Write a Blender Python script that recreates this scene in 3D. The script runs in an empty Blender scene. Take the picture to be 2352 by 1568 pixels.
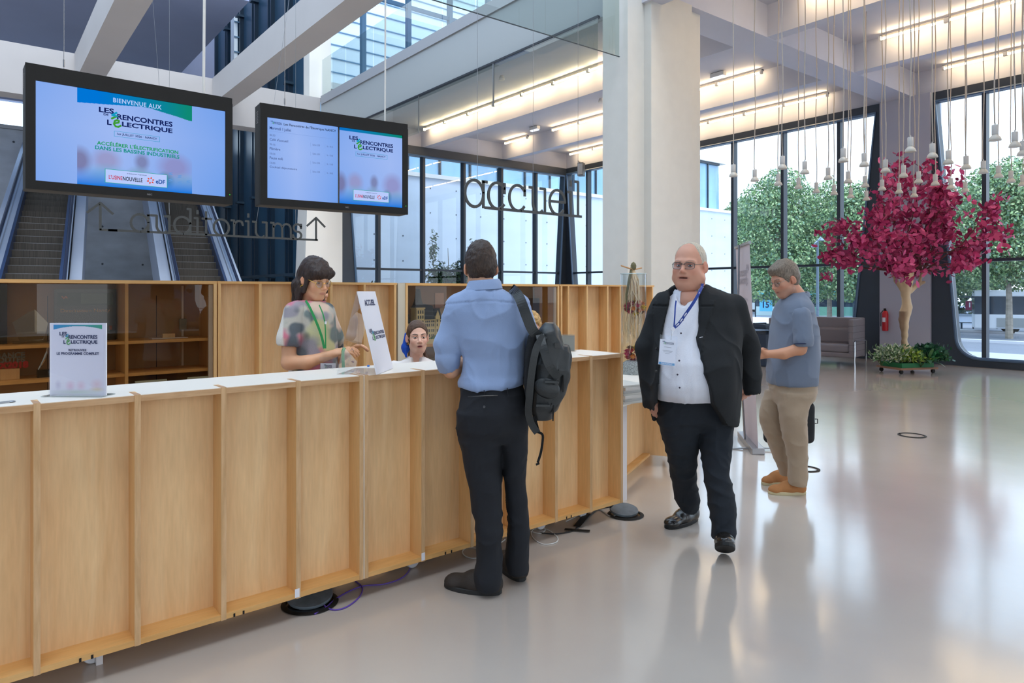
import bpy, bmesh, math, random
import numpy as np
from mathutils import Vector, Matrix, Euler
random.seed(7); rng = np.random.default_rng(7)
PI = math.pi
SC = bpy.context.scene
COL = SC.collection

# ------------------------------------------------------------------ camera
TH = math.radians(38.1); F = 1580.0; CX = 1176.0; HZ = 670.0; H = 1.53
RT = np.array([math.cos(TH), -math.sin(TH), 0.0]); FW = np.array([math.sin(TH), math.cos(TH), 0.0])
cam_d = bpy.data.cameras.new('camera'); cam = bpy.data.objects.new('camera', cam_d); COL.objects.link(cam)
cam.location = (0, 0, H); cam.rotation_euler = (PI/2, 0, -TH)
cam_d.sensor_width = 36; cam_d.lens = F/2352*36; cam_d.shift_y = -(784-HZ)/2352
cam_d.clip_start = 0.05; cam_d.clip_end = 400
SC.camera = cam
SC.view_settings.view_transform = 'Standard'; SC.view_settings.look = 'None'
SC.view_settings.gamma = 1; SC.view_settings.use_curve_mapping = False
SC.view_settings.exposure = 0.10
# ------------------------------------------------------------------ sky
W = bpy.data.worlds.new('sky'); SC.world = W; W.use_nodes = True
wn = W.node_tree; bg = wn.nodes['Background']
tc = wn.nodes.new('ShaderNodeTexCoord'); sp = wn.nodes.new('ShaderNodeSeparateXYZ'); wr = wn.nodes.new('ShaderNodeValToRGB')
wn.links.new(tc.outputs['Generated'], sp.inputs[0]); wn.links.new(sp.outputs['Z'], wr.inputs[0]); wn.links.new(wr.outputs[0], bg.inputs[0])
wr.color_ramp.elements[0].position = 0.0; wr.color_ramp.elements[0].color = (.86, .93, 1, 1)
wr.color_ramp.elements[1].position = 0.6; wr.color_ramp.elements[1].color = (.62, .80, 1, 1)
bg.inputs[1].default_value = 2.6

sun_d = bpy.data.lights.new('sun', 'SUN'); sun = bpy.data.objects.new('sun', sun_d); COL.objects.link(sun)
sun_d.energy = 2.4; sun_d.angle = .6; sun_d.color = (1, .97, .92); sun.rotation_euler = Vector((.1, .45, -.88)).to_track_quat('-Z', 'Y').to_euler()

# ------------------------------------------------------------------ colour + material helpers
def lin(c):
    if isinstance(c, str): c = tuple(int(c[i:i+2], 16) for i in (0, 2, 4))
    return tuple(((v/255)/12.92 if v/255 <= .04045 else ((v/255+.055)/1.055)**2.4) for v in c)
MATS = {}
def mat(name, col, rough=.5, metal=0., spec=.5, bump=0., bscale=20., vary=0., vscale=(6, 6, 6), coat=0., sheen=0., noise_bump_detail=4, trans=0., alpha=1., attr=None, sss=0.):
    m = bpy.data.materials.new(name); m.use_nodes = True; nt = m.node_tree; b = nt.nodes['Principled BSDF']
    col = lin(col)
    b.inputs['Base Color'].default_value = (*col, 1); b.inputs['Roughness'].default_value = rough
    b.inputs['Metallic'].default_value = metal; b.inputs['Specular IOR Level'].default_value = spec
    b.inputs['Coat Weight'].default_value = coat; b.inputs['Sheen Weight'].default_value = sheen
    b.inputs['Transmission Weight'].default_value = trans; b.inputs['Alpha'].default_value = alpha
    if sss: b.inputs['Subsurface Weight'].default_value = sss; b.inputs['Subsurface Radius'].default_value = (.02, .008, .005); b.inputs['Subsurface Scale'].default_value = .5
    t = nt.nodes.new('ShaderNodeTexCoord'); mp = nt.nodes.new('ShaderNodeMapping'); nt.links.new(t.outputs['Object'], mp.inputs[0])
    if attr:
        a = nt.nodes.new('ShaderNodeAttribute'); a.attribute_name = attr; nt.links.new(a.outputs['Color'], b.inputs['Base Color'])
    elif vary:
        mp.inputs['Scale'].default_value = vscale
        n = nt.nodes.new('ShaderNodeTexNoise'); n.inputs['Scale'].default_value = 1; n.inputs['Detail'].default_value = 5; nt.links.new(mp.outputs[0], n.inputs['Vector'])
        r = nt.nodes.new('ShaderNodeValToRGB'); nt.links.new(n.outputs['Fac'], r.inputs[0])
        r.color_ramp.elements[0].position = .3; r.color_ramp.elements[1].position = .7
        r.color_ramp.elements[0].color = (*[min(1, c*(1-vary)) for c in col], 1); r.color_ramp.elements[1].color = (*[min(1, c*(1+vary)) for c in col], 1)
        nt.links.new(r.outputs[0], b.inputs['Base Color'])
    if bump:
        n2 = nt.nodes.new('ShaderNodeTexNoise'); n2.inputs['Scale'].default_value = bscale; n2.inputs['Detail'].default_value = noise_bump_detail
        nt.links.new(t.outputs['Object'], n2.inputs['Vector'])
        bp = nt.nodes.new('ShaderNodeBump'); bp.inputs['Strength'].default_value = bump; bp.inputs['Distance'].default_value = .01
        nt.links.new(n2.outputs['Fac'], bp.inputs['Height']); nt.links.new(bp.outputs[0], b.inputs['Normal'])
    MATS[name] = m
    return m
def emis(name, col, s=1., attr=None):
    m = bpy.data.materials.new(name); m.use_nodes = True; nt = m.node_tree; nt.nodes.remove(nt.nodes['Principled BSDF'])
    e = nt.nodes.new('ShaderNodeEmission'); e.inputs[0].default_value = (*lin(col), 1); e.inputs[1].default_value = s
    if attr:
        a = nt.nodes.new('ShaderNodeAttribute'); a.attribute_name = attr; nt.links.new(a.outputs['Color'], e.inputs[0])
    nt.links.new(e.outputs[0], nt.nodes['Material Output'].inputs[0]); return m
def glassm(name, col, rough=0., refl=1., tint_only=True):
    # thin architectural glass: tinted transparency with a fresnel mirror on top
    m = bpy.data.materials.new(name); m.use_nodes = True; nt = m.node_tree; nt.nodes.remove(nt.nodes['Principled BSDF'])
    tr = nt.nodes.new('ShaderNodeBsdfTransparent'); tr.inputs[0].default_value = (*lin(col), 1)
    gl = nt.nodes.new('ShaderNodeBsdfGlossy'); gl.inputs['Roughness'].default_value = rough; gl.inputs[0].default_value = (1, 1, 1, 1)
    fr = nt.nodes.new('ShaderNodeFresnel'); ge = nt.nodes.new('ShaderNodeNewGeometry'); mr = nt.nodes.new('ShaderNodeMapRange'); mr.inputs[3].default_value = 1.5; mr.inputs[4].default_value = 1/1.5
    nt.links.new(ge.outputs['Backfacing'], mr.inputs[0]); nt.links.new(mr.outputs[0], fr.inputs[0])   # same mirror strength from both sides
    mul = nt.nodes.new('ShaderNodeMath'); mul.operation = 'MULTIPLY'; mul.inputs[1].default_value = refl
    mx = nt.nodes.new('ShaderNodeMixShader')
    nt.links.new(fr.outputs[0], mul.inputs[0]); nt.links.new(mul.outputs[0], mx.inputs[0]); nt.links.new(tr.outputs[0], mx.inputs[1]); nt.links.new(gl.outputs[0], mx.inputs[2])
    nt.links.new(mx.outputs[0], nt.nodes['Material Output'].inputs[0]); return m
def woodm(name, c1, c2, rough=.45, axis='z', scale=1.0):
    m = bpy.data.materials.new(name); m.use_nodes = True; nt = m.node_tree; b = nt.nodes['Principled BSDF']
    b.inputs['Roughness'].default_value = rough; b.inputs['Specular IOR Level'].default_value = .35
    t = nt.nodes.new('ShaderNodeTexCoord'); mp = nt.nodes.new('ShaderNodeMapping'); nt.links.new(t.outputs['Object'], mp.inputs[0])
    s = {'z': (9, 9, .9), 'x': (.9, 9, 9), 'y': (9, .9, 9)}[axis]
    mp.inputs['Scale'].default_value = tuple(v*scale for v in s)
    n = nt.nodes.new('ShaderNodeTexNoise'); n.inputs['Scale'].default_value = 1.0; n.inputs['Detail'].default_value = 6; n.inputs['Distortion'].default_value = 1.4
    nt.links.new(mp.outputs[0], n.inputs['Vector'])
    mp2 = nt.nodes.new('ShaderNodeMapping'); nt.links.new(t.outputs['Object'], mp2.inputs[0]); mp2.inputs['Scale'].default_value = tuple(v*scale*9 for v in s)
    n2 = nt.nodes.new('ShaderNodeTexNoise'); n2.inputs['Scale'].default_value = 1.0; n2.inputs['Detail'].default_value = 3; nt.links.new(mp2.outputs[0], n2.inputs['Vector'])
    r = nt.nodes.new('ShaderNodeValToRGB'); nt.links.new(n.outputs['Fac'], r.inputs[0])
    r.color_ramp.elements[0].position = .3; r.color_ramp.elements[1].position = .72
    r.color_ramp.elements[0].color = (*lin(c1), 1); r.color_ramp.elements[1].color = (*lin(c2), 1)
    mx = nt.nodes.new('ShaderNodeMixRGB'); mx.blend_type = 'MULTIPLY'; mx.inputs[0].default_value = .22
    nt.links.new(r.outputs[0], mx.inputs[1]); nt.links.new(n2.outputs['Fac'], mx.inputs[2]); nt.links.new(mx.outputs[0], b.inputs['Base Color'])
    return m

M_wood = woodm('birch_plywood', (236, 190, 136), (250, 212, 160))
M_woodin = woodm('birch_plywood_inner', (228, 178, 116), (242, 198, 138))
M_woodx = woodm('birch_plywood_flat', (222, 166, 98), (238, 188, 122), axis='x')
M_edge = woodm('plywood_edge', (196, 150, 104), (226, 184, 140), axis='x', scale=3)
M_edgez = woodm('plywood_edge_vertical', (202, 158, 108), (230, 188, 142), axis='z', scale=3)
M_lam = mat('white_laminate', (242, 234, 222), rough=.3)
M_white = mat('white_paint', (225, 222, 216), rough=.6, vary=.03, vscale=(1, 1, 1))
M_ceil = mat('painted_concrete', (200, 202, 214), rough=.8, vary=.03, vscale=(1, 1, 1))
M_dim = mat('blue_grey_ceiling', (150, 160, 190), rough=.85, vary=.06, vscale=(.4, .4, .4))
M_beam = mat('greige_beam', (178, 174, 174), rough=.7, vary=.03, vscale=(1, 1, 1))
M_frame = mat('dark_steel', (52, 60, 70), rough=.42, metal=.0, vary=.08, vscale=(2, 2, 2))
M_head = mat('dark_head_panel', (62, 68, 74), rough=.4)
M_teal = mat('dark_teal_panel', (48, 84, 110), rough=.35, vary=.1, vscale=(1, 1, .3))
M_glass = glassm('clear_glass', (232, 243, 252), refl=1.0)
M_glassg = glassm('greenish_glass', (214, 224, 220), refl=1.3)
M_case = glassm('cabinet_glass', (214, 202, 184), refl=.75)
M_black = mat('black_plastic', (24, 22, 20), rough=.6, spec=.3, vary=.1, vscale=(8, 8, 8))
M_blackg = mat('black_gloss', (18, 18, 20), rough=.2)
M_grey = mat('grey_metal', (150, 152, 156), rough=.35, metal=.8)
M_alu = mat('brushed_aluminium', (196, 208, 228), rough=.38, metal=.55)
M_chrome = mat('chrome', (220, 222, 226), rough=.12, metal=1)
M_conc = mat('grey_concrete', (188, 196, 206), rough=.85, vary=.16, vscale=(1.2, 1.2, 2.4), bump=.2, bscale=9)
M_sign = mat('dark_grey_sign_metal', (58, 60, 60), rough=.45)
M_paperw = mat('white_paper', (232, 230, 236), rough=.5)
M_navy = mat('navy_ink', (22, 34, 84), rough=.6)
M_green = mat('green_ink', (84, 168, 74), rough=.6)
M_red = mat('red_paint', (186, 24, 34), rough=.35)
M_cable_w = mat('white_cable', (214, 212, 208), rough=.5)
M_cable_b = mat('black_cable', (24, 24, 26), rough=.5)
M_cable_p = mat('purple_cable', (92, 62, 160), rough=.45)

# ------------------------------------------------------------------ object helpers
def tag(o, label=None, cat=None, group=None, kind=None):
    if label: o['label'] = label
    if cat: o['category'] = cat
    if group: o['group'] = group
    if kind: o['kind'] = kind
    return o
def empty(name, loc=(0, 0, 0), rz=0., label=None, cat=None, group=None, kind=None):
    o = bpy.data.objects.new(name, None); COL.objects.link(o); o.location = loc; o.rotation_euler = (0, 0, rz); o.empty_display_size = .1
    return tag(o, label, cat, group, kind)
def mesh_obj(name, me, m=None, parent=None, smooth=False):
    o = bpy.data.objects.new(name, me); COL.objects.link(o)
    if m is not None:
        for mm in (m if isinstance(m, (list, tuple)) else [m]): me.materials.append(mm)
    if parent is not None: o.parent = parent
    if smooth: me.polygons.foreach_set('use_smooth', [True]*len(me.polygons))
    return o
def mesh_np(name, V, Fc, m=None, parent=None, smooth=False, col=None, uvcol='Col', mi=None):
    me = bpy.data.meshes.new(name); V = np.asarray(V, dtype=np.float32)
    if isinstance(Fc, np.ndarray):
        n, k = Fc.shape
        me.vertices.add(len(V)); me.vertices.foreach_set('co', V.ravel())
        me.loops.add(n*k); me.loops.foreach_set('vertex_index', Fc.astype(np.int32).ravel())
        me.polygons.add(n); me.polygons.foreach_set('loop_start', np.arange(0, n*k, k, dtype=np.int32))
        try: me.polygons.foreach_set('loop_total', np.full(n, k, dtype=np.int32))
        except Exception: pass
        if mi is not None: me.polygons.foreach_set('material_index', np.asarray(mi, dtype=np.int32))
        me.update(calc_edges=True); me.validate()
    else:
        me.from_pydata([tuple(v) for v in V], [], Fc); me.update()
    if col is not None:
        a = me.color_attributes.new(uvcol, 'FLOAT_COLOR', 'POINT'); c = np.ones((len(V), 4), dtype=np.float32); c[:, :3] = col
        a.data.foreach_set('color', c.ravel())
    return mesh_obj(name, me, m, parent, smooth)
class MB:
    """collects boxes, prisms, tubes and lathes and links them as ONE mesh object"""
    def __init__(s): s.v = []; s.f = []; s.mi = []; s.cur = 0; s.sm = []
    def add(s, vs, fs, sm=False):
        n = len(s.v); s.v += [tuple(v) for v in vs]
        for f in fs: s.f.append(tuple(i+n for i in f)); s.mi.append(s.cur); s.sm.append(sm)
        return s
    def box(s, x0, x1, y0, y1, z0, z1):
        return s.add([(x0,y0,z0),(x1,y0,z0),(x1,y1,z0),(x0,y1,z0),(x0,y0,z1),(x1,y0,z1),(x1,y1,z1),(x0,y1,z1)],
                     [(0,3,2,1),(4,5,6,7),(0,1,5,4),(1,2,6,5),(2,3,7,6),(3,0,4,7)])
    def quad(s, a, b, c, d): return s.add([a, b, c, d], [(0, 1, 2, 3)])
    def bar(s, a, b, w, h=None, up=(0, 0, 1)):
        h = h or w; a = Vector(a); b = Vector(b); d = (b-a).normalized(); u = Vector(up)
        if abs(d.dot(u)) > .99: u = Vector((1, 0, 0))
        x = d.cross(u).normalized(); y = x.cross(d).normalized(); vs = []
        for p in (a, b):
            for sx, sy in ((-1,-1),(1,-1),(1,1),(-1,1)): vs.append(p+x*sx*w/2+y*sy*h/2)
        return s.add(vs, [(3,2,1,0),(4,5,6,7),(0,1,5,4),(1,2,6,5),(2,3,7,6),(3,0,4,7)])
    def tube(s, pts, r, n=8, closed=False, caps=True, flat=1.0):
        pts = [Vector(p) for p in pts]; N = len(pts); rs = r if isinstance(r, (list, tuple)) else [r]*N
        ref = None; rings = []; vs = []
        for i, p in enumerate(pts):
            if closed: d = pts[(i+1) % N]-pts[i-1]
            else: d = pts[min(i+1, N-1)]-pts[max(i-1, 0)]
            d.normalize()
            if ref is None: ref = Vector((0, 0, 1)) if abs(d.z) < .9 else Vector((1, 0, 0))
            x = d.cross(ref).normalized(); y = x.cross(d).normalized(); ref = y
            for k in range(n):
                a = 2*PI*k/n; vs.append(p+x*math.cos(a)*rs[i]+y*math.sin(a)*rs[i]*flat)
        fs = []
        for i in range(N if closed else N-1):
            j = (i+1) % N
            for k in range(n): fs.append((i*n+k, i*n+(k+1) % n, j*n+(k+1) % n, j*n+k))
        if not closed and caps: fs.append(tuple(range(n-1, -1, -1))); fs.append(tuple((N-1)*n+k for k in range(n)))
        return s.add(vs, fs, True)
    def lathe(s, prof, n=20, c=(0, 0, 0), ax='z', close=False):
        vs = []
        for r, z in prof:
            for k in range(n):
                a = 2*PI*k/n
                p = (r*math.cos(a), r*math.sin(a), z) if ax == 'z' else ((z, r*math.cos(a), r*math.sin(a)) if ax == 'x' else (r*math.sin(a), z, r*math.cos(a)))
                vs.append((p[0]+c[0], p[1]+c[1], p[2]+c[2]))
        fs = []; m = len(prof)
        for i in range(m if close else m-1):
            j = (i+1) % m
            for k in range(n): fs.append((i*n+k, i*n+(k+1) % n, j*n+(k+1) % n, j*n+k))
        if not close: fs.append(tuple(range(n-1, -1, -1))); fs.append(tuple((m-1)*n+k for k in range(n)))
        return s.add(vs, fs, True)
    def prism(s, poly, y0, y1, ax='y'):
        """poly in the two other axes, extruded along ax"""
        n = len(poly)
        def P(p, t): return (p[0], t, p[1]) if ax == 'y' else ((t, p[0], p[1]) if ax == 'x' else (p[0], p[1], t))
        vs = [P(p, y0) for p in poly]+[P(p, y1) for p in poly]
        fs = [tuple(range(n)), tuple(range(2*n-1, n-1, -1))]+[(i, i+n, (i+1) % n+n, (i+1) % n) for i in range(n)]
        return s.add(vs, fs)
    def build(s, name, m, parent=None, loc=None, rz=None, bevel=0, recalc=True):
        me = bpy.data.meshes.new(name); me.from_pydata(s.v, [], s.f)
        o = mesh_obj(name, me, m, parent)
        me.polygons.foreach_set('material_index', s.mi); me.polygons.foreach_set('use_smooth', s.sm)
        if recalc:
            b = bmesh.new(); b.from_mesh(me); bmesh.ops.recalc_face_normals(b, faces=b.faces)
            if bevel: bmesh.ops.bevel(b, geom=[e for e in b.edges if e.calc_face_angle(0) > .6], offset=bevel, segments=2, profile=.6, affect='EDGES')
            b.to_mesh(me); b.free()
        if any(s.sm): me.set_sharp_from_angle(angle=.75)
        if loc is not None: o.location = loc
        if rz is not None: o.rotation_euler = (0, 0, rz)
        return o
def struct(o): o['kind'] = 'structure'; return o
def copy_tree(o, parent=None):
    c = o.copy(); COL.objects.link(c)
    if parent is not None: c.parent = parent
    for ch in list(o.children): copy_tree(ch, c)
    return c
def ray(px, D): return RT*((px-CX)/F*D)+FW*D
def wp(px, py, D):
    p = ray(px, D); p[2] = H+(HZ-py)/F*D; return p
def gnd(px, py, z=0.): return wp(px, py, (H-z)*F/(py-HZ))
def onX(px, X): a = (px-CX)/F; D = X/(FW[0]+a*RT[0]); return ray(px, D), D
def text_verts(body, size=1., offset=0., ext=0., spacing=1.):
    cu = bpy.data.curves.new('t', 'FONT'); cu.body = body; cu.size = size; cu.offset = offset; cu.extrude = ext; cu.resolution_u = 3; cu.space_character = spacing
    o = bpy.data.objects.new('t', cu); COL.objects.link(o); dg = bpy.context.evaluated_depsgraph_get()
    me = bpy.data.meshes.new_from_object(o.evaluated_get(dg)); V = [tuple(v.co) for v in me.vertices]; Fs = [tuple(p.vertices) for p in me.polygons]
    bpy.data.objects.remove(o); bpy.data.curves.remove(cu); bpy.data.meshes.remove(me)
    return np.array(V), Fs
class Flat:
    """flat graphics on a sheet: u to the right, v up (0..1 of w,h), standing in local x-z facing -y"""
    def __init__(s, w, h, x0=None, z0=0., y=0., mirror=False):
        s.w = w; s.h = h; s.x0 = -w/2 if x0 is None else x0; s.z0 = z0; s.y = y; s.g = {}; s.L = 1; s.mirror = mirror
    def P(s, u, v, L):
        if s.mirror: return (s.x0+(1-u)*s.w, s.y-L*.0007, s.z0+v*s.h)
        return (s.x0+u*s.w, s.y-L*.0007, s.z0+v*s.h)
    def poly(s, pts, m, L=1):
        b = s.g.setdefault(m.name, (m, MB()))[1]; vs = [s.P(u, v, L) for u, v in pts]
        if s.mirror: vs = vs[::-1]
        b.add(vs, [tuple(range(len(vs)))])
    def rect(s, u0, v0, u1, v1, m, L=1): s.poly([(u0, v0), (u1, v0), (u1, v1), (u0, v1)], m, L)
    def frame(s, u0, v0, u1, v1, t, m, L=1):
        tu = t/s.w; tv = t/s.h
        s.rect(u0, v0, u1, v0+tv, m, L); s.rect(u0, v1-tv, u1, v1, m, L); s.rect(u0, v0, u0+tu, v1, m, L); s.rect(u1-tu, v0, u1, v1, m, L)
    def text(s, body, u0, v0, u1, v1, m, L=2, bold=.035, spacing=1., skew=0.):
        V, Fs = text_verts(body, 1., bold*.9, 0., spacing)
        mn = V.min(0); mxx = V.max(0); b = s.g.setdefault(m.name, (m, MB()))[1]
        U = u0+(V[:, 0]-mn[0])/(mxx[0]-mn[0])*(u1-u0); Vv = v0+(V[:, 1]-mn[1])/max(1e-6, mxx[1]-mn[1])*(v1-v0)
        b.add([s.P(u, v, L) for u, v in zip(U, Vv)], Fs)
    def stroke(s, pts, t, m, L=2):
        for (a, b_) in zip(pts[:-1], pts[1:]):
            ax, ay = a[0]*s.w, a[1]*s.h; bx, by = b_[0]*s.w, b_[1]*s.h; dx, dy = bx-ax, by-ay; l = math.hypot(dx, dy) or 1; nx, ny = -dy/l*t/2, dx/l*t/2; ex, ey = dx/l*t*.3, dy/l*t*.3
            s.poly([((ax+nx-ex)/s.w, (ay+ny-ey)/s.h), ((ax-nx-ex)/s.w, (ay-ny-ey)/s.h), ((bx-nx+ex)/s.w, (by-ny+ey)/s.h), ((bx+nx+ex)/s.w, (by+ny+ey)/s.h)], m, L)
    def logo(s, u0, v0, u1, v1, mn, mg, mb):
        """the event logo, in a box"""
        def B(a, b, c, d): return (u0+a*(u1-u0), v0+b*(v1-v0), u0+c*(u1-u0), v0+d*(v1-v0))
        s.text('LES', *B(0, .70, .195, 1), mn); s.text('RENCONTRES', *B(.235, .43, 1, .74), mn); s.text('DE', *B(.06, .55, .125, .67), mn)
        s.text("L", *B(.105, .03, .165, .33), mn); s.text('LECTRIQUE', *B(.30, 0, 1, .33), mn)
        def Q(a, b): return (u0+a*(u1-u0), v0+b*(v1-v0))
        t = .035*(u1-u0)*s.w
        s.stroke([Q(.23, .80), Q(.17, .62), Q(.235, .60)], t*.8, mb, 3); s.stroke([Q(.235, .60), Q(.165, .42)], t*.8, mg, 3)
        e = [Q(.20, .16), Q(.255, .24), Q(.26, .34), Q(.235, .38), Q(.205, .30), Q(.195, .12), Q(.215, .0), Q(.25, -.02), Q(.285, .08)]
        s.stroke(e, t*.75, mg, 3)
    def build(s, names, parent):
        for k, (m, b) in s.g.items(): b.build(names.get(k, 'lettering'), m, parent, recalc=False)
# ================================================================== THE SETTING
XR = 16.2; YL = 17.6
# resin floor
def floor_mat():
    m = bpy.data.materials.new('grey_resin_floor'); m.use_nodes = True; nt = m.node_tree; b = nt.nodes['Principled BSDF']
    t = nt.nodes.new('ShaderNodeTexCoord')
    n = nt.nodes.new('ShaderNodeTexNoise'); n.inputs['Scale'].default_value = .5; n.inputs['Detail'].default_value = 6; nt.links.new(t.outputs['Object'], n.inputs['Vector'])
    r = nt.nodes.new('ShaderNodeValToRGB'); nt.links.new(n.outputs['Fac'], r.inputs[0])
    r.color_ramp.elements[0].color = (*lin((184, 172, 162)), 1); r.color_ramp.elements[1].color = (*lin((198, 186, 174)), 1)
    r.color_ramp.elements[0].position = .35; r.color_ramp.elements[1].position = .65
    nt.links.new(r.outputs[0], b.inputs['Base Color'])
    n2 = nt.nodes.new('ShaderNodeTexNoise'); n2.inputs['Scale'].default_value = 2.2; n2.inputs['Detail'].default_value = 8; nt.links.new(t.outputs['Object'], n2.inputs['Vector'])
    mr = nt.nodes.new('ShaderNodeMapRange'); mr.inputs[3].default_value = .11; mr.inputs[4].default_value = .18; nt.links.new(n2.outputs['Fac'], mr.inputs[0]); nt.links.new(mr.outputs[0], b.inputs['Roughness'])
    n3 = nt.nodes.new('ShaderNodeTexNoise'); n3.inputs['Scale'].default_value = 5; n3.inputs['Detail'].default_value = 2; nt.links.new(t.outputs['Object'], n3.inputs['Vector'])
    bp = nt.nodes.new('ShaderNodeBump'); bp.inputs['Strength'].default_value = .035; bp.inputs['Distance'].default_value = .02; nt.links.new(n3.outputs['Fac'], bp.inputs['Height']); nt.links.new(bp.outputs[0], b.inputs['Normal'])
    b.inputs['Specular IOR Level'].default_value = 1.0; b.inputs['Coat Weight'].default_value = .35; b.inputs['Coat Roughness'].default_value = .12
    return m
struct(MB().box(-14, 16.35, -14, 30, -.3, 0).build('floor', floor_mat()))
# slab of the mezzanine: ceiling of the low hall
struct(MB().box(7.45, 16.4, -12, 17.8, 6.3, 6.62).build('ceiling', M_ceil))
# secondary beams running away to the left (along Y) and main beam (along X)
k = 0
def trim(mb, m):
    global k
    k += 1; return struct(mb.build('trim_%d' % k, m))
for X in (10.4, 13.4):
    trim(MB().box(X, X+.24, -12, 17.6, 5.77, 6.3), M_ceil)
trim(MB().box(7.42, 7.7, -12, 17.6, 5.6, 6.3), M_ceil)
trim(MB().box(7.7, 16.2, 6.38, 7.0, 5.76, 6.3), M_ceil)
# perimeter beams above the glazing
trim(MB().box(XR, XR+.3, -12, 17.9, 5.77, 6.3), M_ceil)
trim(MB().box(7.7, XR+.3, YL, YL+.3, 5.77, 6.3), M_ceil)
# mezzanine edge: fascia and shoe
trim(MB().box(7.3, 7.42, 7.0, 17.55, 5.58, 6.5), mat('grey_fascia', (158, 162, 164), rough=.45))
shoe = MB(); shoe.box(7.27, 7.43, 7.0, 17.5, 6.5, 6.72)
trim(shoe, mat('grey_shoe', (150, 152, 158), rough=.5))
# screws and joints in the shoe stay part of it
# atrium beams at the far end and along Y
trim(MB().box(-14, 7.3, YL, YL+.5, 5.65, 6.7), M_beam)
for X in (4.57, 1.74, -1.1, -3.95):
    trim(MB().box(X, X+.48, -2, YL, 6.08, 6.70), M_beam)
# columns
col = MB(); col.box(7.13, 8.75, 6.5, 6.98, 0, 5.77); col.box(7.47, 8.38, 6.37, 6.5, 0, 5.77)
trim(col, mat('painted_column', (208, 206, 200), rough=.6, vary=.02))
col2 = MB(); col2.box(7.12, 8.0, 6.45, 7.0, 5.77, 12); trim(col2, M_white)
# tapering white column by the left glazing
c = MB(); c.prism([(6.74, 0), (7.86, 0), (7.86, 5.65), (6.95, 5.65)], YL-.15, YL+.5); trim(c, M_white)
trim(MB().box(7.0, 7.6, YL, YL+.4, 6.7, 13), M_white)
# pier between the windows of the right glazing
trim(MB().box(16.0, 16.6, 6.02, 7.05, 0, 5.77), mat('grey_pier', (176, 176, 188), rough=.6))

# ---- glazed bays: dark frame panel with a rounded, tapering opening
def bay(name, axis, fixed, a0, a1, inset0, inset1, mull, z_top=5.57, z_head=5.77, gl=None, bot=.17):
    """axis 'x': wall parallel to X at Y=fixed, a0..a1 along X; axis 'y': wall parallel to Y at X=fixed"""
    root = struct(empty(name)); t0, t1 = inset0; u0, u1 = inset1
    # opening outline: top a0+t0 .. a1-u0, bottom a0+t1 .. a1-u1 with rounded lower corners
    R = .42; o = [(a0+t0, z_top)]
    for i in range(7):
        a = PI+i*PI/12; o.append((a0+t1+R+R*math.cos(a), bot+R+R*math.sin(a)))
    for i in range(7):
        a = 1.5*PI+i*PI/12; o.append((a1-u1-R+R*math.cos(a), bot+R+R*math.sin(a)))
    o.append((a1-u0, z_top))
    lo = [(a0, z_head)]+[(a0, z_head*(1-i/7)) for i in range(1, 8)]
    out = [(a0, z_head)]+[(a0+(a1-a0)*0, 0)]*7+[(a1, 0)]*7+[(a1, z_head)]
    n = len(o); vs = []; fs = []
    d0, d1 = -.12, .12
    def P(p, d): return (p[0], fixed+d, p[1]) if axis == 'x' else (fixed+d, p[0], p[1])
    for d in (d0, d1):
        for p in o: vs.append(P(p, d))
        for p in out: vs.append(P(p, d))
    for i in range(n):
        j = (i+1) % n
        fs.append((i, j, n+j, n+i)); fs.append((2*n+i, 3*n+i, 3*n+j, 2*n+j)); fs.append((i, 2*n+i, 2*n+j, j))
    f = MB(); f.add(vs, fs); fr = f.build('window_frame', M_frame, root, recalc=True)
    # lighter rebate following the opening
    r = MB(); pts = [P(p, -.13) for p in o]; r.tube(pts, .035, 6, closed=True); r.build('rebate', mat('steel_blue_rebate', (84, 110, 138), rough=.3), root)
    mm = MB()
    for m_ in mull:
        a, b = P((m_-.04, bot+.02), -.1), P((m_+.04, z_top), .08)
        mm.box(min(a[0], b[0]), max(a[0], b[0]), min(a[1], b[1]), max(a[1], b[1]), a[2], b[2])
    a, b = P((a0+t1*.6, 2.145), -.06), P((a1-u1*.6, 2.205), .05)
    mm.box(min(a[0], b[0]), max(a[0], b[0]), min(a[1], b[1]), max(a[1], b[1]), a[2], b[2])
    mm.build('mullions', M_frame, root)
    g = MB(); g.add([P(p, .02) for p in o], [tuple(range(n))]); g.build('pane', gl or M_glass, root, recalc=False)
    return root
bay('window_1', 'x', YL, 7.75, 16.12, (.25, .62), (.12, .42), [8.99, 10.44, 11.88, 13.33, 14.77], z_top=5.5)
bay('window_2', 'y', XR, 7.05, 17.55, (.12, .62), (.1, .5), [8.03, 9.47, 10.92, 12.36, 13.8, 15.25, 16.5])
bay('window_3', 'y', XR, -1.2, 6.05, (.1, .5), (.1, .5), [5.06, 3.62, 2.18, .74])
bay('window_4', 'y', XR, -9.5, -1.3, (.1, .5), (.1, .5), [-2.7, -4.14, -5.58, -7.0])
# upper glazing above the mezzanine
u = struct(empty('window_5')); f = MB()
for i in range(7):
    X = 8.54+1.43*i; f.box(X-.06, X+.06, YL-.08, YL+.08, 6.7, 12.5)
    if i < 5: pass
for z in (6.75, 9.8, 12.4): f.box(7.5, 16.2, YL-.05, YL+.05, z-.05, z+.05)
f.build('window_frame', mat('blue_steel', (86, 122, 150), rough=.4), u)
g = MB(); g.quad((7.6, YL+.02, 6.7), (16.2, YL+.02, 6.7), (16.2, YL+.02, 12.4), (7.6, YL+.02, 12.4)); g.build('pane', M_glass, u, recalc=False)

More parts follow.
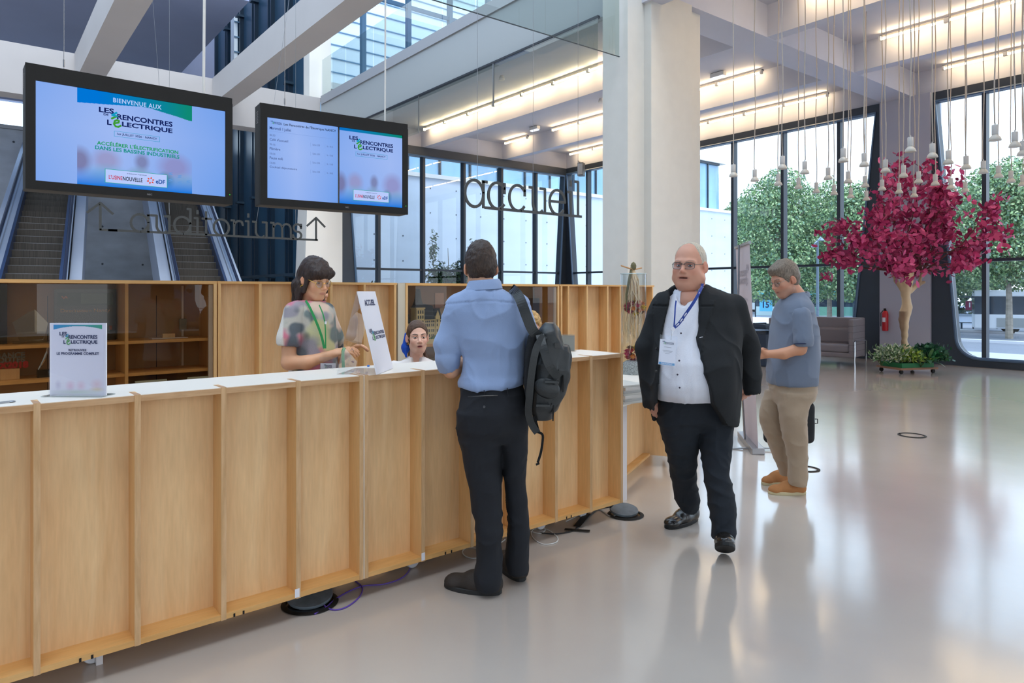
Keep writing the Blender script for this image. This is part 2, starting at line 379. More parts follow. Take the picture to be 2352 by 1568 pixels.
# ---- dark louvred glass wall of the escalator well
lv = struct(empty('window_6')); p = MB(); fins = MB()
ys = [19.87, 21.4, 22.95, 24.5, 26.0]
edges = [18.1]+ys+[27.6]
for i in range(len(edges)-1):
    a = edges[i]+(.14 if i else 0); b = edges[i+1]-.14
    p.box(7.34, 7.42, a, b, 0, 13)
    fins.box(7.22, 7.36, a-.05, a+.03, 0, 13); fins.box(7.22, 7.36, b-.03, b+.05, 0, 13)
p.build('panel', M_teal, lv); fins.build('fin', mat('teal_fin', (24, 44, 62), rough=.3), lv)
br = MB()
for i, y in enumerate(ys):
    for z in (2.0, 4.6, 7.6, 9.3, 11.0): br.box(7.1, 7.34, y-.25, y-.02, z-.05, z+.02)
br.box(7.05, 7.12, 18.2, 27.4, 1.98, 2.06)
br.build('bracket', mat('teal_bracket', (44, 66, 84), rough=.4), lv)
g = MB(); g.quad((7.45, 18.1, 0), (7.45, 27.6, 0), (7.45, 27.6, 13), (7.45, 18.1, 13)); g.build('pane', M_glass, lv, recalc=False)

# ---- far wall behind the escalators, and dim ceiling over it
wl = MB(); wl.box(-14, 7.5, 27.6, 27.9, 0, 6.84); ties = MB()
wo = struct(wl.build('wall_back', M_conc))
tie = MB()
for X in np.arange(-5.2, 7, 1.25):
    for z in (1.2, 2.5, 3.8, 5.1, 6.4): tie.lathe([(.035, 0), (.035, .012)], 10, (X, 27.585, z), ax='y')
tie.build('tie_holes', mat('tie_hole', (84, 90, 98), rough=.8), wo)
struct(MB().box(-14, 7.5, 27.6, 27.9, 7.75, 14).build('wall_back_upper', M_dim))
wb = struct(empty('window_7')); f = MB()
for X in np.arange(-13, 7.4, 1.5): f.box(X-.03, X+.03, 27.55, 27.75, 6.84, 7.75)
f.box(-14, 7.4, 27.5, 27.8, 6.8, 6.92); f.build('window_frame', M_grey, wb)
g = MB(); g.quad((-14, 27.7, 6.84), (7.4, 27.7, 6.84), (7.4, 27.7, 7.75), (-14, 27.7, 7.75)); g.build('pane', M_glass, wb, recalc=False)
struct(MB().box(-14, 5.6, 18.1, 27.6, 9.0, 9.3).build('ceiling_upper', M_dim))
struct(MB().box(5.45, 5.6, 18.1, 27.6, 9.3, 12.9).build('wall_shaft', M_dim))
struct(MB().box(-14.2, -14, -8.3, 27.9, 0, 14).build('wall_left', M_conc))
struct(MB().box(7.3, 16.4, -2, 17.9, 12.5, 12.7).build('ceiling_top', M_ceil))
struct(MB().box(-14, 7.4, -8.3, -1.5, 12.5, 12.7).build('ceiling_sun_blocker', M_ceil))  # partial roof added out of view to hold back direct sun
# unseen wall with tall openings, added behind the camera to cut frontal sky light
for i in range(9):
    struct(MB().box(-14+i*3.5, -14+i*3.5+2.0, -8.3, -8.0, 0, 5.8).build('wall_sky_blocker_pier_%d' % (i+1), M_white))
struct(MB().box(-14, 16.4, -8.3, -8.0, 5.8, 12.5).build('wall_sky_blocker', M_white))

# ---- hanging glass smoke curtains and the glass balustrade
ga = empty('glass_smoke_curtain', (7.26, 7.2, 4.81), 0, 'long frameless glass curtain hanging below the mezzanine edge, behind the word accueil', 'glass curtain')
for i in range(4):
    y0 = 0+i*2.6
    MB().quad((0, y0+.004, 0), (0, y0+2.59, 0), (0, y0+2.59, .77), (0, y0+.004, .77)).build('glass_pane', M_glassg, ga, recalc=False)
jt = MB()
for i in range(1, 5): jt.box(-.004, .016, i*2.6-.012, i*2.6+.012, 0, .77)
jt.build('joint_clip', M_grey, ga)
MB().box(-.01, .05, 0, 10.4, .765, .80).build('rail', mat('black_rail', (30, 34, 44), rough=.5), ga)
gb = empty('glass_smoke_curtain', (2.2, 6.62, 4.81), 0, 'high glass curtain crossing the atrium left of the tall white column, mirroring a tube lamp', 'glass curtain')
for i in range(2): MB().quad((i*2.45+.003, 0, 0), (i*2.45+2.44, 0, 0), (i*2.45+2.44, 0, 1.9), (i*2.45+.003, 0, 1.9)).build('glass_pane', M_glassg, gb, recalc=False)
MB().box(0, 4.9, -.002, .014, -.008, 0).build('edge_strip', mat('dark_edge', (50, 60, 66), rough=.4), gb)
bl = empty('glass_balustrade', (7.32, 7.1, 6.72), 0, 'frameless glass balustrade along the edge of the upper floor', 'balustrade')
for i in range(7): MB().quad((0, i*1.49+.01, 0), (0, i*1.49+1.48, 0), (0, i*1.49+1.48, .98), (0, i*1.49+.01, .98)).build('glass_pane', M_glassg, bl, recalc=False)

# ---- tube lights (real lamps)
M_tube = emis('warm_tube', (255, 222, 172), 30.0)
M_fit = mat('lamp_fitting', (112, 112, 116), rough=.5)
def tube_proto(name, lab, grp):
    r = empty(name, (0, 0, 0), 0, lab, 'ceiling light', grp)
    MB().box(.02, .075, -.56, .56, .035, .075).build('fitting', M_fit, r)
    e = MB(); e.tube([(0, -.52, 0), (0, .52, 0)], .022, 8); e.build('tube', M_tube, r)
    for a in (-.56, .52): MB().box(-.02, .05, a, a+.04, -.025, .05).build('end_holder', M_white, r)
    return r
first = None
rows = [(10.2, [16.58-1.12*i for i in range(8)], 'warm tube lamp on the ceiling beam nearest the atrium edge, left of the big column', 'tube lamps of the first row left of the column'),
        (13.15, [16.6]+[16.6-1.12*i for i in range(2, 8)], 'warm tube lamp of the middle ceiling row, between the glazed corner and the main beam', 'tube lamps of the middle row beyond the main beam'),
        (15.92, [16.6-1.12*i for i in range(8)], 'warm tube lamp of the ceiling row right above the street windows beyond the main beam', 'tube lamps over the street windows beyond the main beam'),
        (10.2, [5.2-1.12*i for i in range(7)], 'warm tube lamp of the nearest ceiling row above the pendants', 'tube lamps of the nearest row above the pendants'),
        (13.15, [5.25-1.12*i for i in range(8)], 'warm tube lamp of the middle ceiling row above the pendant lamps at the right', 'tube lamps of the middle row above the pendants'),
        (15.92, [5.2-1.12*i for i in range(8)], 'warm tube lamp of the row over the right street window behind the pendants', 'tube lamps over the right street window')]
proto = tube_proto('tube_light', rows[0][2], rows[0][3])
for X, yy, lab, grp in rows:
    for y in yy:
        o = proto if first is None else copy_tree(proto); first = 1
        o.location = (X, y, 6.18); o['label'] = lab; o['group'] = grp
# row on the atrium side over the visitors: seen mirrored in the glass
for y in [4.6-1.12*i for i in range(6)]:
    o = copy_tree(proto); o.location = (7.9, y, 6.18); o['label'] = 'warm tube lamp on the ceiling over the nearest pendants, above the picture edge'; o['group'] = 'tube lamps of the edge row'
# emergency lights, smoke detectors, camera-like speaker
def emer(X, Y, lab):
    r = empty('emergency_light', (X, Y, 6.2), 0, lab, 'emergency light'); MB().box(-.06, .06, -.17, .17, 0, .09).build('housing', M_white, r, bevel=.01); MB().box(-.05, .05, -.15, .15, -.03, 0).build('diffuser', emis('cool_diffuser', (235, 240, 255), 1.4), r)
emer(12.75, 15.2, 'small emergency light beside the gap in the tube row, above the glazed corner')
emer(12.75, 9.0, 'small emergency light on the ceiling just right of the tall column')
for X, Y, lab in ((9.2, 12.1, 'white smoke detector above the glass curtain, nearer of two'), (12.2, 12.0, 'white smoke detector between the first two tube rows')):
    MBd = MB(); MBd.lathe([(.06, 0), (.07, .03), (.05, .07), (.045, .1)], 14); d = MBd.build('smoke_detector', M_white, None, loc=(X, Y, 6.2)); tag(d, lab, 'smoke detector')
s = empty('wall_speaker', (15.75, 16.4, 5.55), .5, 'small grey loudspeaker in the corner above the glazing', 'speaker')
MB().box(-.12, .12, -.1, .1, -.22, .22).build('cabinet', mat('speaker_grey', (96, 98, 100), rough=.5), s, bevel=.02); MB().box(-.13, -.12, -.08, .08, -.18, .18).build('grille', mat('grille', (190, 190, 188), rough=.6), s); MB().bar((0, 0, .2), (.3, .2, .35), .04).build('bracket', M_grey, s)

# ================================================================== OUTSIDE
M_pave = mat('pale_paving', (176, 178, 190), rough=.9, vary=.08, vscale=(.6, .6, .6))
M_road = mat('road', (120, 124, 136), rough=.9, vary=.08, vscale=(.3, .3, .3))
g = MB(); g.add([(16.6, -60, -.02), (38, -60, -1.35), (38, 23, -1.35), (16.6, 23, -.02)], [(0, 1, 2, 3)]); struct(g.build('floor_plaza', M_pave, recalc=False))
g = MB(); g.add([(38, -120, -1.4), (160, -120, -1.4), (160, 120, -1.4), (38, 120, -1.4)], [(0, 1, 2, 3)]); struct(g.build('floor_street', M_road, recalc=False))
g = MB(); g.add([(7.6, 17.9, -.02), (38, 17.9, -.02), (38, 60, -.02), (7.6, 60, -.02)], [(0, 1, 2, 3)]); struct(g.build('floor_yard', mat('pale_bounce_ground', (222, 222, 224), rough=.9), recalc=False))  # ground made extra pale to bounce light onto the concrete wall
for i, (x0, wd) in enumerate(((46, .5), (57, .6))):
    struct(MB().box(x0, x0+wd, -90, 110, -1.4, -1.25).build('trim_kerb_%d' % (i+1), mat('kerb%d' % i, (205, 205, 210), rough=.8)))
# neighbouring concrete building with a glass storey
nb = empty('office_building', (8.6, 23, 0), 0, 'pale board-marked concrete building with a glass upper floor, outside the left glazing', 'building')
M_cl = mat('light_concrete', (204, 213, 224), rough=.85, vary=.05, vscale=(.5, .5, 1.6), bump=.15, bscale=6)
MB().box(0, 25.2, 0, 6, -1.5, 5.95).build('wall', M_cl, nb)
th = MB()
for X in np.arange(.6, 25, 1.2):
    for z in np.arange(.8, 5.9, .95): th.lathe([(.03, 0), (.03, .012)], 8, (X, -.01, z), ax='y')
th.build('tie_holes', mat('dark_tie_hole', (110, 116, 126), rough=.8), nb)
MB().box(-.2, 25.3, -.08, 6, 5.95, 6.1).build('coping', M_white, nb)
gs = MB(); gs.box(0, 24.2, .3, 5.8, 6.1, 8.7)
for i in range(7):
    a0 = -PI/2+i*PI/14; a1 = a0+PI/14
    gs.quad((24.2+.9*math.cos(a0), 1.2+.9*math.sin(a0), 6.1), (24.2+.9*math.cos(a1), 1.2+.9*math.sin(a1), 6.1), (24.2+.9*math.cos(a1), 1.2+.9*math.sin(a1), 8.7), (24.2+.9*math.cos(a0), 1.2+.9*math.sin(a0), 8.7))
gs.build('glass_storey', mat('pale_blue_glazing', (140, 178, 206), rough=.12, vary=.25, vscale=(.7, .7, .2)), nb)
ml = MB()
for X in np.arange(.2, 24.3, 1.45): ml.box(X-.04, X+.04, .22, .3, 6.1, 8.7)
ml.box(0, 24.4, .2, .3, 8.6, 8.72); ml.build('mullions', M_frame, nb)
MB().box(0, 24.9, .1, 6, 8.72, 8.95).build('roof_slab', M_white, nb)
cl = MB(); cl.box(-1.5, 9.5, 1.6, 2.0, 8.95, 17)
co = cl.build('cladding', mat('white_cladding', (222, 232, 240), rough=.5, vary=.04, vscale=(.4, 1, 2)), nb)
jl = MB()
for z in np.arange(9.3, 17, .52): jl.box(-1.5, 9.5, 1.57, 1.6, z-.02, z+.02)
jl.build('joint_line', mat('cladding_joint', (96, 132, 160), rough=.6), co)

# trees
M_bark = mat('pale_bark', (150, 140, 128), rough=.9, vary=.3, vscale=(2, 2, 5))
M_leafA = mat('leaf_green', (96, 132, 78), rough=.6, attr='Col')
def leaf_cloud(name, blobs, n, size, cols, parent, m, seed, aspect=.6, shell=.35):
    r = np.random.default_rng(seed); P = []; vol = np.array([b[3]*b[4]*b[5] for b in blobs]); ch = r.choice(len(blobs), n, p=vol/vol.sum())
    d = r.normal(size=(n, 3)); d /= np.linalg.norm(d, axis=1)[:, None]; rad = 1-shell*r.random(n)**1.3
    B = np.array(blobs)[ch]; C = B[:, :3]+d*rad[:, None]*B[:, 3:6]
    nrm = d*.6+r.normal(size=(n, 3))*.6+np.array([0, 0, .35]); nrm /= np.linalg.norm(nrm, axis=1)[:, None]
    t = np.cross(nrm, r.normal(size=(n, 3))); t /= np.linalg.norm(t, axis=1)[:, None]; b = np.cross(nrm, t)
    s = size*(.6+.8*r.random(n)); s1 = s[:, None]*t*.5; s2 = s[:, None]*b*.5*aspect
    V = np.stack([C-s1, C-s1*.1-s2+nrm*s[:, None]*.08, C+s1, C-s1*.1+s2+nrm*s[:, None]*.08], 1).reshape(-1, 3)
    Fc = np.arange(4*n).reshape(-1, 4)
    cl = np.array([lin(c) for c in cols]); cc = cl[r.integers(0, len(cl), n)]*(.75+.5*r.random((n, 1)))
    return mesh_np(name, V, Fc, m, parent, True, col=np.repeat(cc, 4, 0))
greens = [(116, 146, 98), (136, 166, 112), (94, 126, 88), (180, 198, 146), (110, 140, 116)]
def street_tree(px, D, ztop, rw, lab, seed, n=22000, zb=-1.4, low=1.2, size=.19, grp='street trees beyond the plaza', cols=greens):
    p = ray(px, D); r = empty('street_tree', (p[0], p[1], zb), 0, lab, 'tree', grp); rr = np.random.default_rng(seed)
    t = MB(); hh = ztop-zb; pts = [(0, 0, 0), (.05, .02, hh*.25), (-.05, .06, hh*.45), (.05, 0, hh*.7)]; t.tube(pts, [.22, .17, .13, .06], 8)
    for i in range(6):
        a = i*1.05+rr.random(); z = hh*(.3+.07*i); t.tube([(0, 0, z), (math.cos(a)*rw*.3, math.sin(a)*rw*.3, z+hh*.1), (math.cos(a)*rw*.6, math.sin(a)*rw*.6, z+hh*.17)], [.08, .05, .02], 6)
    t.build('trunk', M_bark, r)
    bl = []; z0 = low-zb
    for i in range(22):
        f_ = i/21; z = z0+(hh-z0)*(.12+.8*f_); w = rw*math.sin(PI*(.18+.72*f_))*.75; a = i*2.4
        bl.append((math.cos(a)*w*.65, math.sin(a)*w*.65, z, rw*.30+.9*rr.random(), rw*.30+.9*rr.random(), rw*.22+.7*rr.random()))
    leaf_cloud('foliage', bl, n, size, cols, r, M_leafA, seed)
street_tree(1700, 56, 8.8, 3.2, 'tall leafy tree at the edge of the concrete building, seen left of the roll-up banner', 11, grp=None)
street_tree(1785, 45, 9.2, 3.4, 'leafy street tree with a pale trunk behind the black bin', 12, low=.6, grp=None)
street_tree(1850, 68, 9.8, 4.4, 'leafy street tree behind the head of the man in the grey polo', 13, low=.6, grp=None)
street_tree(1905, 53, 9.8, 3.6, 'leafy street tree left of the pink tree, behind the tall street lamp', 14, low=.9, grp=None)
street_tree(1978, 43, 8.2, 3.0, 'leafy street tree over the bus shelter behind the grey sofa', 15, low=1.0, grp=None)
street_tree(2055, 66, 10, 4.4, 'leafy street tree hidden mostly by the pink tree and the window pier', 16, n=4500, grp=None)
street_tree(2190, 50, 8.8, 4.0, 'leafy street tree just right of the pink tree, in the right window', 17, low=1.6, grp=None)
street_tree(2318, 43, 9.2, 4.2, 'largest leafy tree with pale trunk in front of the white and blue bus', 18, n=30000, low=1.9, grp=None)
street_tree(2440, 48, 9.8, 4.2, 'leafy street tree at the right border of the picture', 19, low=1.6, grp=None)
street_tree(1760, 92, 13.5, 7, 'tree in the distant row above the leftmost street trees', 20, size=.45, grp=None)
street_tree(1945, 90, 12, 7, 'tree in the distant row between two window mullions', 21, size=.45, grp=None)
street_tree(2240, 84, 12.4, 6.5, 'tree in the distant row right of the pink tree', 22, size=.45, grp=None)
hedge_b = [(0, y, 1.2+.5*math.sin(y), 2.2, 3.4, 2.4) for y in np.arange(-30, 80, 5)]
hg = empty('hedge', (105, 0, -1.2), 0, 'dark green hedge line across the far side of the street', 'hedge'); leaf_cloud('foliage', hedge_b, 9000, .9, [(60, 84, 56), (78, 100, 66)], hg, M_leafA, 30)
# bush before the concrete building
bs = empty('garden_bush', (*(ray(1035, 21.6)[:2]), 0), 0, 'loose green shrub against the pale concrete wall outside, left of the blue-shirted man', 'shrub')
t = MB()
for a, h_, dx in ((0, 2.9, -.1), (1, 2.5, .9), (2, 2.0, .5), (3, 1.7, -.9), (4, 1.6, 1.3), (5, 2.2, .25)): t.tube([(0, 0, 0), (dx*.5, .1*a, h_*.5), (dx, .05*a, h_)], [.03, .02, .008], 5)
t.build('stem', M_bark, bs)
leaf_cloud('foliage', [(-.62, 0, 2.75, .16, .2, .75), (-.45, 0, 1.95, .45, .4, .55), (.1, 0, 1.7, .8, .6, .7), (.55, 0, 2.0, .6, .4, .65), (.85, 0, 2.5, .25, .2, .8), (-1.1, 0, 1.35, .5, .4, .35), (1.6, 0, 1.2, .8, .5, .45), (.6, .3, 1.0, 1.6, .6, .6), (-2.6, 0, 1.2, .4, .3, .7)], 9500, .11, [(70, 98, 62), (92, 122, 78), (50, 74, 50)], bs, M_leafA, 33, shell=.9)
# street lamp
p = ray(1878, 34); sl = empty('street_lamp', (p[0], p[1], -1.1), 0, 'slim grey double-headed street lamp above the polo man, against the trees', 'street lamp')
MB().tube([(0, 0, 0), (0, 0, 5.2)], [.09, .05], 8).build('pole', mat('lamp_grey', (92, 106, 118), rough=.5), sl); h_ = MB(); h_.tube([(-.3, 0, 5.0), (0, 0, 5.15), (.3, 0, 5.35)], .03, 6); h_.lathe([(.02, .14), (.16, 0), (.14, -.03)], 10, (-.32, 0, 4.85)); h_.lathe([(.02, .14), (.16, 0), (.14, -.03)], 10, (.32, 0, 5.2)); h_.build('lamp_head', mat('lamp_pale', (130, 146, 160), rough=.4), sl)
# buses
def bus(name, px, D, rz, L, cols, lab, rear=False):
    p = ray(px, D); r = empty(name, (p[0], p[1], -1.4), rz, lab, 'bus')
    MB().box(0, L, -1.25, 1.25, .35, 1.35).build('lower_body', cols[0], r, bevel=.05)
    MB().box(0, L, -1.24, 1.24, 1.35, 2.6).build('window_band', mat('bus_glass%d' % px, (38, 52, 66), rough=.1), r)
    MB().box(0, L, -1.25, 1.25, 2.6, 3.05).build('roof', cols[2], r, bevel=.08)
    MB().box(L*.42, L+.01, -1.27, -1.24, .45, 1.36).build('stripe', cols[1], r)
    for x in (L*.18, L*.78):
        for y in (-1.2, 1.0):
            w = MB(); w.lathe([(.1, 0), (.46, .02), (.48, .1), (.48, .18), (.46, .22)], 16, (x, y, .48), ax='y'); w.build('wheel', M_black, r)
    return r
b1 = bus('city_bus', 2235, 50, math.radians(-68), 12, (mat('bus_white', (206, 212, 222), rough=.35), mat('bus_blue', (36, 84, 190), rough=.35), mat('bus_roof', (210, 216, 224), rough=.4)), 'white and blue bus behind the largest tree in the right window')
MB().box(1.3, 4.3, -1.28, -1.24, .45, 1.1).build('vent_panel', mat('bus_vent', (140, 146, 150), rough=.6), b1)
b2 = bus('city_bus', 1893, 95, math.radians(100), 12, (mat('bus_white2', (220, 228, 232), rough=.35), mat('bus_teal', (60, 170, 180), rough=.35), mat('bus_roof2', (224, 230, 236), rough=.4)), 'distant bus seen from behind, turquoise rear window, left of the bus shelter')
rp = MB(); rp.box(-.03, 0, -.95, .95, .6, 2.1); rp.build('rear_window', mat('turquoise', (90, 200, 224), rough=.3), b2); rp = MB(); rp.box(-.03, 0, -1, 1, 2.2, 2.9); rp.build('rear_display', M_black, b2); rp = MB(); rp.box(-.05, -.03, .15, .8, 2.3, 2.8); rp.build('line_number', emis('magenta', (220, 60, 200), 1.), b2)
for y in (-1.15, 1.05):
    MB().box(-.04, 0, y, y+.12, 1.9, 2.9).build('tail_light', emis('tail_red', (255, 60, 60), 1.), b2)
b3 = bus('city_bus', 1738, 76, math.radians(-62), 13, (mat('bus_pale3', (214, 230, 226), rough=.35), mat('bus_green', (120, 176, 156), rough=.35), mat('bus_teal3', (110, 190, 200), rough=.4)), 'pale green bus partly behind the roll-up banner and the polo man')
# bus shelters
def shelter(px, D, L, lab, sign=None):
    p = ray(px, D); r = empty('bus_shelter', (p[0], p[1], -1.4), math.radians(-60), lab, 'bus shelter')
    f = MB(); f.box(0, L, -.7, .7, 2.45, 2.6)
    for x in (0, L/2, L-.1): f.box(x, x+.1, .5, .6, 0, 2.5)
    f.box(L*.2, L*.8, .1, .5, .45, .5); f.box(L*.25, L*.28, .2, .4, 0, .45); f.box(L*.72, L*.75, .2, .4, 0, .45)
    f.build('frame', mat('shelter_frame%d' % px, (62, 74, 84), rough=.5), r)
    MB().quad((0, .62, .3), (L, .62, .3), (L, .62, 2.4), (0, .62, 2.4)).build('pane', M_glass, r, recalc=False)
    if sign:
        m_, x0, x1, z0, z1, txt = sign; MB().box(x0, x1, -.62, -.56, z0, z1).build('notice', m_, r)
        if txt:
            fl = Flat(x1-x0, z1-z0, x0=x0, z0=z0, y=-.622); fl.text(txt, .25, .3, .75, .85, M_paperw if txt == '18' else M_navy); fl.build({}, r)
    return r
shelter(1733, 55, 3.2, 'bus shelter with a light blue sign reading 15, behind the bin', (mat('sky_sign', (96, 190, 226), rough=.5), .4, 1.35, 1.4, 2.3, '15'))
shelter(1925, 50, 3.6, 'bus shelter with a dark poster behind the sofa', (mat('dark_poster', (56, 74, 84), rough=.4), .9, 2.3, .7, 2.1, None))
shelter(2180, 55, 3.4, 'bus shelter with a dark red sign reading 18, right window', (mat('plum_sign', (128, 36, 78), rough=.5), 1.0, 1.9, 1.5, 2.2, '18'))
# ================================================================== FURNITURE OF THE DESK
CA = math.atan2(.0298, .9993)          # counter axis turned slightly from the hall's grid
cv = np.array([math.cos(CA), math.sin(CA), 0]); nv = np.array([-math.sin(CA), math.cos(CA), 0])
def cpt(s, n, z=0): p = cv*s+nv*n; return (p[0], p[1], z)
NC = 3.11
def castor(parent, x, y, z0=.1):
    c = MB(); c.box(x-.035, x+.035, y-.03, y+.03, z0-.012, z0); c.box(x-.02, x+.03, y-.022, y-.017, .035, z0-.01); c.box(x-.02, x+.03, y+.017, y+.022, .035, z0-.01); c.bar((x+.02, y, z0-.02), (x+.07, y, z0-.03), .03, .008); c.bar((x+.07, y, z0-.03), (x+.075, y, .04), .03, .008)
    o = c.build('castor', mat('castor_zinc', (176, 178, 176), rough=.35, metal=.6) if 'castor_zinc' not in MATS else MATS['castor_zinc'], parent)
    w = MB(); w.lathe([(.012, -.016), (.036, -.015), (.04, -.01), (.04, .01), (.036, .015), (.012, .016)], 20, (x, y, .04), ax='y')
    w.build('wheel', mat('castor_wheel', (222, 222, 226), rough=.4) if 'castor_wheel' not in MATS else MATS['castor_wheel'], o)
def counter(s0, s1, divs, lab, castors, notches):
    r = empty('reception_counter', cpt(s0, NC), CA, lab, 'reception counter', None); L = s1-s0; T = .022
    # body behind the bays
    MB().box(0, L, .112, .13, .105, 1.088).build('front_panel', M_wood, r)
    e = MB(); e.box(0, L, 0, .112, 1.086, 1.11)
    e.build('top_rail', M_edge, r)
    MB().box(0, L, .004, .40, 1.1102, 1.1125).build('worktop', M_lam, r)
    MB().box(0, L, .112, .40, 1.086, 1.1095).build('top_board', M_woodx, r)
    b = MB(); b.box(0, L, 0, .112, .10, .124); b.box(0, L, .13, .40, .10, .124)
    b.build('bottom_board', M_woodx, r)
    for d in divs:
        x = d-s0; v = MB(); v.box(x-T/2, x+T/2, -.0012, .112, .0985, 1.1135); v.build('divider', M_woodin, r)
        g = MB(); g.box(x-T/2, x+T/2, -.0024, -.0012, .0985, 1.1137); g.build('divider_edge', M_edgez, r)
        h = MB(); h.prism([(x-T/2, -.001), (x+T/2, -.001), (x+T/2, .05), (x-T*.2, .1), (x-T*.5, .1)], 1.1136, 1.1140, 'z'); h.build('tenon_patch', mat('tenon', (176, 134, 98), rough=.6) if 'tenon' not in MATS else MATS['tenon'], r)
    sh = MB(); sh.box(0, .02, .13, .40, .1, 1.086); sh.build('side_panel', M_woodin, r)
    sh = MB(); sh.box(L-.02, L, .13, .40, .1, 1.086); sh.build('side_panel', M_woodin, r)
    sh = MB(); sh.box(.02, L-.02, .13, .39, .6, .62); sh.build('shelf', M_woodx, r)
    for c_ in castors: castor(r, c_-s0, .18)
    for n_ in notches:
        MB().box(n_-s0-.004, n_-s0+.004, -.0016, .0, .1, .115).build('notch', M_black, r)
        MB().box(n_-s0+.036, n_-s0+.044, -.0016, .0, .1, .115).build('notch', M_black, r)
    return r
pitch = .3365
d1 = [.282+pitch*i for i in range(-5, 4)]+[1.616]
c1 = counter(-1.5, 1.628, d1, 'long birch plywood reception counter with white top, left part nearest the camera', [.49, 1.36, -.8], [.42, 1.0])
d2 = [1.643, 1.976, 2.300, 2.625, 2.950, 3.262, 3.560]
c2 = counter(1.632, 3.574, d2, 'right part of the birch plywood reception counter, behind the man with the backpack', [2.02, 2.98, 3.36], [2.12, 3.04])
jn = MB().box(-.0035, -.0005, -.002, .4, .1, 1.1145).build('joint_strip', M_lam, c2)
for s_, r_ in ((1.285, c1), (1.976, c2)):
    MB().box(s_-(-1.5 if r_ is c1 else 1.632)-.011, s_-(-1.5 if r_ is c1 else 1.632)+.011, -.0036, -.0026, .105, .145).build('white_tape', M_paperw, r_)
# small white rivets by the joint
# low desk at the right end
def lat2w(lat, D, z=0): p = RT*lat+FW*D; return (p[0], p[1], z)
r = empty('low_desk', cpt(3.86, 3.34), CA, 'low white-topped desk of birch plywood beyond the end of the counter', 'desk')
M_w2 = mat('white_panel', (228, 222, 222), rough=.35)
MB().prism([(-.02, 0), (1.0, .345), (1.75, 1.0), (1.3, 1.9), (.2, 2.0), (-.02, .6)], .69, .71, 'z').build('worktop', M_lam, r)
MB().box(-.02, .036, .012, .05, .0, .69).build('end_panel', M_w2, r)
def slabp(a, b, z0, z1, t, nm, m):
    d = np.array([b[0]-a[0], b[1]-a[1]]); d /= np.linalg.norm(d); q = np.array([-d[1], d[0]])*t; MB().prism([a, b, (b[0]+q[0], b[1]+q[1]), (a[0]+q[0], a[1]+q[1])], z0, z1, 'z').build(nm, m, r)
slabp((.036, .17), (.91, .57), .1, .69, .02, 'side_board', M_wood); slabp((.91, .57), (1.02, .36), .1, .69, .02, 'front_board', M_wood)
slabp((.036, .10), (.91, .50), .1, .12, .08, 'bottom_board', M_woodx); slabp((1.02, .36), (1.5, .80), .1, .69, .02, 'front_board', M_wood)
MB().box(1.2, 1.24, 1.7, 1.74, 0, .69).build('leg', M_w2, r); MB().box(.2, .24, 1.9, 1.94, 0, .69).build('leg', M_w2, r)

# ------------------------------------------------------------------ back shelving
NB = 5.69; ZT = 1.615
def shelf_pt(px, n=NB, z=0):
    a = (px-CX)/F; d = RT*a+FW; D = n/(d @ nv); p = d*D; return p @ cv
def open_unit(px0, px1, divpx, lab, name='shelving_unit', depth=.12):
    s0, s1 = shelf_pt(px0), shelf_pt(px1); r = empty(name, cpt(s0, NB), CA, lab, 'shelving'); L = s1-s0
    MB().box(0, L, depth, depth+.3, .05, ZT-.02).build('body', M_wood, r)
    MB().box(-.0, L, 0, depth+.3, ZT-.02, ZT).build('top_board', M_woodx, r)
    MB().box(0, L, 0, depth, .03, .05).build('bottom_board', M_woodx, r)
    for p in divpx:
        x = shelf_pt(p)-s0; MB().box(x-.011, x+.011, 0, depth, .05, ZT-.02).build('divider', M_woodin, r)
    return r
open_unit(500, 912, [504, 598, 680, 761, 838, 908], 'tall birch shelving with narrow open bays between the two glass cabinets', depth=.11)
open_unit(1286, 1503, [1290, 1306, 1349, 1396, 1425, 1499], 'tall birch shelving with narrow open bays right of the glass cabinets', depth=.14)
MB_ = MB(); MB_.box(0, .11, .0, .3, .03, ZT-.003); tag(MB_.build('filler_panel', mat('cream_panel', (206, 196, 176), rough=.5), None, loc=cpt(shelf_pt(914), NB), rz=CA), 'narrow cream panel between the open bays and the right glass cabinet', 'panel')
def cabinet(px0, px1, lab, shelves, divs, drawer=None):
    s0, s1 = shelf_pt(px0), shelf_pt(px1); r = empty('display_cabinet', cpt(s0, NB-.01), CA, lab, 'display cabinet'); L = s1-s0; Dp = .42
    MB().box(0, L, Dp-.015, Dp, .05, ZT-.02).build('back_panel', mat('cabinet_back', (168, 134, 98), rough=.6) if 'cabinet_back' not in MATS else MATS['cabinet_back'], r)
    MB().box(0, L, 0, Dp, ZT-.024, ZT).build('top_board', M_woodx, r); MB().box(0, L, 0, Dp, .03, .06).build('bottom_board', M_woodx, r)
    MB().box(0, .022, 0, Dp, .06, ZT-.024).build('side_panel', M_woodin, r); MB().box(L-.022, L, 0, Dp, .06, ZT-.024).build('side_panel', M_woodin, r)
    MB().box(L-.055, L-.024, .02, .04, .06, ZT-.03).build('glass_channel', M_w2, r)
    for d in divs: MB().box(d-.011, d+.011, .04, Dp-.02, .06, ZT-.024).build('divider', M_woodin, r)
    for (a, b, z) in shelves: MB().box(a, b, .05, Dp-.02, z-.024, z).build('shelf', M_woodx, r)
    MB().quad((.022, .012, .06), (L-.022, .012, .06), (L-.022, .012, ZT-.03), (.022, .012, ZT-.03)).build('glass_front', M_case, r, recalc=False)
    return r, s0, L
sdv = shelf_pt(293)
cabL, sL0, LL = cabinet(-420, 497, 'left glass-fronted birch display cabinet with shelves of awards and a dark framed poster', [], [])
dv = sdv-sL0
MB().box(dv-.011, dv+.011, .04, .4, .06, ZT-.024).build('divider', M_woodin, cabL)
dv2 = dv-1.15
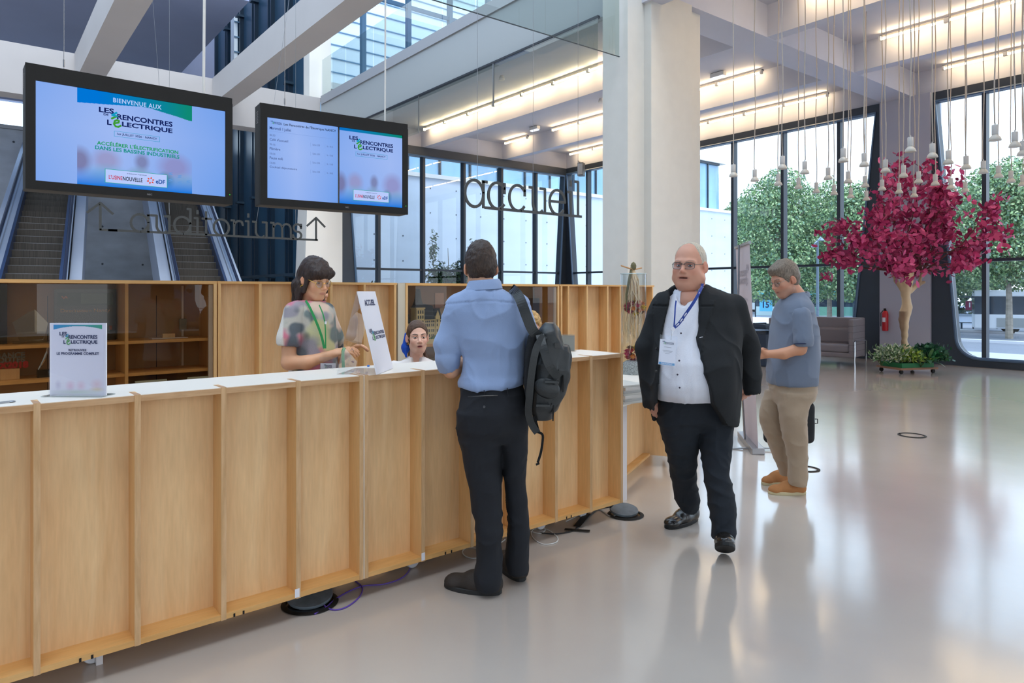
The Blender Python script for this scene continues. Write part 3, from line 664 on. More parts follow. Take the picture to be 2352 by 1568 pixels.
MB().box(dv2-.011, dv2+.011, .04, .4, .06, ZT-.024).build('divider', M_woodin, cabL)
Z1 = 1.165; Z2 = .925
for a, b in ((dv2+.011, dv-.011), (dv+.011, LL-.022)):
    for z in (Z1, Z2): MB().box(a, b, .06, .4, z-.022, z).build('shelf', M_woodx, cabL)
for x in (dv-.45, dv-.12, dv+.28):
    MB().box(x-.002, x+.002, .402, .4035, .3, 1.5).build('peg_groove', M_black, cabL)
MB().box(LL-.16, LL-.145, .39, .404, .9, 1.58).build('cable_trunk', M_w2, cabL); MB().box(LL-.18, LL-.125, .37, .404, 1.22, 1.31).build('switch_box', mat('switch_grey', (150, 150, 146), rough=.5), cabL, bevel=.008)
dr = MB(); dr.box(dv+.05, LL-.05, .05, .40, .62, .80); drw = dr.build('drawer', M_woodin, cabL); fr = MB()
fr.prism([(dv+.055, .60), (LL-.055, .60), (LL-.055, .865), (dv+.42, .865), (dv+.405, .80), (dv+.285, .80), (dv+.27, .865), (dv+.055, .865)], .035, .05); fr.build('drawer_front', mat('pale_green_grey', (190, 198, 186), rough=.4), drw)
cabR, sR0, LR = cabinet(931, 1283, 'right glass-fronted birch display cabinet holding a toy-brick castle, behind the backpack man', [], [])
MB().box(.022, LR-.022, .03, .40, .99, 1.02).build('shelf', M_woodx, cabR); MB().box(.022, LR-.022, .03, .40, .82, .84).build('shelf', mat('pale_shelf', (222, 222, 212), rough=.4), cabR)
MB().box(.03, LR-.03, .04, .40, 1.02, 1.06).build('plinth', mat('cream_plinth', (224, 220, 184), rough=.5), cabR)
bkp = MB(); bkp.box(LR*.55, LR-.022, .398, .404, .06, ZT-.03); bkp.build('pale_back', mat('pale_grey_back', (188, 184, 170), rough=.6), cabR)
# --- contents of the left cabinet
def inL(x, y, z): return cpt(sL0+x, NB-.01+y, z)
r = empty('framed_poster', inL(shelf_pt(124, NB+.3)-sL0, .30, Z1), CA, 'dark framed poster with gold lettering Destination Nancy in the left cabinet', 'poster')
pw = shelf_pt(266, NB+.3)-shelf_pt(124, NB+.3); MB().box(0, pw, 0, .02, 0, .385).build('frame', M_blackg, r)
fl = Flat(pw, .385, x0=0, z0=0, y=0); mg_ = mat('gold_ink', (196, 150, 74), rough=.5); fl.text('Destination Nancy', .1, .54, .9, .62, mg_, bold=.0); fl.rect(.05, .68, .95, .93, mat('poster_photo', (44, 60, 50), rough=.3), 1); fl.rect(.42, .72, .85, .92, mat('poster_photo2', (70, 88, 72), rough=.3), 2)
fl.stroke([(.12, .86), (.15, .82), (.18, .86), (.2, .83)], .006, mat('orange_mark', (210, 130, 70), rough=.4), 3); fl.rect(.88, .2, .93, .28, mat('rust', (150, 80, 40), rough=.5), 2); fl.build({mg_.name: 'gold_lettering', 'poster_photo': 'photo', 'poster_photo2': 'photo', 'orange_mark': 'emblem', 'rust': 'mark'}, r)
o = MB().box(0, .30, 0, .02, 0, .42).build('framed_poster', M_blackg, None, loc=inL(shelf_pt(-110, NB+.3)-sL0, .30, Z1), rz=CA); tag(o, 'black frame cut by the left picture border in the left cabinet', 'poster')
# glass award on the upper shelf
M_acr = glassm('clear_acrylic', (236, 240, 240), refl=1.3)
r = empty('glass_award', inL(shelf_pt(72, NB+.25)-sL0, .26, Z1), CA, 'clear engraved glass award on the upper shelf, left of the dark poster', 'award')
MB().box(-.11, .11, -.03, .03, 0, .022).build('base', M_acr, r, bevel=.003); MB().prism([(-.07, .02), (.07, .02), (.10, .14), (.02, .24), (-.02, .22), (-.11, .15)], -.008, .008).build('plate', M_acr, r)
r = empty('award', inL(shelf_pt(22, NB+.2)-sL0, .2, Z2), CA, 'wooden block award with red figures on the lower shelf, at the left border', 'award')
MB().box(-.055, .055, -.03, .03, 0, .075).build('block', M_wood, r, bevel=.003); V, Fs = text_verts('PRIX2018', .06, .004, .006); tb = MB(); tb.add([(v[0]-.14, -v[2], v[1]+.078) for v in V], Fs); tb.build('red_lettering', M_red, r)
V, Fs = text_verts('FRANCE', .05, .002, .006); tb = MB(); tb.add([(v[0]-.10, -v[2], v[1]+.15) for v in V], Fs); V, Fs = text_verts('ROUTES', .05, .002, .006); tb.add([(v[0]-.10, -v[2], v[1]+.118) for v in V], Fs); tb.build('grey_lettering', mat('grey_letter', (116, 120, 122), rough=.5), r)
r = empty('trophy', inL(shelf_pt(100, NB+.2)-sL0, .2, Z2), CA, 'slender curved silver trophy on black base beside the programme sign', 'trophy')
MB().box(-.04, .05, -.03, .03, 0, .055).build('base', M_blackg, r); t_ = MB(); t_.tube([(-.03, 0, .055), (.0, 0, .12), (.02, 0, .18), (.025, 0, .24)], [.006, .009, .008, .005], 6); t_.tube([(-.05, 0, .235), (.02, 0, .225), (.07, 0, .235)], [.003, .01, .003], 6); t_.build('figure', M_chrome, r)
r = empty('leaflet_holder', inL(shelf_pt(385, NB+.25)-sL0, .24, Z1), CA, 'small wooden block with papers lying on the upper cabinet shelf, right compartment', 'holder')
MB().box(-.045, .045, -.02, .02, 0.004, .035).build('block', M_wood, r); MB().box(-.13, .13, -.06, .05, 0, .004).build('papers', M_paperw, r)
# mannequin busts with white tops seen in the cabinet
# --- castle of toy bricks
def castle():
    s = shelf_pt(950, NB+.2)-sR0; r = empty('toy_brick_castle', cpt(sR0+s-.03, NB+.1, 1.06), CA, 'cream toy-brick castle with a dark pointed tower roof in the right display cabinet', 'model')
    cr = mat('cream_brick', (226, 218, 172), rough=.4); dk = mat('dark_slate_brick', (40, 48, 52), rough=.4); gn = mat('green_brick', (54, 110, 60), rough=.5)
    k_ = .0036*1.0
    b = MB(); b.box(.0, .30, .0, .16, 0, .19); b.box(-.005, .085, -.012, .09, 0, .31); b.box(-.01, .31, -.006, .002, .10, .108); b.box(.22, .27, -.012, .05, 0, .23); b.box(-.012, .092, -.018, .1, .30, .315); b.box(.09, .30, -.012, .0, .185, .195); b.prism([(.225, .23), (.265, .23), (.245, .285)], -.012, .0); b.build('walls', cr, r)
    t1 = MB(); t1.prism([(-.02, .315), (.10, .315), (.085, .335), (.062, .38), (.055, .43), (.042, .50), (.030, .43), (.020, .38), (.0, .335)], .0, .075); t1.build('tower_roof', dk, r)
    t1 = MB(); t1.prism([(.085, .195), (.215, .195), (.20, .33), (.10, .35), (.085, .35)], .01, .15); t1.build('main_roof', dk, r)
    t1 = MB(); t1.prism([(.215, .195), (.305, .195), (.28, .30), (.215, .30)], .01, .15); t1.build('wing_roof', dk, r)
    t1 = MB(); t1.prism([(-.085, 0), (-.05, 0), (-.05, .16), (-.085, .16)], .03, .07); t1.build('side_turret', cr, r)
    t1 = MB(); t1.prism([(-.092, .16), (-.043, .16), (-.068, .25)], .025, .075); t1.build('turret_roof', dk, r)
    for zz in (.02, .075, .13, .155, .205, .255):
        for x in (.008, .034, .060): MB().box(x, x+.014, -.0135, -.012, zz, zz+.032).build('window', dk, r)
    for zz in (.02, .07, .125, .165):
        for x in (.105, .125, .145, .175, .195, .232, .28): MB().box(x, x+.011, -.0135 if x == .232 else -.0018, -.0 , zz, zz+.028).build('window', dk, r)
    for x in np.arange(0, .3, .022): MB().box(x, x+.012, -.03, -.018, 0, .012+.008*((x*1000) % 3)).build('shrub', gn, r)
castle()
o = MB().box(0, .09, 0, .012, 0, .13); o = o.build('framed_picture', mat('brown_frame', (70, 56, 44), rough=.4), None, loc=cpt(shelf_pt(1213, NB+.28), NB+.3, 1.17), rz=CA)
o.scale = (2.3, 1, 2.2); tag(o, 'dark brown framed picture at the right end of the castle cabinet', 'picture')
# white T-shirt on a stand inside the right cabinet
def shirt_stand(px, z, lab):
    r = empty('display_shirt', cpt(shelf_pt(px, NB+.25), NB+.3, z), CA, lab, 'shirt')
    m = mat('pale_shirt_%d' % px, (206, 198, 186), rough=.8); b = MB(); b.lathe([(.09, 0), (.105, .12), (.11, .22), (.08, .28), (.03, .31), (.03, .32)], 16); o_ = b.build('bust', m, r); o_.scale = (1.25, .5, 1)
    b = MB(); b.tube([(-.02, -.03, .315), (.02, -.055, .26), (.035, -.06, .2)], .006, 6); b.build('ribbon', M_wood, r)
shirt_stand(1027, 1.06, 'white T-shirt on a bust with a tan ribbon, behind the toy-brick castle')
o = MB(); o.box(0, .11, 0, .004, 0, .16); tag(o.build('notice_sheet', mat('pink_notice', (226, 190, 176), rough=.6), None, loc=cpt(shelf_pt(1000, NB+.38), NB+.385, 1.36), rz=CA), 'pale notice sheet pinned high in the castle cabinet', 'notice')

# ------------------------------------------------------------------ things on the counter
def sheet_bg(name, w, h, f, parent, y=-.0005, nx=60, nz=80, x0=None, z0=0., m=None, sub='artwork'):
    x0 = -w/2 if x0 is None else x0
    U, V = np.meshgrid(np.linspace(0, 1, nx), np.linspace(0, 1, nz)); P = np.stack([x0+U.ravel()*w, np.full(U.size, y), z0+V.ravel()*h], 1)
    idx = np.arange(nx*nz).reshape(nz, nx); Fq = np.stack([idx[:-1, :-1].ravel(), idx[:-1, 1:].ravel(), idx[1:, 1:].ravel(), idx[1:, :-1].ravel()], 1)
    return mesh_np(sub, P, Fq, m, parent, False, col=f(U.ravel(), V.ravel()))
def mixc(a, b, t): t = t[:, None]; return a*(1-t)+b*t
def blob(U, V, cx, cy, rx, ry, s=.25): d = np.sqrt(((U-cx)/rx)**2+((V-cy)/ry)**2); return np.clip((1-d)/s, 0, 1)
M_print = mat('printed_colour', (255, 255, 255), rough=.45, attr='Col')
def prog_art(U, V):
    c = np.tile(np.array(lin((226, 224, 234))), (len(U), 1)); wave = .955-.035*np.clip(np.abs(U-.5)*2, 0, 1)**2
    t = np.clip(U, 0, 1); hd = mixc(np.tile(np.array(lin((40, 140, 200))), (len(U), 1)), np.tile(np.array(lin((60, 160, 120))), (len(U), 1)), t)
    c = np.where((V > .965-.055*(2*np.abs(U-.52))**2)[:, None] & (V < .985)[:, None] & (U > .04)[:, None] & (U < .96)[:, None], hd, c)
    for cx, cy, rx, ry, col in ((.13, .13, .06, .07, (196, 190, 210)), (.36, .12, .09, .075, (222, 186, 206)), (.56, .12, .09, .075, (222, 190, 206)), (.86, .14, .12, .08, (226, 196, 204)), (.86, .07, .14, .035, (222, 206, 170)), (.5, .03, .5, .04, (200, 212, 200))):
        c = mixc(c, np.tile(np.array(lin(col)), (len(U), 1)), blob(U, V, cx, cy, rx*1.2, ry*1.2, .9)*.8)
    return c
sp_ = shelf_pt(178, NC+.13); r = empty('sign_holder', cpt(shelf_pt(180, NC+.13), NC+.13, 1.1128), math.radians(-2.5)-math.radians(38), 'white programme sign with the event logo standing in a clear holder on the counter, left', 'sign')
# sign faces the camera: its width runs along the camera's right
w_, h_ = .233, .292
MB().box(-w_/2, w_/2, -.003, .003, .004, h_).build('card', M_paperw, r); MB().box(-w_/2-.006, w_/2+.008, -.045, .045, 0, .004).build('foot', M_acr, r); MB().quad((-w_/2-.002, -.008, .004), (w_/2+.002, -.008, .004), (w_/2+.002, -.008, h_+.004), (-w_/2-.002, -.008, h_+.004)).build('clear_cover', glassm('acrylic_sheet', (244, 244, 248), refl=.8), r, recalc=False)
sheet_bg('a', w_*.94, h_*.97, prog_art, r, y=-.0036, z0=.006, m=M_print, nx=110, nz=260)
fl = Flat(w_, h_, z0=.004, y=-.0036); mgr = mat('logo_green', (96, 176, 96), rough=.5); mbl = mat('logo_blue', (60, 160, 190), rough=.5)
fl.logo(.18, .695, .85, .865, M_navy, mgr, mbl); fl.text('RETROUVEZ', .34, .60, .66, .63, M_navy, bold=.03); fl.text('LE PROGRAMME COMPLET', .13, .55, .88, .585, M_navy, bold=.03)
fl.build({M_navy.name: 'lettering', mgr.name: 'logo_mark', mbl.name: 'logo_mark'}, r)
# tall ACCUEIL sign, seen obliquely
a0 = cpt(shelf_pt(870, NC+.06), NC+.06, 1.1128)
P0 = gnd(866, 861, 1.1128); P1 = gnd(903, 846, 1.1128)
r = empty('sign_holder', (*P0[:2], 1.1128), math.atan2(P1[1]-P0[1], P1[0]-P0[0]), 'leaning white welcome sign lettered ACCUEIL in a clear stand in the middle of the counter', 'sign')
wS = float(np.linalg.norm(P1-P0)); print('accueil sign width', wS)
# the sheet leans back (away) as it rises
hS = .43
bd = MB(); bd.box(0, wS, 0, .005, 0, hS); bdo = bd.build('board', M_paperw, r); bdo.rotation_euler = (-math.radians(13.5), 0, 0); bdo.location = (0, 0, .002)
fl = Flat(wS, hS, x0=0, z0=0, y=0); fl.text('ACCUEIL', .22, .82, .80, .895, M_navy, bold=.03); fl.logo(.12, .40, .95, .54, M_navy, mgr, mbl); fl.build({M_navy.name: 'lettering', mgr.name: 'logo_mark', mbl.name: 'logo_mark'}, bdo)
st = MB(); st.quad((0, .21, .001), (wS, .21, .001), (wS, .106, hS*.97), (0, .106, hS*.97)); st.quad((0, .0, .001), (wS, .0, .001), (wS, .21, .001), (0, .21, .001))
st.build('clear_stand', glassm('acrylic_stand', (244, 246, 248), refl=1.), r, recalc=False)
SIGN2 = (r, bdo)
o = MB(); o.lathe([(.0, 0), (.007, .002), (.008, .007), (.0, .012)], 12); tag(o.build('board_pin', mat('blue_pin', (30, 110, 200), rough=.3), None, loc=tuple(gnd(846, 842, 1.1126))[:2]+(1.1126,)), 'tiny round blue pin lying on the counter by the welcome sign', 'pin')
# small sign holder at the right end
p = gnd(1304, 806, 1.1126); r = empty('leaflet_holder', (p[0], p[1], 1.1128), math.radians(-62), 'small clear leaflet holder on the right end of the counter top', 'holder')
MB().box(-.05, .05, 0, .004, .004, .11).build('card', mat('leaflet', (176, 160, 146), rough=.5), r); MB().box(-.055, .055, -.02, .03, 0, .004).build('foot', M_acr, r); MB().box(-.052, .052, -.006, -.004, .004, .12).build('clear_cover', M_acr, r)
# keys at the left border
p = gnd(6, 926, 1.1126); o = MB(); o.box(-.03, .02, -.008, .008, 0, .006); o.lathe([(.008, 0), (.014, .003), (.008, .006)], 10, (.03, .004, 0)); tag(o.build('key', M_grey, None, loc=(p[0], p[1], 1.1128), rz=.3), 'small grey key at the left end of the counter top', 'key')
# magazines on the low desk
pm = gnd(1440, 920, .712); zz = .712
for i in range(7):
    h = .016+.004*(i % 3); o = MB().box(-.11, .11, -.14, .14, 0, h).build('magazine', mat('magazine_%d' % i, [(196, 196, 190), (176, 178, 176), (206, 204, 200)][i % 3], rough=.5, vary=.2, vscale=(2, 2, 260)), None, loc=(pm[0]-.03+.004*(i % 2), pm[1]+.02, zz), rz=CA+.03*((i*7) % 3-1)-.1)
    tag(o, ('grey magazine on the low desk, topmost of the stack' if i == 6 else 'grey magazine in the stack on the low desk beside the counter end'), 'magazine', 'magazines stacked on the low desk'); zz += h
# vase arrangement
D_v = 6.88; pv = wp(1455, 858, D_v); r = empty('vase_arrangement', (pv[0], pv[1], .711), 0, 'tall clear glass cylinder with dried roses and trailing pale roots on the low desk', 'flower arrangement')
R_ = 29/1580*D_v; HV = 1.0
g_ = MB(); 
vs = []; n_ = 32
for k_ in range(n_):
    a = 2*PI*k_/n_; vs += [(R_*math.cos(a), R_*math.sin(a), 0), (R_*math.cos(a), R_*math.sin(a), HV)]
g_.add(vs, [(2*i, (2*i+2) % (2*n_), (2*i+3) % (2*n_), 2*i+1) for i in range(n_)], True); g_.build('glass_cylinder', glassm('vase_glass', (232, 238, 240), refl=1.6), r, recalc=False)
rim = MB(); rim.tube([(R_*math.cos(a), R_*math.sin(a), HV) for a in np.linspace(0, 2*PI, 32, endpoint=False)], .004, 6, closed=True); rim.build('rim', mat('glass_rim', (190, 204, 204), rough=.1), r)
gv = MB(); rr = np.random.default_rng(5)
gv.lathe([(R_-.01, .0), (R_-.008, .1), (R_-.05, .13), (0, .14)], 24); gv.build('gravel', mat('speckled_gravel', (170, 170, 168), rough=.9, vary=.6, vscale=(90, 90, 90), bump=.8, bscale=70), r)
rt = MB()
for i in range(26):
    a = i*2.4; rd = R_*(.25+.6*rr.random()); x, y = rd*math.cos(a), rd*math.sin(a); pts = [(0, 0, 1.05)]
    for j in range(1, 8):
        t = j/7; pts.append((x*min(1, t*2.2)+.015*rr.normal(), y*min(1, t*2.2)+.015*rr.normal(), 1.05-.86*t*(.7+.3*rr.random())))
    rt.tube(pts, [.007-.0006*j for j in range(8)], 5)
rt.build('roots', mat('pale_root', (220, 190, 150), rough=.7), r)
mo = MB(); mo.tube([(-.02, 0, 1.09), (-.06, 0, .95), (-.10, 0, .8), (-.105, 0, .62)], [.010, .013, .012, .005], 8); mo.lathe([(.0, 1.03), (.026, 1.05), (.03, 1.08), (.02, 1.105), (.0, 1.12)], 10); mo.build('moss', mat('moss', (110, 104, 76), rough=.95, bump=1, bscale=60), r)
tw = MB(); tw.tube([(-.2, -.02, 1.075), (0, 0, 1.04), (.12, 0, 1.06)], .007, 6); tw.build('twig', mat('twig', (188, 140, 92), rough=.8), r)
cols = [mat('rose_yellow', (226, 186, 30), rough=.6), mat('rose_orange', (214, 120, 40), rough=.6), mat('rose_red', (170, 34, 50), rough=.6), mat('rose_pink', (196, 60, 96), rough=.6), mat('rose_brown', (120, 80, 48), rough=.8)]
for cz, n__, rad in ((.66, 16, .085), (.20, 12, .085)):
    for i in range(n__+6):
        a = i*2.4; ph = math.acos(1-2*(i+.5)/(n__+6)); x, y, z = .02+rad*math.sin(ph)*math.cos(a), rad*math.sin(ph)*math.sin(a), cz+rad*.8*math.cos(ph)
        f = MB(); n2 = 9
        for ring, (q, hh) in enumerate(((.034, .0), (.024, .008), (.014, .014))):
            for j in range(5):
                b = j*1.257+ring*.6; cx_, cy_ = math.cos(b)*q, math.sin(b)*q; f.add([(x+cx_*.2, y+cy_*.2, z+hh-.01), (x+cx_-cy_*.5, y+cy_+cx_*.5, z+hh+.004), (x+cx_*1.1, y+cy_*1.1, z+hh+.014), (x+cx_+cy_*.5, y+cy_-cx_*.5, z+hh+.004)], [(0, 1, 2, 3)])
        f.lathe([(.0, -.02), (.02, -.01), (.022, .006), (.006, .016)], 8, (x, y, z)); f.build('rose', cols[(i*3+(i % 2)) % 5], r, recalc=False)
pc = empty('tent_card', tuple(gnd(1430, 900, .712))[:2]+(.712,), -.6, 'small white folded card standing by the foot of the glass vase', 'card'); MB().box(-.05, .05, 0, .003, 0, .09).build('card', M_paperw, pc)

# ------------------------------------------------------------------ hanging monitors
EM = {}
def em(name, c, s=1.0):
    if name not in EM: EM[name] = emis('screen_'+name, c, s)
    return EM[name]
E_col = emis('screen_picture', (255, 255, 255), .95, attr='Col')
BGC = np.array(lin((146, 176, 236)))
def screen_bg(U, V):
    c = np.tile(np.array(lin((158, 184, 240))), (len(U), 1)); e = np.clip(np.abs(U-.4)*1.3+np.abs(V-.6)*.4, 0, 1); return mixc(c, np.tile(np.array(lin((112, 158, 232))), (len(U), 1)), e)
def people_band(c, U, V, k_=1.):
    base = np.tile(np.array(lin((150, 150, 190))), (len(U), 1))
    for cx, cy, rx, ry, col in ((.02, .25, .1, .15, (110, 90, 120)), (.24, .28, .13, .13, (150, 140, 180)), (.25, .1, .2, .14, (120, 170, 210)), (.54, .30, .07, .1, (110, 104, 140)), (.52, .13, .12, .12, (120, 150, 170)), (.84, .28, .17, .16, (140, 130, 180)), (.92, .1, .16, .12, (130, 170, 200)), (.75, .12, .08, .1, (60, 120, 120))):
        c = mixc(c, np.tile(np.array(lin(col)), (len(U), 1)), blob(U, V, cx, cy, rx*1.15, ry*1.15, .6)*.68)
    t = np.clip((.2-V)/.2, 0, 1)**1.2; return mixc(c, np.tile(np.array(lin((10, 118, 220))), (len(U), 1)), t)
def poster1(U, V):
    c = screen_bg(U*.6+.2, V); c = people_band(c, U, V)
    xs = np.array([0, .2, .52, .62, .7, .87, .96, 1]); ys = np.array([.153, .134, .098, .10, .117, .148, .17, .173])
    edge = 1-np.interp(U, xs, ys); a = np.tile(np.array(lin((0, 116, 212))), (len(U), 1)); b = np.tile(np.array(lin((14, 136, 116))), (len(U), 1))
    return np.where((V > edge)[:, None], mixc(a, b, np.clip(U*1.25-.2, 0, 1)), c)
def poster2(U, V):
    c = screen_bg(U*.5, V); c = people_band(c, U, V*.95)
    a = np.tile(np.array(lin((10, 112, 200))), (len(U), 1)); b = np.tile(np.array(lin((10, 134, 110))), (len(U), 1)); return np.where((V > .962)[:, None], mixc(a, b, U), c)
def edf(fl, u0, v0, u1, v1, L=4):
    """orange petal star and the dark blue letters"""
    cu, cv_ = u0+(u1-u0)*.25, (v0+v1)/2; ru = (u1-u0)*.2; rv = ru*fl.w/fl.h
    for i in range(6):
        a = i*PI/3+.3; pts = []
        for t in range(8):
            b = 2*PI*t/8; x, y = .72+.30*math.cos(b), .17*math.sin(b)*(1.2-.4*math.cos(b)); pts.append((cu+ru*(x*math.cos(a)-y*math.sin(a)), cv_+rv*(x*math.sin(a)+y*math.cos(a))))
        fl.poly(pts, em('orange', (216, 70, 44)), L)
    fl.text('eDF', u0+(u1-u0)*.52, v0+(v1-v0)*.22, u1, v1-(v1-v0)*.3, em('edfblue', (10, 70, 150)), L, bold=.03)
def sponsors(fl, u0, v0, u1, v1):
    fl.rect(u0, v0, u1, v1, em('boxgreen', (40, 160, 150)), 2); tu = .003; fl.rect(u0+tu, v0+tu*1.7, u1-tu, v1-tu*1.7, em('boxwhite', (178, 196, 244)), 3); W_ = u1-u0; Hh = v1-v0
    fl.text('un événement organisé par', u0+W_*.34, v0+Hh*.74, u0+W_*.66, v0+Hh*.84, em('navy', (16, 32, 90)), 4, bold=.01)
    fl.text("L'USINE", u0+W_*.06, v0+Hh*.28, u0+W_*.27, v0+Hh*.58, em('red', (190, 16, 48)), 4, bold=.02); fl.text('NOUVELLE', u0+W_*.275, v0+Hh*.26, u0+W_*.59, v0+Hh*.56, em('black', (14, 18, 36)), 4, bold=.02)
    edf(fl, u0+W_*.64, v0+Hh*.12, u0+W_*.96, v0+Hh*.78)
def monitor(px0, D0, px1, D1, lab, kind, yt, yb):
    P0 = ray(px0, D0); P1 = ray(px1, D1); rz = math.atan2(P1[1]-P0[1], P1[0]-P0[0]); w = float(np.linalg.norm(P1-P0)); zt = H+(HZ-yt)/F*D0; zb = H+(HZ-yb)/F*D0; h = zt-zb
    r = empty('hanging_monitor', (P0[0], P0[1], zb), rz, lab, 'monitor', None); dp = .16
    bz = .055; sx0 = bz*.95; sx1 = w-bz*.9; sz0 = .055; sz1 = h-.105
    MB().box(0, w, .012, dp, 0, h).build('casing', M_black, r, bevel=.008)
    f = MB(); f.prism([(0, 0), (w, 0), (w, sz0), (0, sz0)], -.012, .012); f.prism([(0, sz1), (w, sz1), (w, h-.045), (0, h-.045)], -.012, .012); f.box(0, sx0, -.012, .012, sz0, sz1); f.box(sx1, w, -.012, .012, sz0, sz1); f.build('bezel', M_black, r)
    MB().box(0, w, -.004, .012, h-.044, h-.002).build('top_cover', M_black, r)
    fl = Flat(w, .02, x0=0, z0=.02, y=-.0125); fl.text('NEC', .545, 0, .57, .55, mat('nec_grey%d' % px0, (130, 130, 130), rough=.4), bold=.02); fl.build({}, r)
    MB().box(w-.022, w-.018, -.0135, -.012, .07, .074).build('power_light', emis('green_led%d' % px0, (60, 255, 60), 2.), r)
    vg = MB()
    for j in range(8): vg.box(-.0012, 0, .05, .1, h-.06-j*.012, h-.055-j*.012)
    vg.build('vent', M_blackg, r)
    sw, sh = sx1-sx0, sz1-sz0
    sc = MB().box(sx0, sx1, .002, .01, sz0, sz1).build('screen', M_blackg, r)
    NV, GR, BL = em('navy', (16, 32, 90)), em('green', (60, 150, 50)), em('cyan', (20, 150, 190))
    if kind == 1:
        sheet_bg('bg', sw, sh, screen_bg, sc, y=.0015, x0=sx0, z0=sz0, m=E_col, sub='picture'); pu0, pu1 = .194, .802
        sheet_bg('p', sw*(pu1-pu0), sh, poster1, sc, y=.0008, x0=sx0+sw*pu0, z0=sz0, m=E_col, nx=170, nz=260, sub='picture')
        fl = Flat(sw, sh, x0=sx0, z0=sz0, y=.0008)
        fl.text('BIENVENUE AUX', .372, 1-.096, .628, 1-.047, em('pale', (178, 200, 246)), 2, bold=.02, spacing=1.1)
        fl.logo(.300, 1-.349, .690, 1-.166, NV, GR, BL)
        fl.frame(.377, 1-.457, .619, 1-.398, .0022, BL, 2); fl.text('1er JUILLET 2026 · NANCY', .392, 1-.443, .604, 1-.414, NV, 3, bold=.02)
        fl.text("ACCÉLÉRER L'ÉLECTRIFICATION", .290, 1-.566, .722, 1-.518, em('teal', (30, 150, 90)), 2, bold=.03); fl.text('DANS LES BASSINS INDUSTRIELS', .281, 1-.617, .729, 1-.577, em('teal2', (20, 140, 130)), 2, bold=.03)
        for i in range(7):
            u = .62+.05*(i % 4); v = .10+.07*(i//4)+.02*(i % 2); fl.stroke([(u+.02, v+.03), (u, v+.02), (u+.02, v+.01), (u, v)], .004, em('streak', (96, 148, 212)), 2)
        sponsors(fl, .330, 1-.958, .661, 1-.81)
    else:
        sheet_bg('bg', sw*.497, sh, screen_bg, sc, y=.0015, x0=sx0, z0=sz0, m=E_col, sub='picture'); sheet_bg('p', sw*.492, sh, poster2, sc, y=.0008, x0=sx0+sw*.508, z0=sz0, m=E_col, nx=90, nz=260, sub='picture')
        fl = Flat(sw, sh, x0=sx0, z0=sz0, y=.0008); BK = em('black', (14, 18, 36)); GY = em('inkgrey', (86, 104, 150)); LG = em('line', (120, 150, 210))
        fl.logo(.025, 1-.075, .098, 1-.035, NV, GR, BL); fl.text("Les Rencontres de l'Électrique NANCY", .112, 1-.083, .482, 1-.035, BK, 2, bold=.012); fl.text('Mercredi 1 juillet', .018, 1-.155, .162, 1-.108, NV, 2, bold=.004)
        fl.rect(.018, 1-.168, .480, 1-.165, LG, 2)
        for i, (hr, ev, sa, fi) in enumerate((('8h30', "Café d'accueil", 'Salon 200', 'fin : 9h15'), ('9h15', 'Plénière', 'Salle 201', 'fin : 12h00'), ('10h30', 'Pause café', 'Salon 200', 'fin : 11h00'), ('12h00', 'Cocktail déjeunatoire', 'Salon 200', 'fin : 14h00'))):
            v = 1-.215-.115*i; fl.text(hr, .018, v-.012, .055, v+.012, GY, 2, bold=.0); ln = .0088*len(ev)
            fl.text(ev, .018, v-.068, .018+ln, v-.036, em('inkdark', (44, 56, 100)), 2, bold=.0); fl.text(sa, .312, v-.068, .365, v-.046, GY, 2, bold=0); fl.text(fi, .415, v-.068, .46, v-.046, GY, 2, bold=0); fl.rect(.298, v-.085, .2995, v-.035, LG, 2); fl.rect(.402, v-.085, .4035, v-.035, LG, 2)
        fl.logo(.582, 1-.26, .925, 1-.092, NV, GR, BL); fl.frame(.63, 1-.355, .878, 1-.295, .0022, BL, 2); fl.text('1er JUILLET 2026 · NANCY', .643, 1-.34, .864, 1-.311, NV, 3, bold=.02)
        sponsors(fl, .61, 1-.945, .892, 1-.80)
    nm = {m_.name: 'lettering' for m_ in EM.values()}; fl.build(nm, sc)
    return r, w, h, dp
mA, wA, hA, dA = monitor(58, 4.25, 533, 5.05, 'large wall-sized monitor hanging at the left showing the welcome poster', 1, 142, 433)
mB, wB, hB, dB = monitor(597, 5.22, 936, 5.90, 'hanging monitor beside it with the day schedule and a poster on its right half', 2, 235, 470)
def cable(name, m_, x, y, zb, r_, lab, top=6.7, thick=.0022, wob=0, m=None):
    p = m_.matrix_world if False else None
    rz = m_.rotation_euler.z; X = m_.location.x+math.cos(rz)*x-math.sin(rz)*y; Y = m_.location.y+math.sin(rz)*x+math.cos(rz)*y; Z = m_.location.z+zb
    b = MB(); n = 14; b.tube([(wob*math.sin(i*.9), wob*math.cos(i*.7), (12.4-Z)*i/n) for i in range(n+1)], thick, 6)
    if not wob: b.tube([(0, .0, 0), (.01, 0, .015), (0, 0, .035), (-.01, 0, .015)], .003, 6, closed=True); b.tube([(0, 0, .035), (0, 0, .08)], .006, 6)
    o = b.build(name, m or M_grey, None, loc=(X, Y, Z)); tag(o, lab, 'cable'); return o
cable('steel_cable', mA, .17*wA/1.0, .08, hA, .002, 'steel suspension cable over the left end of the welcome monitor')
cable('power_cable', mA, .86*wA, .08, hA, .008, 'thick white cable running up from the right end of the welcome monitor', thick=.010, wob=.006, m=M_cable_w)
cable('steel_cable', mB, .17*wB, .08, hB, .002, 'steel suspension cable over the left end of the schedule monitor')
cable('power_cable', mB, .86*wB, .08, hB, .006, 'thin white cable running up from the right end of the schedule monitor', thick=.007, wob=.004, m=M_cable_w)

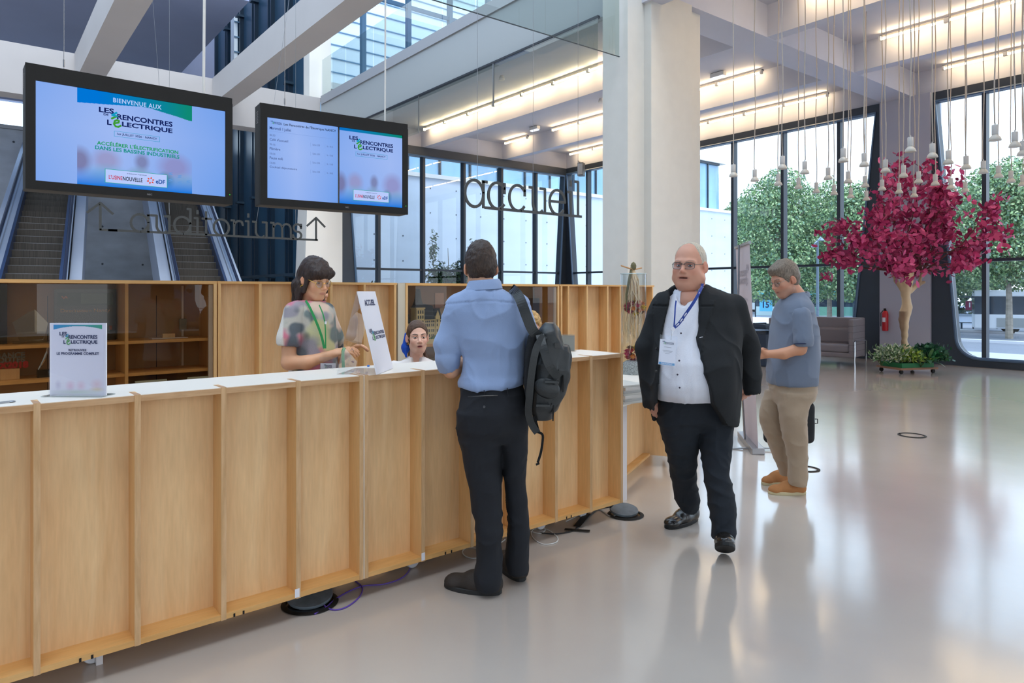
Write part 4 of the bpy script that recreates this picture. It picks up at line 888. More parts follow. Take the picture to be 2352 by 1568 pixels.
# ------------------------------------------------------------------ lettering signs cut from metal
def arc(cx, cz, rx, rz, a0, a1, n=18): return [(cx+rx*math.cos(math.radians(a0+(a1-a0)*i/n)), cz+rz*math.sin(math.radians(a0+(a1-a0)*i/n))) for i in range(n+1)]
def glyph(ch):
    """strokes in x-height units, baseline 0; returns (strokes, advance)"""
    r = .5; S = []
    if ch == 'a': S = [arc(.5, .5, .5, .5, 0, 360, 28), [(1.0, .98), (1.0, .0)], [(.95, .98), (1.2, .98)]]; w = 1.28
    elif ch == 'c': S = [arc(.5, .5, .5, .5, 35, 320, 24), [(.92, 1.0), (.92, .62)]]; w = 1.2
    elif ch == 'u': S = [[(.0, .98), (.22, .98), (.22, .4)]+arc(.58, .4, .36, .4, 180, 310, 12), [(.68, .98), (.98, .98), (.98, .0)]]; w = 1.28
    elif ch == 'e': S = [[(.02, .52), (.98, .52)]+arc(.5, .5, .5, .5, 3, 320, 26)]; w = 1.2
    elif ch == 'i': S = [[(.0, .98), (.2, .98), (.2, 0)], [(.2, 1.25), (.2, 1.45)]]; w = .5
    elif ch == 'l': S = [[(0, 1.45), (.2, 1.45), (.2, 0)]]; w = .45
    elif ch == 'd': S = [arc(.5, .5, .5, .5, 0, 360, 28), [(.8, 1.5), (1.0, 1.5), (1.0, .0)]]; w = 1.25
    elif ch == 't': S = [[(.25, 1.4), (.25, 0)], [(0, .98), (.6, .98)]]; w = .75
    elif ch == 'o': S = [arc(.5, .5, .5, .5, 0, 360, 28)]; w = 1.15
    elif ch == 'r': S = [[(0, .98), (.2, .98), (.2, 0)], [(.2, .6)]+arc(.55, .6, .35, .36, 150, 60, 8)+[(.8, .7)]]; w = .98
    elif ch == 'm': S = [[(0, .98), (.2, .98), (.2, 0)], arc(.52, .6, .32, .36, 180, 0, 10)+[(.84, 0)], arc(1.16, .6, .32, .36, 180, 0, 10)+[(1.48, 0)]]; w = 1.65
    elif ch == 's': S = [arc(.32, .74, .28, .25, 20, 250, 12)+arc(.32, .25, .3, .25, 75, -160, 12), [(.6, 1.0), (.6, .72)], [(.0, .0), (.0, .28)]]; w = .8
    return S, w
def letter_sign(name, word, P0, P1, z, xh, lab, arrows=False, t=.018, wires=()):
    P0 = np.array(P0); P1 = np.array(P1); L = float(np.linalg.norm(P1-P0)); rz = math.atan2(P1[1]-P0[1], P1[0]-P0[0]); r = empty(name, (P0[0], P0[1], z), rz, lab, 'sign')
    adv = sum(glyph(c)[1] for c in word); m0 = .95*xh*2.1 if arrows else 0; m1 = .6*xh*2 if arrows else 0; sc_ = (L-m0-m1)/(adv*xh); x = m0
    def rib(b, pts):
        for a, c in zip(pts[:-1], pts[1:]):
            b.bar((a[0], 0, a[1]), (c[0], 0, c[1]), .012, t, up=(0, 1, 0)) if False else b.bar((a[0]-(c[0]-a[0])*.06, 0, a[1]-(c[1]-a[1])*.06), (c[0]+(c[0]-a[0])*.06, 0, c[1]+(c[1]-a[1])*.06), .012, t, up=(1e-4, 0, 1) if abs(c[0]-a[0]) > abs(c[1]-a[1])*.001 else (1, 0, 0))
    def rib2(b, pts):
        for i_, (a, c) in enumerate(zip(pts[:-1], pts[1:])):
            dx, dz = c[0]-a[0], c[1]-a[1]; l = math.hypot(dx, dz) or 1; nx, nz = -dz/l*t/2, dx/l*t/2; ex, ez = dx/l*t*.25, dz/l*t*.25
            b.prism([(a[0]-ex+nx, a[1]-ez+nz), (a[0]-ex-nx, a[1]-ez-nz), (c[0]+ex-nx, c[1]+ez-nz), (c[0]+ex+nx, c[1]+ez+nz)], -.005-(i_ % 7)*.0003, .005+(i_ % 7)*.0003)
    for i, ch in enumerate(word):
        S, w = glyph(ch); b = MB()
        for st in S: rib2(b, [(x+p[0]*xh*sc_, p[1]*xh) for p in st])
        b.build('letter', M_sign, r); x += w*xh*sc_
    b = MB(); b.box((m0+.9*xh if not arrows else .2), L-(0 if not arrows else .05), -.005, .005, -t/2, t/2); b.build('base_bar', M_sign, r)
    if arrows:
        for xa in (.09+.02, L-.08):
            b = MB(); ah = xh*1.5; rib2(b, [(xa, 0), (xa, ah)]); rib2(b, [(xa-.145, ah-.135), (xa, ah), (xa+.145, ah-.135)]); b.build('arrow', M_sign, r)
        b = MB(); rib2(b, [(.11, 0), (.3, 0)]); b.build('base_bar', M_sign, r)
    for wx, z0_, ztop, dx in wires:
        b = MB(); b.tube([(wx*L, 0, z0_), (wx*L+dx, 0, ztop-z)], .0022, 5); b.build('wire', M_grey, r)
    return r
Yq = 5.4
def onY(px, Y): a = (px-CX)/F; D = Y/(FW[1]+a*RT[1]); return ray(px, D), D
A0, Da = onY(1068, Yq); A1, Db = onY(1336, Yq); zz = H+(HZ-476)/F*onY(1105, Yq)[1]
letter_sign('hanging_word_sign', 'accueil', A0, A1, zz, .255, 'thin grey metal word accueil hanging on wires in front of the glazing', t=.027, wires=[(.095, .26, 12.4, 0), (.55, .25, 12.4, 0), (.965, .37, 12.4, 0)])
Yq = 10.5
A0, Da = onY(208, Yq); A1, Db = onY(737, Yq); zz = H+(HZ-527)/F*onY(225, Yq)[1]
letter_sign('hanging_word_sign', 'auditoriums', A0, A1, zz, .235, 'thin dark word auditoriums between two up arrows, hanging before the escalators', arrows=True, t=.030, wires=[(.30, .25, 6.08, -.25), (.30, .25, 6.08, 0), (.68, .24, 6.08, .5), (.87, .24, 6.08, 0)])

# ------------------------------------------------------------------ escalators
def escalator(cx, cy, z, lab):
    a = math.atan2(-.127, .992); r = empty('escalator', (0, 0, 0), a, lab, 'escalator'); sl = .481; run = .40; rise = run*sl
    # local origin: step line at z=0 ; find start so that at (cx,cy) height = z
    d = np.array([.127, .992]); s = z/sl; p = np.array([cx, cy])-d*s; r.location = (p[0], p[1], 0)
    N = 34; ms = mat('step_grooved_%d' % int(cx*10), (70, 64, 58), rough=.5, metal=.3, vary=.35, vscale=(60, 1, 1))
    for i in range(N):
        MB().box(-.5, .5, i*run, i*run+run, i*rise-.25, i*rise+rise).build('step', ms, r)
        if i < 18: MB().box(-.5, .5, i*run-.004, i*run+.03, i*rise+rise, i*rise+rise+.006).build('step_nosing', M_grey, r)
    L = N*run; hL = N*rise
    def slab(x0, x1, o0, o1, nm, m_, y0=-.6, y1=None):
        y1 = L if y1 is None else y1; b = MB(); b.prism([(y0, y0*sl+o0), (y1, y1*sl+o0), (y1, y1*sl+o1), (y0, y0*sl+o1)], x0, x1, ax='x'); return b.build(nm, m_, r)
    for sx in (-1, 1):
        def X(a_, b_): return (a_, b_) if sx > 0 else (-b_, -a_)
        slab(*X(.5, .56), -.3, .42, 'skirt', mat('dark_blue_skirt', (44, 62, 96), rough=.3) if 'dark_blue_skirt' not in MATS else MATS['dark_blue_skirt'])
        slab(*X(.56, .66), -.3, .40, 'inner_deck', M_alu); slab(*X(.66, .69), -.3, .41, 'deck_gap', M_blackg); slab(*X(.69, .92), -.9, .36, 'outer_deck', M_alu)
        b = MB(); x = sx*.64; b.quad((x, -.4, -.4*sl+.4), (x, L, L*sl+.4), (x, L, L*sl+.95), (x, -.4, -.4*sl+.95)); b.build('glass_balustrade', M_glass, r, recalc=False)
        b = MB(); b.tube([(sx*.64, -.5, -.5*sl+.9), (sx*.64, L, L*sl+.98)], .035, 8); b.build('handrail', mat('handrail_rubber', (30, 38, 60), rough=.35) if 'handrail_rubber' not in MATS else MATS['handrail_rubber'], r)
    return r
escalator(1.08, 18.65, 1.83, 'left escalator rising away from the desk, dark grooved steps between aluminium decks')
escalator(4.55, 18.85, 1.85, 'right escalator rising away from the desk, beside the dark louvred glass wall')
# ================================================================== SIGNED-DISTANCE MODELLING KIT (for people, bags, sculpted trunk)
def surface_nets(V, lo, h):
    S = V < 0; nx, ny, nz = V.shape
    s = [S[i:nx-1+i, j:ny-1+j, k:nz-1+k] for i in (0, 1) for j in (0, 1) for k in (0, 1)]
    tot = sum(x.astype(np.int8) for x in s); cell = (tot > 0) & (tot < 8); ids = np.full(cell.shape, -1, dtype=np.int64); cidx = np.argwhere(cell); ids[cell] = np.arange(len(cidx))
    pos = np.zeros((len(cidx), 3)); cnt = np.zeros(len(cidx)); ci, cj, ck = cidx.T
    cr = [(i, j, k) for i in (0, 1) for j in (0, 1) for k in (0, 1)]
    for a in range(8):
        for b in range(a+1, 8):
            A, B = cr[a], cr[b]
            if sum(abs(x-y) for x, y in zip(A, B)) != 1: continue
            va = V[ci+A[0], cj+A[1], ck+A[2]]; vb = V[ci+B[0], cj+B[1], ck+B[2]]; m = (va < 0) != (vb < 0); t = np.where(m, va/(va-vb+1e-12), 0)
            for d in range(3): pos[:, d] += np.where(m, A[d]+t*(B[d]-A[d]), 0)
            cnt += m
    P = (cidx+pos/np.maximum(cnt, 1)[:, None])*h+np.array(lo); Fs = []
    for ax in range(3):
        o = [0, 1, 2]; o.remove(ax); sl0 = [slice(None)]*3; sl1 = [slice(None)]*3; sl0[ax] = slice(0, -1); sl1[ax] = slice(1, None)
        a, b = S[tuple(sl0)], S[tuple(sl1)]; e = np.argwhere(a != b); e = e[(e[:, o[0]] > 0) & (e[:, o[1]] > 0)]
        lim = np.array(cell.shape); e = e[(e[:, o[0]] < lim[o[0]]) & (e[:, o[1]] < lim[o[1]]) & (e[:, ax] < lim[ax])]
        if not len(e): continue
        def q(d0, d1): x = e.copy(); x[:, o[0]] -= d0; x[:, o[1]] -= d1; return ids[x[:, 0], x[:, 1], x[:, 2]]
        Q = np.stack([q(1, 1), q(0, 1), q(0, 0), q(1, 0)], 1); fl = a[tuple(e.T)]
        if ax == 1: fl = ~fl
        Q[~fl] = Q[~fl][:, ::-1]; Fs.append(Q)
    Fc = np.concatenate(Fs); Fc = Fc[(Fc >= 0).all(1)]
    return P, Fc
def vnoise(P, sc=1., seed=0):
    P = np.asarray(P)*sc+seed*17.13; i = np.floor(P).astype(np.int64); f = P-i; f = f*f*(3-2*f)
    def hsh(x, y, z):
        n = (x*374761393+y*668265263+z*2147483647+seed*9176) & 0x7fffffff; n = (n ^ (n >> 13))*1274126177 & 0x7fffffff; return ((n ^ (n >> 16)) & 0xffff)/65535.
    r = 0
    for dx in (0, 1):
        for dy in (0, 1):
            for dz in (0, 1):
                w = (f[:, 0] if dx else 1-f[:, 0])*(f[:, 1] if dy else 1-f[:, 1])*(f[:, 2] if dz else 1-f[:, 2]); r = r+w*hsh(i[:, 0]+dx, i[:, 1]+dy, i[:, 2]+dz)
    return r*2-1
class SDF:
    def __init__(s, lo, hi, h):
        lo, hi = np.minimum(lo, hi), np.maximum(lo, hi); s.lo = np.array(lo, float); s.h = h; s.n = np.ceil((np.array(hi)-s.lo)/h).astype(int)+1; s.V = np.full(s.n, 1., dtype=np.float32)
    def _sub(s, lo, hi):
        a = np.clip(np.floor((np.array(lo)-s.lo)/s.h).astype(int), 0, s.n); b = np.clip(np.ceil((np.array(hi)-s.lo)/s.h).astype(int)+1, 0, s.n)
        if (b <= a).any(): return None
        x, y, z = [s.lo[d]+np.arange(a[d], b[d])*s.h for d in range(3)]
        return (slice(a[0], b[0]), slice(a[1], b[1]), slice(a[2], b[2])), x[:, None, None], y[None, :, None], z[None, None, :]
    def _op(s, fn, lo, hi, k, mode):
        m = max(k, .01)+.03; r = s._sub(np.array(lo)-m, np.array(hi)+m)
        if r is None: return s
        sl, x, y, z = r; d = np.broadcast_to(fn(x, y, z), s.V[sl].shape); a = s.V[sl]
        if mode == 'u': h = np.clip(.5+.5*(a-d)/k, 0, 1); s.V[sl] = a*(1-h)+d*h-k*h*(1-h)
        elif mode == 's': h = np.clip(.5-.5*(a+d)/k, 0, 1); s.V[sl] = a*(1-h)-d*h+k*h*(1-h)
        return s
    def cut(s, fn):
        """remove where fn > 0 (fn is distance outwards)"""
        r = s._sub(s.lo, s.lo+s.n*s.h); sl, x, y, z = r; s.V = np.maximum(s.V, np.broadcast_to(fn(x, y, z), s.V.shape).astype(np.float32)); return s
    def cap(s, a, b, r1, r2=None, k=.02, mode='u', fx=1., fy=1., fz=1.):
        r2 = r1 if r2 is None else r2; a = np.array(a, float); b = np.array(b, float); S = np.array([fx, fy, fz]); A = a/S; B = b/S; ba = B-A; l2 = max((ba*ba).sum(), 1e-9); mr = max(r1, r2)*max(fx, fy, fz)
        def fn(x, y, z):
            px, py, pz = x/fx-A[0], y/fy-A[1], z/fz-A[2]; t = np.clip((px*ba[0]+py*ba[1]+pz*ba[2])/l2, 0, 1)
            return (np.sqrt((px-ba[0]*t)**2+(py-ba[1]*t)**2+(pz-ba[2]*t)**2)-(r1+(r2-r1)*t))*min(fx, fy, fz)
        return s._op(fn, np.minimum(a, b)-mr, np.maximum(a, b)+mr, k, mode)
    def ell(s, c, r, k=.02, mode='u', R=None):
        c = np.array(c, float); r = np.array(r, float); R = None if R is None else np.array(R); mr = r.max() if R is not None else r
        def fn(x, y, z):
            x, y, z = x-c[0], y-c[1], z-c[2]
            if R is not None: x, y, z = (R[0, 0]*x+R[1, 0]*y+R[2, 0]*z), (R[0, 1]*x+R[1, 1]*y+R[2, 1]*z), (R[0, 2]*x+R[1, 2]*y+R[2, 2]*z)
            k0 = np.sqrt((x/r[0])**2+(y/r[1])**2+(z/r[2])**2); k1 = np.sqrt((x/r[0]**2)**2+(y/r[1]**2)**2+(z/r[2]**2)**2); return k0*(k0-1)/(k1+1e-9)
        return s._op(fn, c-mr, c+mr, k, mode)
    def box(s, c, hsz, rnd=.01, k=.01, mode='u', R=None):
        c = np.array(c, float); q = np.array(hsz, float)-rnd; R = None if R is None else np.array(R); mr = np.linalg.norm(hsz) if R is not None else np.array(hsz)
        def fn(x, y, z):
            x, y, z = x-c[0], y-c[1], z-c[2]
            if R is not None: x, y, z = (R[0, 0]*x+R[1, 0]*y+R[2, 0]*z), (R[0, 1]*x+R[1, 1]*y+R[2, 1]*z), (R[0, 2]*x+R[1, 2]*y+R[2, 2]*z)
            dx, dy, dz = abs(x)-q[0], abs(y)-q[1], abs(z)-q[2]; return np.sqrt(np.maximum(dx, 0)**2+np.maximum(dy, 0)**2+np.maximum(dz, 0)**2)+np.minimum(np.maximum(np.maximum(dx, dy), dz), 0)-rnd
        return s._op(fn, c-mr, c+mr, k, mode)
    def loft(s, rings, k=.02, mode='u', e=2.3, grow=0., rot=0.):
        """rings: (z, cx, cy, rx, ry) from top to bottom or reverse"""
        g = np.array(sorted(rings)); zz = g[:, 0]; zf = np.linspace(zz[0], zz[-1], 160)
        def sm(c):
            v = np.interp(zf, zz, c); w = np.hanning(13); w /= w.sum(); return np.convolve(np.pad(v, 6, mode='edge'), w, 'valid')
        C = [sm(g[:, i]) for i in range(1, 5)]; cr_, sr_ = math.cos(rot), math.sin(rot)
        def fn(x, y, z):
            cx, cy, rx, ry = [np.interp(z, zf, c) for c in C]; rx = rx+grow; ry = ry+grow; dx, dy = x-cx, y-cy; u, v = cr_*dx+sr_*dy, -sr_*dx+cr_*dy
            q = (np.abs(u/rx)**e+np.abs(v/ry)**e)**(1/e); d = (q-1)*np.minimum(rx, ry); return np.maximum(d, np.maximum(z-zz[-1]-grow, zz[0]-grow-z))
        mx = max(g[:, 3].max(), g[:, 4].max())+grow
        return s._op(fn, (g[:, 1].min()-mx, g[:, 2].min()-mx, zz[0]-grow), (g[:, 1].max()+mx, g[:, 2].max()+mx, zz[-1]+grow), k, mode)
    def mesh(s):
        s.V[0] = s.V[-1] = .1; s.V[:, 0] = s.V[:, -1] = .1; s.V[:, :, 0] = s.V[:, :, -1] = .1; P, Fc = surface_nets(s.V.astype(np.float64), s.lo, s.h); q = P-P.mean(0); vol = np.einsum('ij,ij->i', q[Fc[:, 0]], np.cross(q[Fc[:, 1]], q[Fc[:, 2]])).sum()+np.einsum('ij,ij->i', q[Fc[:, 0]], np.cross(q[Fc[:, 2]], q[Fc[:, 3]])).sum(); return P, (Fc if vol > 0 else Fc[:, ::-1])
def vnormals(P, Fc):
    n = np.cross(P[Fc[:, 2]]-P[Fc[:, 0]], P[Fc[:, 3]]-P[Fc[:, 1]]); N = np.zeros_like(P)
    for i in range(4): np.add.at(N, Fc[:, i], n)
    return N/np.maximum(np.linalg.norm(N, axis=1), 1e-9)[:, None]
def smooth_mesh(P, Fc, it=2, lam=.5):
    for _ in range(it):
        A = np.zeros_like(P); c = np.zeros(len(P))
        for a, b in ((0, 1), (1, 2), (2, 3), (3, 0)):
            np.add.at(A, Fc[:, a], P[Fc[:, b]]); np.add.at(A, Fc[:, b], P[Fc[:, a]]); np.add.at(c, Fc[:, a], 1); np.add.at(c, Fc[:, b], 1)
        P = P*(1-lam)+lam*A/np.maximum(c, 1)[:, None]
    return P
def folds(P, Fc, amp=.004, sc=(10, 10, 6), seed=1, amp2=.0, ridge=True):
    N = vnormals(P, Fc); q = P*np.array(sc); n = vnoise(q+1.3*vnoise(q, .5, seed+5)[:, None], 1., seed)
    if ridge: n = 1-2*np.abs(n)**.7
    d = amp*n
    if amp2: d = d+amp2*vnoise(P*np.array(sc)*2.7, 1., seed+2)
    return P+N*d[:, None]
def joinm(parts):
    V = []; Fc = []; n = 0
    for P, f in parts: V.append(P); Fc.append(f+n); n += len(P)
    return np.concatenate(V), np.concatenate(Fc)

# ------------------------------------------------------------------ cloth + skin materials
def cloth(name, c, rough=.85, sheen=.2, bump=.25, bs=260): return mat(name, c, rough=rough, sheen=sheen, bump=bump, bscale=bs, vary=.05, vscale=(5, 5, 5))
M_skin = mat('skin', (220, 170, 140), rough=.5, attr='Col', sss=.06)
M_eye = mat('eye', (240, 238, 234), rough=.15, attr='Col')
M_lensg = glassm('spectacle_lens', (226, 228, 232), refl=.9)
M_rimd = mat('dark_spectacle_rim', (30, 50, 54), rough=.3); M_riml = mat('metal_spectacle_rim', (120, 110, 100), rough=.3, metal=.7); M_gold = mat('gold_metal', (214, 170, 80), rough=.25, metal=1)
def hair_mat(name, c, st=.5):
    m = bpy.data.materials.new(name); m.use_nodes = True; nt = m.node_tree; b = nt.nodes['Principled BSDF']; b.inputs['Roughness'].default_value = .45; b.inputs['Specular IOR Level'].default_value = .4
    t = nt.nodes.new('ShaderNodeTexCoord'); mp = nt.nodes.new('ShaderNodeMapping'); mp.inputs['Scale'].default_value = (260, 260, 26); mp.inputs['Rotation'].default_value = (.25, .3, 0); nt.links.new(t.outputs['Object'], mp.inputs[0])
    n = nt.nodes.new('ShaderNodeTexNoise'); n.inputs['Scale'].default_value = 1; n.inputs['Detail'].default_value = 3; n.inputs['Distortion'].default_value = .6; nt.links.new(mp.outputs[0], n.inputs['Vector'])
    r = nt.nodes.new('ShaderNodeValToRGB'); nt.links.new(n.outputs['Fac'], r.inputs[0]); cl = lin(c); r.color_ramp.elements[0].position = .35; r.color_ramp.elements[1].position = .65
    r.color_ramp.elements[0].color = (*[v*(1-st) for v in cl], 1); r.color_ramp.elements[1].color = (*[min(1, v*(1+st)) for v in cl], 1); nt.links.new(r.outputs[0], b.inputs['Base Color'])
    bp = nt.nodes.new('ShaderNodeBump'); bp.inputs['Strength'].default_value = .9; bp.inputs['Distance'].default_value = .004; nt.links.new(n.outputs['Fac'], bp.inputs['Height']); nt.links.new(bp.outputs[0], b.inputs['Normal']); MATS[name] = m
    return m

def headrot(yaw, pitch=0., roll=0.):
    """columns: head x (person's left..right), head y = face direction, head z = up. yaw 0 faces the camera, + turns to image right"""
    f = np.array([math.sin(yaw)*math.cos(pitch), -math.cos(yaw)*math.cos(pitch), math.sin(pitch)]); up = np.array([0, 0, 1.]); x = np.cross(f, up); x /= np.linalg.norm(x); z = np.cross(x, f)
    if roll: x, z = x*math.cos(roll)+z*math.sin(roll), z*math.cos(roll)-x*math.sin(roll)
    return np.stack([x, f, z], 1)
def make_head(c, R, sc, neck, skin, opt, h=.0036):
    """returns skin mesh + colours in person space.  neck: (point in person space, radius)"""
    g = SDF((-.11, -.14, -.26), (.11, .15, .15), h); wj = opt.get('jaw', 1.); fem = opt.get('fem', 0); fat = opt.get('fat', 0.)
    g.ell((0, -.012, .038), (.074, .094, .088), k=.01); g.ell((0, .028, -.03), (.058*wj, .066, .085), k=.03)
    g.ell((0, .062, -.094+fem*.007), (.026*wj, .022, .020), k=.03); g.cap((-.048*wj, .012, -.066), (-.02, .058, -.096), .018+fat*.02, .016, k=.03); g.cap((.048*wj, .012, -.066), (.02, .058, -.096), .018+fat*.02, .016, k=.03)
    if fat: g.ell((0, .02, -.112), (.050, .050, .026), k=.04); g.ell((.036, .045, -.052), (.028, .032, .034), k=.03); g.ell((-.036, .045, -.052), (.028, .032, .034), k=.03)
    for sx in (-1, 1):
        g.cap((sx*.014, .083-fem*.004, .022), (sx*.044, .070-fem*.003, .022), .010-fem*.002, .008-fem*.001, k=.02); g.ell((sx*.036, .060, -.022-fem*.004), (.022, .022, .018+fem*.006), k=.03)
        g.ell((sx*.031, .098, .004), (.017, .020, .011), k=.014, mode='s')
    g.cap((0, .086, .012), (0, .108, -.022), .0065, .0098, k=.012); g.ell((0, .108, -.027), (.0105, .0105, .0085), k=.008)
    for sx in (-1, 1): g.ell((sx*.0115, .098, -.031), (.0068, .009, .0062), k=.006); g.ell((sx*.006, .102, -.0375), (.0032, .005, .003), k=.003, mode='s')
    g.ell((0, .080, -.055), (.026, .016, .016), k=.024)
    mo = opt.get('open', 0.)
    lw = opt.get('mouth', 1.); g.cap((-.021*lw, .080, -.0570), (.021*lw, .080, -.0570), .0045, .0045, k=.006); g.ell((0, .0895, -.0562), (.016*lw, .0055, .0042), k=.006); g.ell((0, .0880, -.0668-mo), (.017*lw, .0065, .0050), k=.006)
    if mo: g.ell((0, .096, -.0612-mo*.4), (.017*lw, .014, .0016+mo*.55), k=.003, mode='s')
    else: g.cap((-.021*lw, .0945, -.0612), (.021*lw, .0945, -.0612), .0012, .0012, k=.003, mode='s')
    for sx in (-1, 1):
        Re = np.array(Matrix.Rotation(sx*.35, 3, 'Z')@Matrix.Rotation(-.15, 3, 'X')); g.ell((sx*.079, -.010, -.005), (.0085, .018, .031), k=.008, R=Re); g.ell((sx*.087, -.004, -.002), (.0045, .010, .019), k=.004, mode='s', R=Re); g.ell((sx*.073, -.002, -.028), (.006, .009, .010), k=.006)
    npt, nr = neck; nl = R.T@(np.array(npt)-np.array(c))/sc; g.cap((0, -.028, -.06), nl, .052*opt.get('neckw', 1), nr/sc, k=.03)
    P, Fc = g.mesh(); P = smooth_mesh(P, Fc, 1, .4)
    base = np.array(lin(skin)); col = np.tile(base, (len(P), 1)); x, y, z = P.T
    def m(d, t): w = np.clip(d, 0, 1)[:, None]; return w*np.array(t)[None]+(1-w)*1
    lip = np.clip(1.25-np.sqrt((x/(.0225*lw))**2+((z+.0612+mo*.5)/(.0085+mo*.5))**2), 0, 1)*(y > .07); lip = np.clip(lip*2.2, 0, 1)*opt.get('lipk', .75); lc = np.array(lin(opt.get('lips', (190, 110, 100))))
    col = col*(1-lip[:, None])+lc*lip[:, None]
    if mo: dk = (np.abs(x) < .0165*lw)*(np.abs(z+.0612+mo*.4) < .0012+mo*.5)*(y > .07); col = np.where(dk[:, None], np.array(lin((70, 34, 32)))[None], col)
    ch = np.clip(1-np.sqrt(((np.abs(x)-.045)/.028)**2+((z+.03)/.025)**2), 0, 1)*(y > .03); col *= m(ch*.6, (1.05, .82, .80)); ns = np.clip(1-np.sqrt((x/.016)**2+((z+.027)/.02)**2), 0, 1)*(y > .09); col *= m(ns*.7, (1.05, .80, .78))
    ear = (np.abs(x) > .07)*1.*(y < .03)*(np.abs(z+.003) < .035); col *= m(ear*.6, (1.04, .82, .78))
    bc = np.array(lin(opt.get('brow', (90, 66, 48)))); ax = np.abs(x); bz = .0225+.007*np.sin(np.clip((ax-.012)/.036, 0, 1)*PI*.75); b = (np.abs(z-bz) < .0034*(1.25-.6*np.clip((ax-.012)/.04, 0, 1)))*(ax > .012)*(ax < .050)*(y > .05)*opt.get('browk', .8); col = col*(1-b[:, None])+bc*b[:, None]
    if opt.get('stubble'): s_ = np.clip((-.035-z)/.03, 0, 1)*(y > -.02)*(z > -.125)*(1-lip)*opt['stubble']; col = col*(1-s_[:, None])+np.array(lin((150, 128, 116)))*s_[:, None]
    es = opt.get('shadow', .0)
    if es: e_ = np.clip(1.15-np.sqrt(((ax-.031)/.021)**2+((z-.008)/.014)**2), 0, 1)*(y > .05)*es; col = col*(1-e_[:, None])+np.array(lin((110, 70, 60)))*e_[:, None]
    col = np.clip(col*(1+.04*vnoise(P, 60, 3)[:, None]), 0, 1)
    P = P*np.array([1+(opt.get('wide', 1.)-1)*1., 1, 1]); return (P*sc)@R.T+np.array(c), Fc, col
def make_eyes(c, R, sc, parent, gaze=(0, 0), iris=(96, 80, 62), lid=.35, skin=(215, 168, 140), lash=True):
    for sx in (-1, 1):
        ec = np.array([sx*.031, .0745, .004]); n = 24; V = []; Cc = []
        gz = np.array([gaze[0], 1, gaze[1]]); gz = gz/np.linalg.norm(gz)
        for i in range(n+1):
            a = PI*i/n
            for j in range(n):
                b = 2*PI*j/n; d = np.array([math.sin(a)*math.cos(b), math.cos(a), math.sin(a)*math.sin(b)]); V.append(ec+d*.0122)
                ang = math.acos(max(-1, min(1, float(d@gz)))); Cc.append(lin((16, 14, 14)) if ang < .2 else (lin(iris) if ang < .47 else lin((226, 220, 214))))
        Fs = [(i*n+j, i*n+(j+1) % n, (i+1)*n+(j+1) % n, (i+1)*n+j) for i in range(n) for j in range(n)]
        mesh_np('eyeball', (np.array(V)*sc)@R.T+c, np.array(Fs), M_eye, parent, True, col=np.array(Cc))
        # upper and lower eyelid shells with a dark lash line
        for up in (1, -1):
            V = []; m_ = 12; open_ = (.50-lid*.5) if up > 0 else .40
            for i in range(m_+1):
                u = -1+2*i/m_; edge = open_*math.sqrt(max(0, 1-u*u*.92))
                for j in range(7):
                    v = edge+(1.25-edge)*j/6; ph = u*1.15; d = np.array([math.sin(ph)*math.cos(v), math.cos(ph)*math.cos(v), up*math.sin(v)]); V.append(ec+d*(.0138 if j else .0132))
            Fs = [(i*7+j, (i+1)*7+j, (i+1)*7+j+1, i*7+j+1) for i in range(m_) for j in range(6)]
            sk = np.array(lin(skin))*(.85, .72, .70) if True else 0; colr = np.tile(sk, (len(V), 1)); 
            if lash:
                for i in range(m_+1): colr[i*7] = np.array(lin((40, 28, 26)))
            mesh_np('eyelid', (np.array(V)*sc)@R.T+c, np.array(Fs), M_skin, parent, True, col=colr)
def specs(c, R, sc, parent, rimm, rx=.024, rz=.019, round_=True, e=2.0, half=False, down=-.0):
    def T(p): return tuple((np.array(p)*sc)@R.T+c)
    o = MB()
    for sx in (-1, 1):
        pts = []
        for i in range(24):
            a = 2*PI*i/24; ca, sa = math.cos(a), math.sin(a); pts.append(T((sx*.033+rx*np.sign(ca)*abs(ca)**(2/e), .1005-.004*abs(ca)-(.006 if ca*sx > 0 else 0)*abs(ca), .002+down+rz*np.sign(sa)*abs(sa)**(2/e))))
        o.tube(pts, .0013*sc, 6, closed=True)
        o.tube([T((sx*(.033+rx), .094, .008+down)), T((sx*.074, .06, .010)), T((sx*.078, -.005, .012)), T((sx*.076, -.025, -.004))], .0015*sc, 6)
        l = MB(); l.add(pts, [tuple(range(24))]); l.build('lens', M_lensg, None, recalc=False).parent = parent
    o.tube([T((-.010, .1, .008+down)), T((0, .103, .012+down)), T((.010, .1, .008+down))], .0013*sc, 6)
    return o.build('frame', rimm, parent)
def hair_mesh(fn, c, R, sc, m, parent, lo=(-.13, -.15, -.22), hi=(.13, .13, .16), h=.0042, amp=.003, nsc=(70, 30, 18), seed=3, name='hair'):
    g = SDF(lo, hi, h); fn(g); P, Fc = g.mesh(); P = smooth_mesh(P, Fc, 2, .5); N = vnormals(P, Fc); P = P+N*(amp*vnoise(P*np.array(nsc), 1., seed)+amp*.6*vnoise(P*np.array(nsc)*2.1, 1., seed+1))[:, None]
    return mesh_np(name, (P*sc)@R.T+c, Fc, m, parent, True)
def hair_short(g, top=.016, back=-.065, front=.062, temple=.0, side=.005):
    g.ell((0, -.014, .044), (.074+side, .096+.008, .086+top), k=.01); g.ell((0, -.032, .0), (.069+side, .076, .078), k=.03)
    g.ell((0, .093, -.035), (.095, .072, .094), k=.012, mode='s'); g.ell((0, .10, .03), (.066, .045, .036), k=.012, mode='s')
    for sx in (-1, 1): g.ell((sx*.088, -.004, -.016), (.026, .030, .040), k=.01, mode='s')
    g.cut(lambda x, y, z: back-z+.25*np.maximum(y+.04, 0)+0*x)
